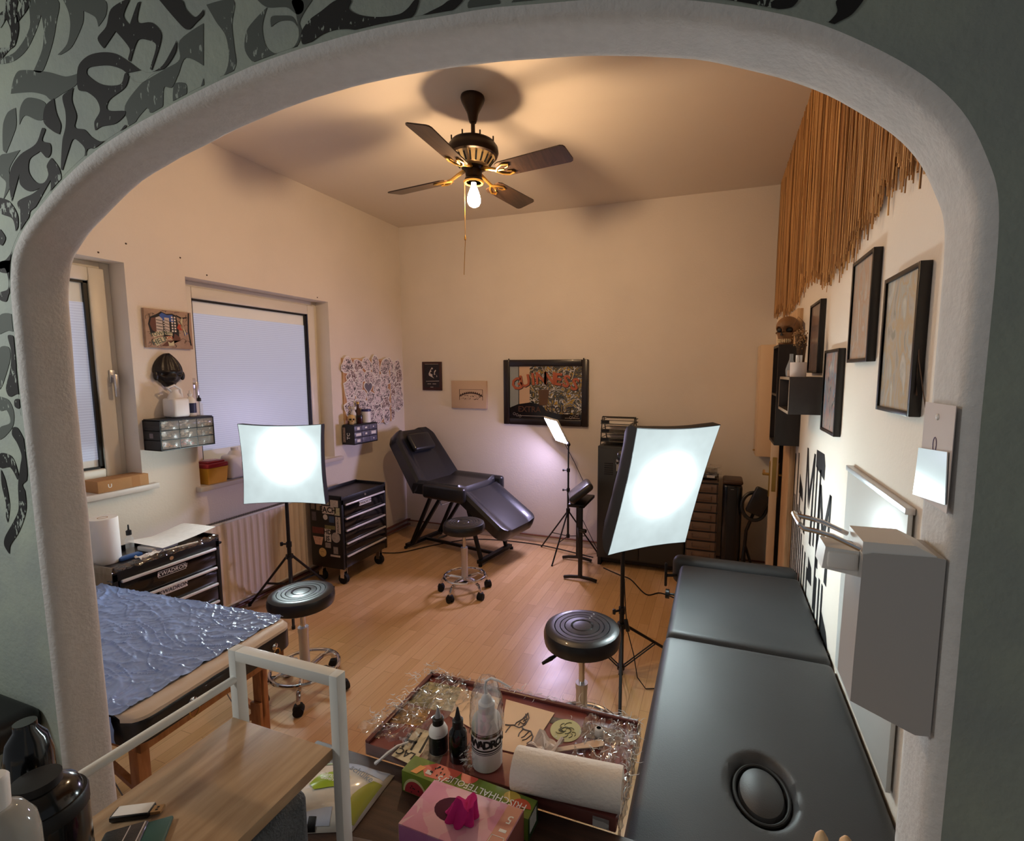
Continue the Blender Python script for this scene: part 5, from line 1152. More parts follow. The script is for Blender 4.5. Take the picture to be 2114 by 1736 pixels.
pp2([(.51,.20),(.58,.22),(.56,.27),(.50,.25),(.46,.32),(.52,.33),(.44,.36),(.42,.40),(.55,.45),(.53,.50),(.63,.58),(.36,.48),(.35,.41)]); pp2([(.70,.28),(.74,.30),(.66,.40),(.70,.44),(.62,.46),(.64,.34)]); pp2([(.76,.46),(.79,.52),(.75,.54)]); pp2([(.2,.68),(.88,.665),(.88,.68),(.2,.69)]); pp2([(.16,.08),(.86,.08),(.86,.088),(.16,.088)])
m.text('----  ----', ((a0+a1)/2, YB-.0198, b1-.765*(b1-b0)), (1, 0, 0), (0, 0, 1), .032, .0003, .03).text('----', ((a0+a1)/2, YB-.0198, b1-.88*(b1-b0)), (1, 0, 0), (0, 0, 1), .026, .0003, .03)
m.build('engraving', M_sil, pq)
cn = thing('linocut_canvas', 'pale stretched canvas with a small dark linocut print on the back wall', 'picture', (-2.33, YB, 1.29))
MB().box((-2.525, YB-.03, 1.29), (-2.137, YB+.001, 1.562), .003).build('canvas', mat('raw_canvas', (202, 176, 152), .85, bump=.2, bscale=200), cn)
m = MB(); q0, q1, r0, r1 = -2.435, -2.175, 1.372, 1.478
def lp(poly): m.prism([(q0+a*(q1-q0), r0+b_*(r1-r0)) for a, b_ in poly], (0, YB-.0303, 0), (1, 0, 0), (0, 0, 1), (0, -.0003, 0))
for a in ((0, 0, .02, 1), (.98, 0, 1, 1), (0, .97, 1, 1)): lp([(a[0], a[1]), (a[2], a[1]), (a[2], a[3]), (a[0], a[3])])
top_ = []; bot_ = []
for i in range(25):
    a = i/24; base = .12+.55*math.sin(PI*min(1, max(0, .08+a*.84)))**.6; top_.append((a, base+(.18 if i % 2 else .02))); bot_.append((a, base-.06))
lp([(.02+.96*a, b_) for a, b_ in top_]+[(.02+.96*a, b_) for a, b_ in bot_[::-1]])
rq = random.Random(5)
for i in range(34):
    a = .10+.8*rq.random(); b_ = .04+.42*rq.random(); s_ = .02+.03*rq.random(); t_ = rq.random()*PI
    lp([(a+s_*math.cos(t_)*1.0, b_+s_*2*math.sin(t_)), (a+s_*.5*math.cos(t_+1.4), b_+s_*math.sin(t_+1.4)), (a-s_*math.cos(t_), b_-s_*2*math.sin(t_)), (a+s_*.4*math.cos(t_+4), b_+s_*.9*math.sin(t_+4))])
m.build('linocut_print', mat('linocut_ink', (58, 36, 34), .7), cn)
# pub mirror
gm = thing('pub_mirror', 'large dark-framed printed pub mirror on the back wall above the LED lamp', 'mirror', (-1.535, YB, 1.145))
g0, g1, h0, h1 = -1.955, -1.114, 1.148, 1.765; fwid = .062
f = MB()
for (x0, z0, x1, z1) in ((g0, h0, g0+fwid, h1), (g1-fwid, h0, g1, h1), (g0+fwid, h1-fwid, g1-fwid, h1), (g0+fwid, h0, g1-fwid, h0+fwid)): f.box((x0, YB-.03, z0), (x1, YB, z1), .008)
f.build('wooden_frame', mat('black_brown_frame', (30, 20, 18), .3, coat=.2), gm)
for x in (g0+.05, g1-.05): MB().cyl((x, YB-.006, h1-.002), (x, YB-.006, h1+.012), .006, n=8).build('hanging_eye', M_ink, gm)
def mirror_reflection():
    m, nt, b = new_mat('painted_mirror_reflection'); L = nt.links.new  # the reflected graffiti wall is painted into the glass colour
    tc = nt.nodes.new('ShaderNodeTexCoord'); mp = nt.nodes.new('ShaderNodeMapping'); mp.inputs['Scale'].default_value = (1, 1, 1); mp.inputs['Rotation'].default_value = (0, R(35), 0); L(tc.outputs['Object'], mp.inputs['Vector'])
    n1 = nt.nodes.new('ShaderNodeTexNoise'); n1.inputs['Scale'].default_value = 11; n1.inputs['Distortion'].default_value = 2.8; n1.inputs['Detail'].default_value = 1.0; L(mp.outputs[0], n1.inputs['Vector'])
    r = nt.nodes.new('ShaderNodeValToRGB'); r.color_ramp.interpolation = 'CONSTANT'; e = r.color_ramp.elements
    e[0].position = 0; e[0].color = lin((150, 122, 40)); e[1].position = .36; e[1].color = lin((40, 36, 28))
    for p_, c_ in ((.42, (104, 92, 52)), (.47, (34, 30, 24)), (.52, (206, 200, 190)), (.58, (44, 38, 30)), (.62, (176, 140, 40)), (.70, (84, 76, 52))):
        x = e.new(p_); x.color = lin(c_)
    L(n1.outputs['Fac'], r.inputs['Fac']); L(r.outputs['Color'], b.inputs['Base Color']); b.inputs['Roughness'].default_value = .12; b.inputs['Specular IOR Level'].default_value = .7; return m
gx0, gx1, gz0, gz1 = g0+fwid, g1-fwid, h0+fwid, h1-fwid
gl = MB().box((gx0, YB-.012, gz0), (gx1, YB-.008, gz1)).build('mirror_glass', mirror_reflection(), gm)
def gp(m, poly, l): m.prism([(gx0+a*(gx1-gx0), gz0+b_*(gz1-gz0)) for a, b_ in poly], (0, YB-.012-l, 0), (1, 0, 0), (0, 0, 1), (0, -.0003, 0))
m = MB(); gp(m, [(0,.08),(.13,.08),(.13,1),(0,1)], .0004); m.build('pale_blue_strip', mat('mirror_blue_grey', (150, 156, 156), .2), gl)
m = MB(); gp(m, [(.135,.2),(.285,.2),(.285,1),(.135,1)], .0004); m.build('cream_strip', mat('mirror_cream', (208, 176, 146), .2), gl)
m = MB(); gp(m, [(0,0),(1,0),(1,.10),(.7,.10),(.52,.16),(.45,.27),(.30,.31),(.12,.27),(0,.20)], .0008); gp(m, [(.125,.27),(.135,.27),(.135,1),(.125,1)], .0008); m.build('dark_reflection', mat('mirror_black', (30, 25, 26), .15), gl)  # dark part of the reflection, drawn on as a flat shape
m = MB(); gp(m, [(.42,.26),(.53,.26),(.56,.56),(.41,.56)], .0010); m.build('brown_glass_motif', mat('mirror_brown', (96, 66, 36), .2), gl)
m = MB(); ms = MB()
tx = 'GUINNESS'; cxm = (gx0+gx1)/2+.0; wds = [.0, .125, .215, .335, .475, .60, .705, .80]
for i, ch in enumerate(tx):
    t_ = (i-3.5)/3.5; x = gx0+(.105+.80*i/7)*(gx1-gx0); z_ = gz1-.115-.055*t_*t_; an = -R(14)*t_
    for mm, off, lf in ((ms, .006, .0012), (m, 0, .0016)): mm.text(ch, (x+off, YB-.012-lf, z_-off), (math.cos(an), 0, math.sin(an)), (-math.sin(an), 0, math.cos(an)), .155, .0002, .028)
ms.build('letter_shadow', M_ink, gl); m.build('arched_lettering', mat('copper_print', (176, 92, 58), .3), gl)
m = MB().text('EXTRA', (gx0+.20, YB-.0135, gz0+.085), (1, 0, 0), (0, 0, 1), .075, .0002, .02); m.build('lower_lettering', mat('dark_copper_print', (84, 54, 36), .3), gl)
m = MB().text('STOUT', (gx0+.50, YB-.0135, gz0+.085), (1, 0, 0), (0, 0, 1), .085, .0002, .02); m.build('lower_lettering', mat('dark_brown_print', (50, 38, 28), .3), gl)
m = MB()
for s in (0, 1):
    for k_ in range(3):
        cx_ = gx0+.045+.03*k_ if s == 0 else gx1-.045-.03*k_
        m.tube([(cx_+.012*math.cos(2*PI*i/12), YB-.0135, gz0+.04-.01*k_+.012*math.sin(2*PI*i/12)) for i in range(12)], .0012, 4, closed=True)
m.box((gx0+.10, YB-.0138, gz0+.022), (gx0+.36, YB-.0135, gz0+.025)).box((gx1-.16, YB-.0138, gz0+.012), (gx1-.02, YB-.0135, gz0+.015)); m.build('corner_scrolls', M_sil, gl)

# ------------------------------------------------------------------ right wall
def art_mat(i, cols):
    m, nt, b = new_mat('faded_art_%d' % i); L = nt.links.new
    tc = nt.nodes.new('ShaderNodeTexCoord'); n1 = nt.nodes.new('ShaderNodeTexNoise'); n1.inputs['Scale'].default_value = 12; n1.inputs['Distortion'].default_value = 1.5; n1.inputs['Detail'].default_value = 4
    mp = nt.nodes.new('ShaderNodeMapping'); mp.inputs['Location'].default_value = (i, 2*i, i*.7); mp.inputs['Scale'].default_value = (1, 1.6, .7); L(tc.outputs['Object'], mp.inputs['Vector']); L(mp.outputs[0], n1.inputs['Vector'])
    r = nt.nodes.new('ShaderNodeValToRGB'); e = r.color_ramp.elements
    e[0].position = .3; e[0].color = lin(cols[0]); e[1].position = .7; e[1].color = lin(cols[-1])
    for k_, c_ in enumerate(cols[1:-1]): x = e.new(.3+.4*(k_+1)/(len(cols)-1)); x.color = lin(c_)
    L(n1.outputs['Fac'], r.inputs['Fac']); L(r.outputs['Color'], b.inputs['Base Color']); b.inputs['Roughness'].default_value = .15; return m
FR = [((2.400, 2.650, 1.648, 1.965), [(66, 58, 56), (116, 102, 96), (134, 110, 104), (90, 90, 90)], 'framed painting nearest the skull, high above the black cube shelf'),
      ((2.003, 2.252, 1.417, 1.737), [(84, 92, 104), (150, 144, 142), (164, 130, 124), (120, 134, 150), (178, 174, 172)], 'lowest framed painting with blue tones beside the black cube shelf'),
      ((1.645, 1.878, 1.682, 2.003), [(140, 142, 132), (170, 160, 154), (176, 148, 130), (180, 178, 174)], 'highest framed pale painting on the right wall'),
      ((1.283, 1.525, 1.552, 1.890), [(150, 152, 146), (176, 174, 170), (184, 166, 140), (172, 176, 174), (196, 194, 190)], 'framed pale painting next to the archway jamb')]
M_frameb = mat('black_picture_frame', (30, 25, 22), .35)
for i, ((y0, y1, z0, z1), cols, lb) in enumerate(FR):
    t = thing('picture_frame', 'black '+lb if not lb.startswith('framed') else 'black-'+lb, 'picture', (XR, (y0+y1)/2, z0), 'framed paintings on the right wall')
    f = MB(); xa, xb = XR-.024, XR-.001; fwid = .011
    f.box((xa, y0, z0), (xb, y0+fwid, z1), .001).box((xa, y1-fwid, z0), (xb, y1, z1), .001).box((xa, y0+fwid, z1-fwid), (xb, y1-fwid, z1), .001).box((xa, y0+fwid, z0), (xb, y1-fwid, z0+fwid), .001).build('frame', M_frameb, t)
    MB().box((XR-.018, y0+fwid, z0+fwid), (XR-.014, y1-fwid, z1-fwid)).build('painting', art_mat(i, cols), t)
# feather tucked behind the last frame
fe = MB()
fe.grid(lambda a, b_: (XR-.012-.004*b_, 1.275+.03*a-.02*(b_-.5)*2*math.sin(PI*a)**.6*.5, 1.60+.16*a), 14, 4)
fe.tube([(XR+.0005, 1.262, 1.57), (XR-.014, 1.28, 1.68), (XR-.013, 1.295, 1.76)], .0012, 5)
tag(fe.build('feather', mat('brown_feather', (96, 74, 58), .7)), 'brown feather tucked at the edge of the framed painting by the jamb', 'feather')
# tall black shelf and skull, cube shelf
ts = thing('wall_shelf', 'tall narrow black wall shelf carrying the skull', 'shelf', (.365, 3.04, 1.25))
M_shelf = mat('black_stained_wood', (34, 28, 26), .45, stretch=(20, 20, 2), vscale=4, var=.15)
x0, y0, y1, z0, z1 = .300, 2.91, 3.17, 1.252, 1.80
MB().box((x0, y0, z0), (XR-.001, y0+.014, z1)).build('side_panel', M_shelf, ts); MB().box((x0, y1-.014, z0), (XR-.001, y1, z1)).build('side_panel', M_shelf, ts)
MB().box((x0, y0+.014, z1-.014), (XR-.001, y1-.014, z1)).build('top_panel', M_shelf, ts); MB().box((x0, y0+.014, z0), (XR-.001, y1-.014, z0+.014)).build('bottom_panel', M_shelf, ts); MB().box((x0, y0+.014, 1.52), (XR-.001, y1-.014, 1.532)).build('shelf_board', M_shelf, ts); MB().box((XR-.006, y0+.014, z0+.014), (XR-.001, y1-.014, z1-.014)).build('back_panel', M_shelf, ts)
skull('skull', 'brown human skull on the tall narrow black wall shelf', (.345, 2.985, 1.80), .158, R(-28), (128, 92, 60))
cu_ = thing('cube_shelf', 'grey-black cube shelf open to the room on the right wall', 'shelf', (.355, 2.45, 1.47))
M_cube = mat('brown_black_board', (58, 50, 46), .5, var=.12, vscale=10); M_edge = mat('pale_worn_edge', (150, 132, 112), .6)
x0, y0, y1, z0, z1 = .285, 2.292, 2.655, 1.472, 1.630
MB().box((x0, y0, z0), (XR-.001, y0+.012, z1), .001).build('side_panel', M_cube, cu_); MB().box((x0, y1-.012, z0), (XR-.001, y1, z1), .001).build('side_panel', M_cube, cu_)
MB().box((x0, y0+.012, z1-.012), (XR-.001, y1-.012, z1)).build('top_panel', M_cube, cu_); MB().box((x0, y0+.012, z0), (XR-.001, y1-.012, z0+.012)).build('bottom_panel', M_cube, cu_); MB().box((XR-.006, y0+.012, z0+.012), (XR-.001, y1-.012, z1-.012)).build('back_panel', M_cube, cu_)
e_ = MB().box((x0-.0008, y0, z1-.012), (x0, y1, z1)).box((x0-.0008, y0, z0), (x0, y1, z0+.012)).box((x0-.0008, y0, z0), (x0, y0+.012, z1)).box((x0-.0008, y1-.012, z0), (x0, y1, z1)); e_.build('front_edge', M_edge, cu_)
pt = thing('flower_pot', 'white round pot holding tubes and dried stems on the cube shelf', 'pot', (.322, 2.345, 1.631))
MB().lathe([(.0, 0), (.031, 0), (.032, .003), (.033, .062), (.030, .062), (.030, .01), (0, .01)], (.322, 2.345, 1.631), 28).build('pot_body', mat('white_ceramic', (206, 190, 180), .5), pt)
for x, y in ((.315, 2.33), (.328, 2.337)): MB().lathe([(.0065, 0), (.007, .083), (.0, .083)], (x, y, 1.64), 14).build('metal_tube', M_white, pt)
rq = random.Random(9); ds = MB(); fw_ = MB()
for i in range(26):
    a = rq.random()*2*PI; rad = .012*rq.random(); top = V((.322-.016*rq.random()+.024*rq.random(), 2.35+.03*(rq.random()-.5), 1.66+.10+.06*rq.random()))
    ds.tube([(.322+rad*math.cos(a)*.5, 2.345+rad*math.sin(a)*.5, 1.642), top], .0011, 4)
    for j in range(7): fw_.ball(top+V((rq.gauss(0, .008), rq.gauss(0, .008), rq.gauss(0, .010))), .0032, 6)
ds.tube([(.33, 2.35, 1.65), (.345, 2.36, 1.78), (.34, 2.365, 1.86), (.315, 2.37, 1.888), (.30, 2.37, 1.85)], .0013, 5)
for i in range(9):
    a = rq.random()*6.28; ds.tube([(.34, 2.352, 1.642), (.342+.008*math.cos(a), 2.352+.012*math.sin(a), 1.78+.03*rq.random())], .0022, 5)
o_ = ds.build('dried_stems', mat('dried_stem', (84, 60, 40), .7), pt); o_['kind'] = 'stuff'
o_ = fw_.build('dried_flowers', mat('dried_flower', (150, 112, 72), .8), pt); o_['kind'] = 'stuff'
gb = thing('glass_bulb_vase', 'small clear glass vase beside the white pot on the cube shelf', 'vase', (.300, 2.40, 1.631))
MB().lathe([(.016, 0), (.02, .01), (.022, .03), (.015, .055), (.008, .075), (.008, .10)], (.300, 2.40, 1.631), 20).build('glass_body', M_clear, gb); MB().cyl((.30, 2.40, 1.634), (.30, 2.40, 1.66), .014).build('amber_liquid', mat('amber', (150, 104, 52), .2), gb)
# clear board behind the table
bd = thing('acrylic_board', 'plain pale acrylic board leaning on the right wall behind the dispenser', 'board', (XR-.01, 1.53, .66))
MB().box((XR-.016, 1.262, .66), (XR-.006, 1.80, 1.335), .001).build('board_panel', mat('pale_acrylic', (196, 196, 194), .38), bd)
MB().box((XR-.022, 1.262, 1.335), (XR-.002, 1.80, 1.350), .001).build('top_rail', M_alu, bd)
# black lettering on the wall
lt_ = MB(); xw = XR-.001
def lp3(poly): lt_.prism(poly, (xw, 0, 0), (0, 1, 0), (0, 0, 1), (-.0006, 0, 0))
def bar3(y, w_, z0, z1): lp3([(y-w_/2, z0), (y+w_/2, z0), (y+w_/2, z1), (y-w_/2, z1)])
def letM(y0, y1, z0, z1):   # y0 is the reader's left (larger y)
    w_ = (y0-y1)*.2; mid = (y0+y1)/2
    lp3([(y0, z0), (y0, z1), (y0-w_*.5, z1), (y0-w_, z0)]); lp3([(y1, z0), (y1, z1), (y1+w_*.5, z1), (y1+w_, z0)])
    lp3([(y0, z1), (mid+w_*.3, z0+(z1-z0)*.35), (mid, z0+(z1-z0)*.55), (y0-w_*.7, z1)][::-1]); lp3([(y1, z1), (mid-w_*.3, z0+(z1-z0)*.35), (mid, z0+(z1-z0)*.55), (y1+w_*.7, z1)])
letM(2.645, 2.43, .86, 1.285)
lp3([(2.41, 1.31), (2.25, 1.315), (2.22, 1.27), (2.225, 1.21), (2.41, 1.235)]); bar3(2.375, .028, .88, 1.24); bar3(2.30, .03, .62, 1.24)
letM(2.30, 2.075, .82, 1.18)
for y, z0, z1 in ((3.0, .5, 1.2), (2.95, .5, .98), (2.89, .5, 1.22), (2.84, .5, .95), (2.79, .5, 1.08), (2.735, .5, .94), (2.68, .5, .84), (2.62, .45, .80), (2.55, .45, .79), (2.48, .45, .74), (2.33, .45, .60), (2.265, .4, .78), (2.20, .5, .80), (2.14, .52, .80)): bar3(y, .026, z0, z1)
lp3([(2.82, 1.12), (2.72, 1.06), (2.70, 1.0), (2.82, 1.02)]); lp3([(2.46, .80), (2.38, .775), (2.36, .70), (2.46, .69)])
lp3([(2.14, .70), (2.03, .655), (2.0, .62), (2.0, .43), (2.035, .43), (2.05, .60), (2.10, .58), (2.11, .45), (2.14, .45)])
tag(lt_.build('wall_lettering', mat('matt_black_paint', (22, 22, 24), .6)), 'tall narrow black lettering painted on the right wall above the massage table', 'lettering')
# dispenser on the jamb
dp = thing('hand_dispenser', 'grey elbow-lever hand dispenser mounted on the right jamb of the archway', 'dispenser', (.21, .69, 1.22))
M_dis = mat('grey_dispenser_plastic', (176, 174, 172), .4)
prof = [(.255, 1.216), (.240, 1.214), (.232, 1.217), (.170, 1.242), (.1705, 1.30), (.1725, 1.431), (.182, 1.434), (.247, 1.4365), (.255, 1.436)]
MB().prism(prof, (0, .662, 0), (1, 0, 0), (0, 0, 1), (0, .07, 0)).build('dispenser_body', M_dis, dp)
MB().prism([(.1725, 1.4305), (.247, 1.4360), (.247, 1.4375), (.225, 1.448), (.172, 1.447)], (0, .664, 0), (1, 0, 0), (0, 0, 1), (0, .066, 0)).build('top_cover', M_white, dp)
MB().box((.137, .672, 1.405), (.172, .722, 1.428), .005).prism([(.132, 1.404), (.172, 1.398), (.172, 1.43), (.135, 1.432)], (0, .676, 0), (1, 0, 0), (0, 0, 1), (0, .042, 0)).build('pump_nozzle', M_white, dp)
MB().tube([(.170, .668, 1.436), (.140, .668, 1.449), (.122, .668, 1.453), (.108, .668, 1.455), (.104, .672, 1.459), (.103, .70, 1.460), (.104, .724, 1.459), (.108, .728, 1.455), (.122, .728, 1.453), (.140, .728, 1.449), (.170, .728, 1.436)], .0032, 8).build('elbow_lever', M_chrome, dp)
# sheets on the jamb
jx = XJR-.004
pa = thing('paper_sheet', 'pale pinned paper sheet with a small drawing on the right jamb', 'paper', (jx, .70, 1.49))
MB().box((jx-.0008, .662, 1.49), (jx, .748, 1.613)).build('paper', mat('pinkish_paper', (206, 196, 192), .7), pa)
MB().ball((jx-.001, .707, 1.597), .004, 8, (.5, 1, 1)).build('pin', M_white, pa)
m = MB().tube([(jx-.001, .709+.005*math.cos(2*PI*i/12), 1.563+.009*math.sin(2*PI*i/12)) for i in range(12)], .0006, 4, closed=True)
for i in range(6): m.tube([(jx-.001, .703+.002*i, 1.553-.001*i), (jx-.001, .701+.003*i, 1.540)], .0005, 4)
m.build('small_drawing', mat('violet_ink', (110, 96, 130), .7), pa)
M_gl = mat('glossy_white_card', (238, 242, 242), .08, coat=1.0, spec=1.0)
M_gl.node_tree.nodes['Principled BSDF'].inputs['Metallic'].default_value = .75
tag(MB().prism([(.751, 1.553), (.668, 1.560), (.662, 1.500), (.757, 1.470+.02)] , (jx-.002, 0, 0), (0, 1, 0), (0, 0, 1), (-.0012, 0, 0)).build('glossy_card', M_gl), 'bright glossy card reflecting the softbox light below the pinned paper sheet', 'card')
# ------------------------------------------------------------------ foreground: dark counter, wrapped tray, cart
def Q(x, y, z_): return P(x, y, 2, z_)
ct = thing('counter_table', 'dark brown wooden counter table standing in the archway', 'table', (-.6, .75, 0))
MB().box((-.90, .645, .712), (.235, .8618, .75), .004).build('table_top', M_brownwood, ct)
for x in (-.86, .17):
    for y in (.685, .82): MB().box((x-.025, y-.025, 0), (x+.025, y+.025, .716), .003).build('leg', M_brownwood, ct)
MB().box((-.86, .805, .63), (.17, .83, .716)).build('apron', M_brownwood, ct)
tz = .778
tr = thing('side_table', 'small maroon side table wrapped in clear film and plastered with stickers, behind the counter', 'side table', (-.455, 1.01, 0))
tx0, tx1, ty0, ty1 = -.757, -.158, .8632, 1.145
M_maroon = mat('maroon_stained_board', (126, 66, 60), .35, var=.15, vscale=9, coat=.3)
MB().box((tx0, ty0, tz-.03), (tx1, ty1, tz), .003).build('table_top', M_maroon, tr)
rmb = MB()
rmb.box((tx0, ty1-.012, tz), (tx1, ty1, tz+.008), .002).box((tx0, ty0, tz), (tx0+.012, ty1, tz+.008), .002); rmb.build('raised_rim', mat('maroon_rim', (98, 50, 46), .35), tr)
MB().cyl((-.455, 1.02, .02), (-.455, 1.02, tz-.028), .022).build('column', M_blackmetal, tr)
for x in (-.66, -.25): MB().tube([(-.455, 1.02, .05), (x, 1.06, .03), (x-.0, 1.07, .015)], .014).build('leg', M_blackmetal, tr)
for x in (-.60, -.31): MB().tube([(-.455, 1.02, .05), (x, .96, .02)], .014).build('leg', M_blackmetal, tr)
MB().box((-.205, ty0-.0008, tz-.027), (-.172, ty0, tz-.006)).build('edge_sticker', mat('grey_sticker', (170, 166, 162), .4), tr)
def tsk(poly, lift=.0004, z_=tz): return [Q(x, y, z_) for x, y in poly]
def tpoly(m, poly, lift): 
    pts = tsk(poly); m.prism([(p.x, p.y) for p in pts], (0, 0, tz+lift), (1, 0, 0), (0, 1, 0), (0, 0, .0003)); return m
M_st = mat('beige_sticker', (196, 182, 150), .35, var=.08, vscale=30); M_st2 = mat('grey_green_sticker', (140, 136, 116), .35, var=.3, vscale=60)
sk = tpoly(MB(), [(862, 1503), (905, 1515), (850, 1580), (808, 1560)], .0003).build('sticker', M_st, tr)
m = MB(); 
for poly in ([(838, 1525), (862, 1532), (858, 1537), (834, 1530)], [(850, 1508), (854, 1509), (832, 1545), (828, 1543)], [(868, 1512), (872, 1513), (850, 1550), (846, 1548)], [(885, 1517), (889, 1518), (868, 1556), (864, 1554)]): tpoly(m, poly, .0007)
p = Q(838, 1540, tz); q_ = Q(818, 1532, tz); m.text('LACK', Q(832, 1553, tz)+V((0, 0, .0009)), (-1, .1, 0), (-.1, -1, 0), .026, .0002, .02)
m.build('sticker_print', M_ink, sk)
for i, (poly, c_) in enumerate((([(875, 1405), (955, 1420), (905, 1468), (835, 1450)], (150, 140, 100)), ([(905, 1418), (960, 1428), (940, 1470), (885, 1462)], (190, 180, 150)), ([(830, 1455), (890, 1465), (870, 1500), (800, 1490)], (160, 120, 70)),
                                ([(885, 1525), (925, 1535), (900, 1595), (862, 1580)], (120, 104, 90)), ([(1205, 1492), (1290, 1510), (1285, 1540), (1200, 1520)], (130, 110, 100)), ([(1180, 1560), (1270, 1580), (1268, 1625), (1175, 1600)], (150, 150, 130)), ([(1140, 1480), (1175, 1487), (1165, 1500), (1135, 1492)], (90, 84, 80)))):
    tpoly(MB(), poly, .0002+.00005*i).build('sticker', mat('sticker_t%d' % i, c_, .35, var=.55, vscale=70, detail=6), tr)
g = Q(1168, 1508, tz); gs = MB().lathe([(.038, .0004), (.038, .0012), (0, .0012)], (g.x, g.y, tz), 36).build('round_sticker', mat('pale_green_sticker', (186, 184, 136), .4), tr)
m = MB(); rq = random.Random(4)
for i in range(16):
    a = rq.random()*6.28; r_ = .022*rq.random(); c_ = V((g.x+r_*math.cos(a), g.y+r_*math.sin(a), tz+.0018)); m.tube([c_+V((.012*math.cos(a+k_*.5), .008*math.sin(a+k_*.7), 0)) for k_ in range(5)], .0008, 4)
m.build('sticker_print', mat('olive_ink', (70, 72, 50), .6), gs)
# sheets
def sheet(poly, lift, label, name='practice_skin'):
    pts = tsk(poly); m = MB(); m.prism([(p.x, p.y) for p in pts], (0, 0, tz+lift), (1, 0, 0), (0, 1, 0), (0, 0, .0015)); t = thing(name, label, 'practice sheet', (sum(p.x for p in pts)/4, sum(p.y for p in pts)/4, tz+lift)); m.build('sheet', mat('skin_tone_sheet_'+str(len(bpy.data.materials)), (216, 184, 150), .5, var=.03, vscale=14), t); return t
s1 = sheet([(1045, 1446), (1145, 1474), (1088, 1562), (1028, 1548)], .002, 'skin-toned practice sheet with an antlered head drawing right of the wash bottle')
ad = MB(); zz = tz+.004
def aline(pts, r_=.0011): ad.tube([Q(x, y, zz) for x, y in pts], r_, 5)
aline([(1090, 1472), (1078, 1485), (1066, 1492), (1062, 1498), (1072, 1502), (1084, 1496), (1092, 1482), (1090, 1472)], .0016); aline([(1088, 1476), (1082, 1484), (1086, 1490), (1080, 1495), (1074, 1490), (1070, 1497)], .0018); aline([(1085, 1474), (1088, 1484), (1080, 1489)], .0014)
aline([(1062, 1497), (1050, 1497), (1043, 1496)], .002); aline([(1054, 1498), (1046, 1508), (1044, 1512)], .0014); aline([(1078, 1502), (1082, 1506), (1096, 1510), (1100, 1520), (1096, 1530), (1088, 1535)], .002); aline([(1080, 1505), (1072, 1514), (1070, 1520)], .0014); aline([(1092, 1510), (1082, 1520), (1076, 1523)], .0014); aline([(1098, 1516), (1086, 1526), (1078, 1528)], .0014)
ad.build('antler_drawing', mat('grey_ink', (88, 78, 74), .6), s1)
sheet([(955, 1424), (1034, 1444), (1004, 1522), (928, 1480)], .002, 'plain skin-toned practice sheet lying behind the two dropper bottles')
# bottles
def lathe_at(px, py, zb): p = Q(px, py, zb); return p
wb_ = lathe_at(1001, 1583, tz); 
ws = thing('wash_bottle', 'white plastic wash bottle with bent spout and black-lettered label, wrapped in film', 'wash bottle', (wb_.x, wb_.y+.0, tz))
c_ = (wb_.x, wb_.y+.012, tz)
MB().lathe([(.030, 0), (.0335, .004), (.034, .02), (.034, .098), (.030, .112), (.018, .124), (.0165, .13)], c_, 36).build('bottle_body', M_milky, ws)
MB().lathe([(.018, .128), (.0185, .146), (.013, .150), (.011, .158), (.005, .166), (0, .167)], c_, 24).build('screw_cap', M_milky, ws)
o = V(c_); MB().tube([o+V((0, 0, .160)), o+V((-.003, 0, .182)), o+V((.0, 0, .196)), o+V((.012, 0, .205)), o+V((.03, .0, .203)), o+V((.056, .002, .193))], [.004, .0035, .003, .003, .0025, .0015]).build('bent_spout', M_milky, ws)
lb_ = MB()
def ring_band(m, z0_, z1_, r_, a0, a1, n_=24): m.grid(lambda a, b_: (c_[0]+r_*math.cos(a0+(a1-a0)*a), c_[1]+r_*math.sin(a0+(a1-a0)*a), tz+z0_+(z1_-z0_)*b_), n_, 1)
for z0_, z1_ in ((.090, .0925), (.083, .089), (.053, .0565), (.0485, .0505), (.045, .0465)): ring_band(lb_, z0_, z1_, .0343, -PI*.95, PI*.1)
ang0 = math.atan2(-c_[1], -c_[0])
def wrap_text(m, txt, zc_, size, r_, span, bold):
    n_ = len(txt)
    for i, ch in enumerate(txt):
        a = ang0+(i-(n_-1)/2)*span
        nrm = V((math.cos(a), math.sin(a), 0)); u = V((-math.sin(a), math.cos(a), 0))
        m.text(ch, V((c_[0], c_[1], tz+zc_))+nrm*r_, u, (0, 0, 1), size, .0002, bold)
wrap_text(lb_, 'KWADRON', .069, .024, .0345, .40, .05); wrap_text(lb_, '-----', .086, .012, .0346, .3, .02)
lb_.build('label_print', M_ink, ws)
fm = MB(); rq = random.Random(2)
fm.grid(lambda a, b_: (c_[0]+(.036+.008*abs(noise.noise(V((a*9, b_*6, 1))))-.018*b_**3)*math.cos(2*PI*a), c_[1]+(.036+.008*abs(noise.noise(V((a*9, b_*6, 1))))-.018*b_**3)*math.sin(2*PI*a), tz+.085+.115*b_), 36, 12)
fm.grid(lambda a, b_: (c_[0]+(.04+.016*b_+.012*abs(noise.noise(V((a*14, b_*4, 7)))))*math.cos(PI*.75+2.0*a), c_[1]-.004+(.036+.01*b_+.010*abs(noise.noise(V((a*14, b_*4, 3)))))*math.sin(PI*.75+2.0*a), tz+.002+.05*(1-b_)*(.6+.6*abs(noise.noise(V((a*8, 2, b_*3)))))), 30, 10)
fm.build('film_wrap', M_film, ws)
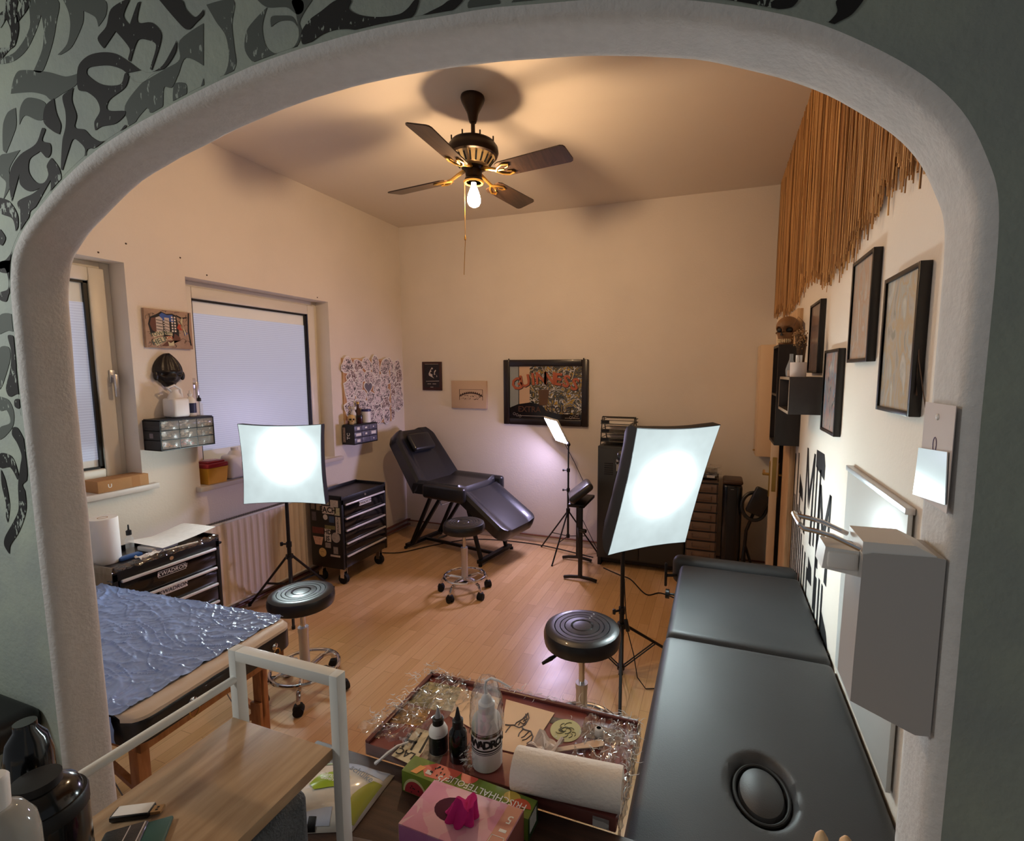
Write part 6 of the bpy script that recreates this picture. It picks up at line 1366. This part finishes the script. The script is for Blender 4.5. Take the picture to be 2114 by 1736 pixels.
def dropper(label, px, py, h, body, cap, tip, lab, name='dropper_bottle', hr=.0215, shoulder=.25):
    p = Q(px, py, tz); t = thing(name, label, 'bottle', (p.x, p.y+.014, tz)); c2 = (p.x, p.y+.014, tz); r = hr
    hb = h*.60
    MB().lathe([(r-.002, 0), (r, .003), (r, hb-.012), (r-.004, hb-.003), (r*.55, hb+.004), (r*.55, hb+.007)], c2, 30).build('bottle_body', body, t)
    MB().lathe([(r*.60, hb+.003), (r*.60, hb+h*.15), (r*.5, hb+h*.17), (r*.38, hb+h*.175)], c2, 24).build('cap', cap, t)
    MB().lathe([(r*.36, hb+h*.17), (r*.30, hb+h*.22), (r*.10, h-.002), (0, h)], c2, 18).build('dropper_tip', tip, t)
    if lab:
        am = math.atan2(-c2[1], -c2[0])
        MB().grid(lambda a, b_: (c2[0]+(r+.0004)*math.cos(am-1.9+3.8*a), c2[1]+(r+.0004)*math.sin(am-1.9+3.8*a), tz+.004+(hb-.024)*b_), 24, 1).build('label', lab, t)
        lm = MB(); nrm = V((math.cos(am), math.sin(am), 0)); u = V((-math.sin(am), math.cos(am), 0))
        for i, (zz_, w2) in enumerate(((.052, .010), (.047, .008), (.040, .008), (.026, .007))): lm.text('----', V((c2[0], c2[1], tz+zz_))+nrm*(r+.0008), u, (0, 0, 1), w2*.8, .0001, .0)
        lm.build('label_print', M_grey, t)
    return t
dropper('white dropper bottle with a black label, black cap and grey tip on the wrapped table', 899, 1558, .108, M_white, M_black, mat('grey_tip', (150, 150, 152), .35), mat('black_label', (22, 24, 28), .3))
dropper('all-black glossy dropper bottle between the white dropper bottle and the wash bottle', 940, 1575, .126, M_blackgloss, M_black, M_black, None, hr=.0205)
cpz = Q(1236, 1519, tz); q = thing('ink_cap', 'tiny white ink cap holding black ink near the far right corner of the wrapped table', 'ink cap', (cpz.x, cpz.y, tz))
MB().lathe([(.010, 0), (.0105, .003), (.0095, .018), (.006, .021), (.0055, .019)], (cpz.x, cpz.y, tz+.001), 20).build('cap_body', M_white, q); MB().lathe([(0, .0195), (.0058, .0195)], (cpz.x, cpz.y, tz+.001), 16).build('black_ink', M_ink, q)
a_, b_ = Q(1146, 1549, tz+.006), Q(1248, 1533, tz+.006); du = (b_-a_).normalized(); dn = V((0, 0, 1)).cross(du)
tag(MB().prism([(0, -.006), (.06, -.007), (.095, -.011), (.112, -.010), (.118, 0), (.112, .010), (.095, .011), (.06, .007), (0, .006)], a_, du, dn, (0, 0, .0018)).build('wooden_spatula', mat('spatula_wood', (216, 186, 158), .6, stretch=(3, 30, 3), vscale=5, var=.08)), 'pale wooden spatula lying on the wrapped table right of the crumpled tissue', 'spatula')
tp = Q(1125, 1556, tz)
def tis(a, b_):
    th_ = 2*PI*a; r_ = .004+.034*b_; h_ = .030*b_**.7*(.5+.5*math.sin(3*th_+1))+.012*noise.noise(V((math.cos(th_)*2.2, math.sin(th_)*2.2, b_*3)))+.006
    return (tp.x+r_*math.cos(th_)*(1+.3*math.sin(2*th_)), tp.y+r_*math.sin(th_)*.8, tz+.004+max(0, h_))
tag(MB().grid(tis, 44, 10).build('crumpled_tissue', mat('soft_tissue', (226, 214, 206), .9)), 'crumpled off-white tissue on the wrapped table beside the wooden spatula', 'tissue')
# cling film crumpled over the left and right of the tray
fl2 = MB()
fl2.grid(crumple((tx0-.045, ty0+.02, tz+.002), (.16, .0, 0), (.09, .26, .0), (0, 0, 1), 40, 40, .026, 3, 7), 56, 56)
fl2.grid(crumple((tx1-.13, ty0+.03, tz+.001), (.14, 0, 0), (0, .24, 0), (0, 0, 1), 40, 40, .014, 8, 9), 48, 48)
fl2.grid(lambda a, b__: (tx0+(tx1-tx0)*a, ty1+.004+.008*noise.noise(V((a*30, b__*4, 2))), tz+.012-.045*b__+.006*noise.noise(V((a*40, 0, 5)))), 110, 6)
fl2.grid(lambda a, b__: (tx1+.004+.008*noise.noise(V((a*20, b__*4, 9))), ty0+(ty1-ty0)*a, tz+.010-.07*b__), 60, 8)
fl2.grid(lambda a, b__: (tx0+(tx1-tx0)*a, ty0-.0008-.0005*noise.noise(V((a*30, b__*4, 12))), tz+.002-.03*b__), 90, 5)
fl2.build('cling_film', M_film, tr)
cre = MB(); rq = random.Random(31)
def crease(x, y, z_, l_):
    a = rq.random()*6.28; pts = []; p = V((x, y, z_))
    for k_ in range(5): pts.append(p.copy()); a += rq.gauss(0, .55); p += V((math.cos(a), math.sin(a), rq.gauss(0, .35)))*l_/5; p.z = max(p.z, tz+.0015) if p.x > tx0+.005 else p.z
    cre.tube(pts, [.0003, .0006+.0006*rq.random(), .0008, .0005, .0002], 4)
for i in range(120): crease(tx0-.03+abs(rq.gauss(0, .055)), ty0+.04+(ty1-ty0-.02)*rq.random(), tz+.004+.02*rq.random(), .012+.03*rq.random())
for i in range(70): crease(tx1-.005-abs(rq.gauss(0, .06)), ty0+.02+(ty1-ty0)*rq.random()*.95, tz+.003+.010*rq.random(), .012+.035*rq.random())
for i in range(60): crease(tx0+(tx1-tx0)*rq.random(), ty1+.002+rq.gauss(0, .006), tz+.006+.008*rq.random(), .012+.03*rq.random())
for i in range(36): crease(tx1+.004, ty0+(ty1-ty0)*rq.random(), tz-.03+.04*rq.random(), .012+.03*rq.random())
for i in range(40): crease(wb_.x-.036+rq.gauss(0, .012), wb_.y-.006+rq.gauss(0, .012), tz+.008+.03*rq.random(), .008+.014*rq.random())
co_ = cre.build('film_crease_glint', M_crease_glint, tr); co_['kind'] = 'stuff'  # whitish creases drawn as white tubes, to paint in their glints
tail = [Q(843, 1532, tz+.012), Q(820, 1540, tz+.016), Q(800, 1555, tz+.014), Q(785, 1568, tz+.006), Q(776, 1575, tz-.012)]
MB().tube(tail, [.002, .003, .004, .003, .0045], 6).build('twisted_film_end', M_milky, tr)
# paper roll lying on the table edge
ra_, rb_ = V((-.376, .872, .8195)), V((-.152, .892, .8195)); ax = (rb_-ra_).normalized()
rl = thing('paper_towel_roll', 'white kitchen paper roll lying along the front edge of the wrapped table', 'paper roll', ((ra_+rb_)/2-V((0, 0, .05))))
ln_ = (rb_-ra_).length
MB().lathe([(.017, 0), (.0395, 0), (.0405, .003), (.0405, ln_-.003), (.0395, ln_), (.017, ln_)], ra_, 40, axis=ax).build('paper_roll', mat('embossed_paper', (230, 222, 212), .9, bump=.6, bscale=130), rl)
MB().lathe([(.0175, -.0005), (.0175, ln_+.0005), (.0155, ln_+.0005), (.0155, -.0005)], ra_, 24, axis=ax).build('cardboard_core', M_card, rl)
# raise the roll so that it lies on the counter
rl.location.z += 0
# cling film box
fb = thing('film_box', 'green and red carton of cling film printed with fruit, behind the pink tissue box', 'carton', (-.465, .83, .75))
fo = V((-.613, .806, .7505)); fu = V((.300, -.018, 0)).normalized(); fv = V((.018, .300, 0)).normalized()
Mf = rot(fu, fv, cz, fo)
L_, W_f, H_f = .30, .045, .048
MB(Mf).box((0, 0, 0), (L_, W_f, H_f), .001).build('carton', mat('leaf_green_card', (122, 140, 46), .4, col2=(96, 118, 44), vscale=14), fb)
M_dg = mat('dark_green_card', (40, 66, 34), .4)
MB(Mf).box((-.0006, 0, 0), (-.0001, W_f, H_f*.72)).build('end_panel', M_dg, fb); MB(Mf).box((L_+.0001, 0, 0), (L_+.0006, W_f, H_f)).build('end_panel', M_dg, fb)
bc = MB(Mf)
for i in range(9): bc.box((L_+.0007, .006+i*.0036, .012), (L_+.001, .006+i*.0036+.0018*(1+i % 2*.4), .044))
bc.build('bar_stripes', M_white, fb)
def disk(m, x, y, r_, z_, h=.0004, sx=1, sy=1, M_=Mf, a0=0, a1=2*PI):
    m.prism([(x+r_*sx*math.cos(a0+(a1-a0)*i/20), y+r_*sy*math.sin(a0+(a1-a0)*i/20)) for i in range(21 if a1-a0 < 6.2 else 20)], (0, 0, z_), (1, 0, 0), (0, 1, 0), (0, 0, h)); return m
zt_ = H_f+.0002
M_melon = mat('melon_red', (206, 92, 78), .4); M_rind = mat('melon_rind', (206, 206, 150), .4)
r1 = MB(Mf); r1.prism([(.035, .026), (.06, .044), (.125, .0448), (.120, .03), (.10, .010), (.055, .006)], (0, 0, zt_), (1, 0, 0), (0, 1, 0), (0, 0, .0003)); r1.build('melon_slice', M_melon, fb)
disk(MB(Mf), .145, .044, .02, zt_, a0=PI, a1=2*PI).build('melon_slice', M_melon, fb)
MB(Mf).prism([(.020, .004), (.030, .026), (.046, .026), (.036, .004)], (0, 0, zt_+.0004), (1, 0, 0), (0, 1, 0), (0, 0, .0003)).build('orange_patch', mat('orange_print', (226, 150, 74), .4), fb)
fm2 = MB(Mf); fm2.prism([(.012+.030*math.cos(PI*i/16)*1.0+.022, .004+.034*math.sin(PI*i/16)) for i in range(17)], (0, -.0003, 0), (1, 0, 0), (0, 0, 1), (0, -.0004, 0)); fm2.build('front_rind', M_rind, fb)
fm3 = MB(Mf); fm3.prism([(.034+.026*math.cos(PI*i/16), .003+.029*math.sin(PI*i/16)) for i in range(17)], (0, -.0008, 0), (1, 0, 0), (0, 0, 1), (0, -.0003, 0)); fm3.build('front_melon', mat('deep_melon', (170, 52, 60), .4), fb)
sd = MB(Mf); rq = random.Random(8)
for i in range(12): disk(sd, .06+.05*rq.random(), .014+.024*rq.random(), .0016, zt_+.0006, sy=1.6)
for i in range(8): sd.ball((.022+.024*rq.random(), -.0012, .006+.016*rq.random()), .0013, 6)
sd.build('melon_seeds', M_ink, fb)
tm = MB(Mf); tm.text('FRISCHHALTEFOLIE', (.195, .020, zt_+.0008), (-1, 0, 0), (0, -1, 0), .021, .0002, .004).text('75', (.094, .013, zt_+.0008), (-1, 0, 0), (0, -1, 0), .022, .0002, .02)
tm.box((.052, .012, zt_+.0008), (.066, .022, zt_+.001)); tm.build('lettering', M_paper, fb)
disk(MB(Mf), .275, .016, .022, zt_+.0004, a0=.2, a1=PI+.2, sy=.9).build('red_seal', mat('orange_red', (196, 84, 54), .4), fb)
disk(MB(Mf), .25, .032, .018, zt_, sy=.7).build('yellow_fruit', mat('yellow_green_fruit', (184, 160, 70), .4), fb)
# tissue box
tb = thing('tissue_box', 'pink tissue box with a magenta tissue in its oval opening, on the counter', 'tissue box', (-.42, .70, .75))
p0, p1, p3 = V((-.522, .789, 0)), V((-.336, .786, 0)), V((-.532, .684, 0)); tu = (p1-p0).normalized(); tv = (p0-p3).normalized()
Mt = rot(tu, tv, cz, (p3.x, p3.y, .7505)); TL, TW, TH = .200, .108, .066
def pink():
    m, nt, b = new_mat('pink_watercolour_card'); L = nt.links.new
    tc = nt.nodes.new('ShaderNodeTexCoord'); n1 = nt.nodes.new('ShaderNodeTexVoronoi'); n1.inputs['Scale'].default_value = 26; n1.distance = 'CHEBYCHEV'; mp = nt.nodes.new('ShaderNodeMapping'); mp.inputs['Rotation'].default_value = (.3, .2, .7); L(tc.outputs['Object'], mp.inputs['Vector']); L(mp.outputs[0], n1.inputs['Vector'])
    sp_ = nt.nodes.new('ShaderNodeSeparateColor'); L(n1.outputs['Color'], sp_.inputs[0]); r = nt.nodes.new('ShaderNodeValToRGB'); e = r.color_ramp.elements; e[0].color = lin((214, 140, 172)); e[1].color = lin((226, 186, 196)); L(sp_.outputs[0], r.inputs['Fac']); L(r.outputs['Color'], b.inputs['Base Color']); b.inputs['Roughness'].default_value = .4; return m
MB(Mt).box((0, 0, 0), (TL, TW, TH), .0015).build('carton', pink(), tb)
MB(Mt).box((.002, -.0005, .001), (TL-.002, -.0001, TH-.002)).build('front_panel', mat('violet_pink_card', (186, 112, 172), .4, col2=(204, 140, 186), vscale=12), tb)
disk(MB(Mt), .078, .060, .026, TH+.0002, M_=Mt, sx=1.5, sy=1.0).build('oval_opening', mat('deep_magenta_opening_shade', (74, 8, 44), .8), tb)  # flat disc, painted dark as the shade inside the opening
MB(Mt).box((TL-.032, 0.002, TH+.0002), (TL-.001, TW-.002, TH+.0005)).build('brown_print_band', mat('brown_pink_print', (172, 104, 92), .4), tb)
m = MB(Mt).text('5', (TL-.014, .078, TH+.0008), (-1, 0, 0), (0, -1, 0), .024, .0002, .01).box((TL-.022, .05, TH+.0006), (TL-.008, .056, TH+.0009))
for a0, a1, c0, c1 in ((TL-.03, TL-.004, .02, .021), (TL-.03, TL-.004, .04, .041), (TL-.03, TL-.029, .02, .041), (TL-.005, TL-.004, .02, .041)): m.box((a0, c0, TH+.0006), (a1, c1, TH+.0009))
m.build('white_print', M_paper, tb)
MB(Mt).box((TL+.0001, .002, .001), (TL+.0005, TW-.002, TH-.002)).build('side_panel', mat('brown_side_print', (140, 84, 78), .4), tb)
def tiss(a, b_):
    th_ = 2*PI*a; rr_ = .004+.026*(1-b_)**1.0*(.6+.4*abs(math.sin(3.5*th_)))+.010*b_*(1+noise.noise(V((math.cos(th_)*2, math.sin(th_)*2, 3))))
    return Mt @ V((.100+.012*b_+rr_*math.cos(th_)*1.15, .052+rr_*math.sin(th_)*.9, TH+.0005+.040*b_*(1+.25*math.sin(2*th_))+.004*noise.noise(V((th_, b_*5, 0)))))
tm_ = MB(); tm_.grid(tiss, 48, 12); tm_.add([tiss(i/48, 1) for i in range(48)], [tuple(range(48))], True)
tm_.build('magenta_tissue', mat('magenta_tissue', (204, 30, 122), .85), tb)
# wipes pouch
wps = thing('wipes_pouch', 'glossy white and green pouch of wet wipes on the counter behind the cart leg', 'wipes pouch', (-.76, .74, .75))
pc4 = [Q(588, 1590, .752), Q(665, 1578, .752), Q(815, 1600, .752), Q(728, 1716, .752), Q(598, 1722, .752)]
A_, B_, C_, D_ = pc4[0].lerp(pc4[1], .3), pc4[2], pc4[3], pc4[4]
def bilin(a, b_): return (D_.lerp(C_, a)).lerp(pc4[0].lerp(pc4[2], a)+V((0, .018*math.sin(PI*a)**2, 0)), b_)
def pouch(a, b_):
    p = bilin(a, b_); e = (16*a*(1-a)*b_*(1-b_)); h = .034*max(0, e)**.45+.0012*noise.noise(V((a*7, b_*7, 0)))*e+.006*max(0, noise.noise(V((a*3+b_*4, a*2-b_*5, 8))))*min(1, e*2)
    return (p.x, p.y, .7515+h)
M_pouch = mat('white_foil_pouch', (214, 208, 196), .15, spec=.8, col2=(198, 196, 188), vscale=12, coat=.5)
MB().grid(pouch, 48, 40).build('pouch_body', M_pouch, wps)
def patch(m, poly, lift=.001, n_=6):
    # polygon in pouch units draped on the pouch: triangulated fan of a fine ring
    cx2 = sum(a for a, _ in poly)/len(poly); cy2 = sum(b for _, b in poly)/len(poly); ring = []
    for i in range(len(poly)):
        a, b = poly[i], poly[(i+1) % len(poly)]
        for k_ in range(n_): ring.append((a[0]+(b[0]-a[0])*k_/n_, a[1]+(b[1]-a[1])*k_/n_))
    rows = []
    for j in range(7):
        s_ = j/6; rows += [V(pouch(cx2+(x-cx2)*s_, cy2+(y-cy2)*s_))+V((0, 0, lift)) for x, y in ring]
    n2 = len(ring); m.add(rows, [(j*n2+i, j*n2+(i+1) % n2, (j+1)*n2+(i+1) % n2, (j+1)*n2+i) for j in range(6) for i in range(n2)], True); return m
patch(MB(), [(.24, .42), (.36, .42), (.36, .70), (.20, .72), (.10, .58)] if False else [(.30, .40), (.62, .44), (.66, .62), (.52, .70), (.34, .66), (.24, .52)], .0022).build('flap_label', mat('lime_label', (146, 172, 40), .3), wps)
patch(MB(), [(.48, .80), (.97, .78), (.97, .985), (.50, .985)], .001).build('blue_band', mat('pale_blue_print', (170, 184, 208), .25), wps)
patch(MB(), [(.02, .02), (.62, .02), (.60, .18), (.04, .14)], .001).build('grey_band', mat('pale_grey_blue_print', (180, 188, 204), .25), wps)
patch(MB(), [(.80, .02), (.985, .05), (.985, .72), (.90, .70), (.78, .38)], .001).build('olive_side', mat('olive_print', (150, 152, 60), .25), wps)
patch(MB(), [(.0, .72), (.20, .985), (.46, .985), (.44, .86), (.2, .8)], .001).build('green_side', mat('pale_green_print', (176, 196, 160), .25), wps)
patch(MB(), [(.27, .0), (.40, .0), (.40, .09), (.29, .10)], .002).build('black_closure', M_black, wps)
def ptext(m, txt, a, b_, size, du_, dv_, bold=.01):
    p = V(pouch(a, b_))+V((0, 0, .004)); m.text(txt, p, du_, dv_, size, .0002, bold)
m = MB(); ptext(m, 'sch\u00fclke', .76, .72, .020, (.96, -.05, -.2), (.05, 1, 0)); m.build('lettering', mat('blue_grey_ink', (84, 108, 136), .4), wps)
m = MB(); ptext(m, 'green', .16, .72, .020, (.9, .35, .2), (-.35, .9, 0)); m.build('lettering', mat('olive_ink_b', (110, 122, 40), .4), wps)
m = MB(); ptext(m, 'mikrozid', .45, .58, .014, (.98, .1, 0), (-.1, .98, .1)); ptext(m, 'universal', .45, .52, .011, (.98, .1, 0), (-.1, .98, .1)); m.build('lettering', M_paper, wps)
# dark lid and wooden block at the very front
q1 = Q(603, 1713, .776); tag(MB().lathe([(.0, 0), (.031, 0), (.032, .004), (.032, .022), (.030, .0255), (.0, .0255)], (q1.x, q1.y-.031, .7505), 36).build('round_tin', mat('brown_grey_lid', (92, 80, 74), .45)), 'flat round brown-grey tin at the front edge of the counter', 'tin')
q2 = Q(742, 1728, .775); tag(MB(yaw(.15, (q2.x+.005, q2.y-.03, .7505))).box((-.03, -.03, 0), (.03, .03, .026), .004).build('wooden_block', M_brownwood), 'small dark wooden block at the front edge of the counter', 'block')
# ------------------------------------------------------------------ white cart
S_ = .867   # measured sizes on the cart are scaled about the eye point
cr = thing('serving_cart', 'white square-tube cart with an oak shelf in the left foreground', 'cart', (-.733, .42, 0))
cx0, cx1, cy1, cz_, ct_ = -.845, -.609, .615, 1.0, 1.134
MB().box((cx0, .10, cz_-.02), (cx1, cy1, cz_), .002).build('shelf', M_oak, cr)
MB().box((cx0, .10, .40), (cx1, cy1, .418), .002).build('lower_shelf', M_oak, cr)
T_ = .0175
for x in (cx0-.002, cx1-.002):
    for y in (cy1, .08): MB().box((x, y, .04), (x+T_, y+T_+.003, ct_), .001).build('corner_post', M_whitemetal, cr)
for y in (cy1, .08): MB().box((cx0-.002+T_, y, ct_-T_-.002), (cx1-.002, y+T_+.003, ct_), .001).build('top_bar', M_whitemetal, cr)
MB().cyl((cx0+.008, cy1+.002, 1.076), (cx0+.002, .09, 1.074), .0075).build('side_rail', M_whitemetal, cr)
for x in (cx0+.007, cx1+.007):
    for y in (cy1+.01, .09): MB().lathe([(.0, 0), (.018, .002), (.018, .03), (.0, .042)], (x, y, 0), 14).build('caster', M_rubber, cr)
tag(MB().box((-.815, .24, .4185), (-.645, .598, .93), .02, 3).build('storage_box', mat('grey_felt', (82, 84, 86), .95, bump=.8, bscale=200, var=.15, vscale=40)), 'grey felt storage box standing under the oak shelf of the white cart', 'box')
ua, ub, uc = Q(247, 1664, cz_+.010), Q(344, 1652, cz_+.010), Q(330, 1674, cz_+.010)
uu = (ub-ua).normalized(); uw = V((0, 0, 1)).cross(uu); Mu = rot(uu, uw, cz, (ua.x, ua.y, cz_+.0005)) @ Matrix.Scale(S_, 4)
us = thing('usb_stick', 'black and white flash drive with bare metal plug on the oak cart shelf', 'flash drive', (ua.x, ua.y, cz_))
MB(Mu).box((-.004, -.022, 0), (.056, .002, .010), .003).build('drive_body', M_black, us); MB(Mu).box((.0, -.020, .0098), (.054, .0, .0108)).build('white_face', M_white, us)
MB(Mu).box((.056, -.018, .003), (.072, -.004, .008)).build('metal_plug', mat('tin_plug', (190, 160, 120), .3, .8), us)
MB(Mu).box((.062, -.015, .0079), (.066, -.012, .0083)).box((.062, -.010, .0079), (.066, -.007, .0083)).build('plug_hole', M_ink, us)
wl2, wl3 = Q(256, 1712, cz_), Q(334, 1690, cz_)
wv = thing('folded_wallet', 'black and dark green folded wallet in front of the flash drive on the cart', 'wallet', (wl2.x, wl2.y-.03, cz_))
du = (wl3-wl2).normalized(); dvv = V((-du.y, du.x, 0)); Mw = rot(du, dvv, cz, (wl2.x-.005, wl2.y-.010, cz_+.0005)) @ Matrix.Scale(S_, 4)
MB(Mw).box((-.01, -.105, 0), (.048, -.0, .0095), .004, 3).build('black_cover', M_leather, wv); MB(Mw).box((.046, -.105, .0), (.082, -.002, .007), .003).build('green_flap', mat('dark_green_leather', (30, 72, 62), .45), wv)
MB(Mw).tube([(.02, -.104, .0098), (.024, -.004, .0098)], .0009, 5).tube([(.04, -.104, .0098), (.044, -.004, .0098)], .0012, 5).build('seam', M_alu, wv)
# bottles on the cart's near end
zb = cz_+.0005
q = thing('bottle', 'dark glossy bottle nearest the cart rail in the lower left corner', 'bottle', (-.733, .295, cz_))
MB().lathe([(.040, 0), (.0425, .004), (.0425, .13), (.040, .146), (.035, .160), (.021, .169)], (-.733, .295, zb), 36).build('bottle_body', M_blackgloss, q); MB().lathe([(.0405, .13), (.0430, .131), (.0430, .146), (.0415, .149)], (-.733, .295, zb), 36).build('glossy_band', M_black, q); MB().lathe([(.022, .165), (.022, .178), (0, .179)], (-.733, .295, zb), 24).build('cap', M_black, q)
q = thing('bottle', 'second black bottle cut by the left edge of the picture behind the glossy one', 'bottle', (-.80, .305, cz_))
MB().lathe([(.021, 0), (.023, .004), (.023, .17), (.019, .193), (.011, .206), (.011, .215), (0, .215)], (-.8005, .318, zb), 28).build('bottle_body', M_blackgloss, q)
q = thing('bottle', 'clear dome-shouldered bottle with a white cap in the bottom left corner', 'bottle', (-.637, .227, cz_))
MB().lathe([(.026, 0), (.029, .004), (.029, .195), (.027, .212), (.019, .228), (.010, .234)], (-.640, .227, zb), 36).build('bottle_body', glassy('clear_bottle_plastic', (206, 206, 200), .45, .06, .9), q); MB().lathe([(.011, .231), (.012, .262), (.010, .265), (0, .266)], (-.640, .227, zb), 20).build('cap', M_white, q)
# ------------------------------------------------------------------ hand at the lower edge
hd = MB(); 
def finger(base, mid, tip, r0): 
    b0, m0, t0 = V(base), V(mid), V(tip)
    pts = [b0, b0.lerp(m0, .5), m0, m0.lerp(t0, .45), m0.lerp(t0, .75), m0.lerp(t0, .92), t0]
    hd.tube(pts, [r0*1.1, r0*1.02, r0*1.05, r0*.95, r0*.88, r0*.62, r0*.18], 14)
hx, hy = .105, .42; Zt = 1.273
tips = [((hx-.010, hy, Zt)), ((hx+.0085, hy+.003, Zt-.0005))]
pb = 1.165
finger((hx-.011, hy, pb), (hx-.0115, hy-.004, pb+.045), (hx-.0105, hy, Zt), .0078)
finger((hx+.010, hy, pb+.003), (hx+.0105, hy-.004, pb+.048), (hx+.0075, hy+.002, Zt-.0005), .0082)
finger((hx-.031, hy, pb-.008), (hx-.034, hy-.012, pb+.030), (hx-.033, hy-.028, pb+.062), .0072)
finger((hx+.030, hy, pb-.004), (hx+.034, hy-.014, pb+.036), (hx+.033, hy-.034, pb+.064), .0080)
finger((hx-.038, hy-.006, pb-.065), (hx-.058, hy-.022, pb-.035), (hx-.060, hy-.036, pb-.004), .0095)
def palm(a, b_):
    th_ = 2*PI*a; t = 1-b_; z_ = pb+.012-.62*t+.10*max(0, t-.2)
    if b_ > .83: f = (1-b_)/.17; w_ = .041*(1-.3*max(0, (1-f*6))); d_ = .014+.004*f
    else: f = (.83-b_)/.83; w_ = .029+.020*f; d_ = .020+.026*f
    return (hx+w_*math.cos(th_)+.10*max(0, t-.2), hy+d_*math.sin(th_)-.42*max(0, t-.2)**1.1, z_)
hd.grid(palm, 28, 60); hd.add([palm(i/28, 1) for i in range(28)], [tuple(range(28))], True); hd.add([palm(i/28, 0) for i in range(28)], [tuple(range(28))[::-1]])
hob = hd.build('hand', mat('flesh_silicone', (242, 200, 150), .45, bump=.15, bscale=120, var=.05, vscale=30))
md = hob.modifiers.new('remesh', 'REMESH'); md.mode = 'VOXEL'; md.voxel_size = .0016; md.use_smooth_shade = True
tag(hob, 'flesh-coloured hand with two fingertips raised at the bottom right edge', 'hand')
# ------------------------------------------------------------------ black box on the mural wall, enlarged to stand in for wall shade
bs_ = thing('wall_box', 'black box shelf on the mural wall at the left edge, enlarged to stand for shade', 'shelf', (-1.70, .60, .73))
MB().box((-2.1, .34, .745), (-1.552, YN+.001, .828), .03, 4).build('shelf_body', M_black, bs_)  # widened over the shaded wall; unseen deep part added to cast shadow
# ------------------------------------------------------------------ light
def area(name, loc, target, sx, sy, power, col):
    l = bpy.data.lights.new(name, 'AREA'); l.shape = 'RECTANGLE'; l.size = sx; l.size_y = sy; l.energy = power; l.color = col
    o = bpy.data.objects.new(name, l); C.objects.link(o); o.location = loc
    o.rotation_euler = (V(target)-V(loc)).to_track_quat('-Z', 'Y').to_euler(); return o
area('hall_lamp', (-2.0, -.15, 2.05), (-1.2, .6, .9), .35, .2, 8, (1, .985, .93))
wd = bpy.data.worlds.new('world'); bpy.context.scene.world = wd; wd.use_nodes = True
wd.node_tree.nodes['Background'].inputs['Color'].default_value = (.9, .95, 1, 1)
wd.node_tree.nodes['Background'].inputs['Strength'].default_value = .13
sc = bpy.context.scene
sc.view_settings.view_transform = 'Standard'; sc.view_settings.look = 'None'; sc.view_settings.gamma = 1; sc.view_settings.exposure = .32
try: sc.view_settings.use_curve_mapping = False
except Exception: pass
sc.cycles.max_bounces = 8; sc.cycles.transparent_max_bounces = 16; sc.cycles.sample_clamp_indirect = 6
sc.cycles.caustics_reflective = False; sc.cycles.caustics_refractive = False
for o in list(bpy.data.objects):
    if '_o' in o: del o['_o']
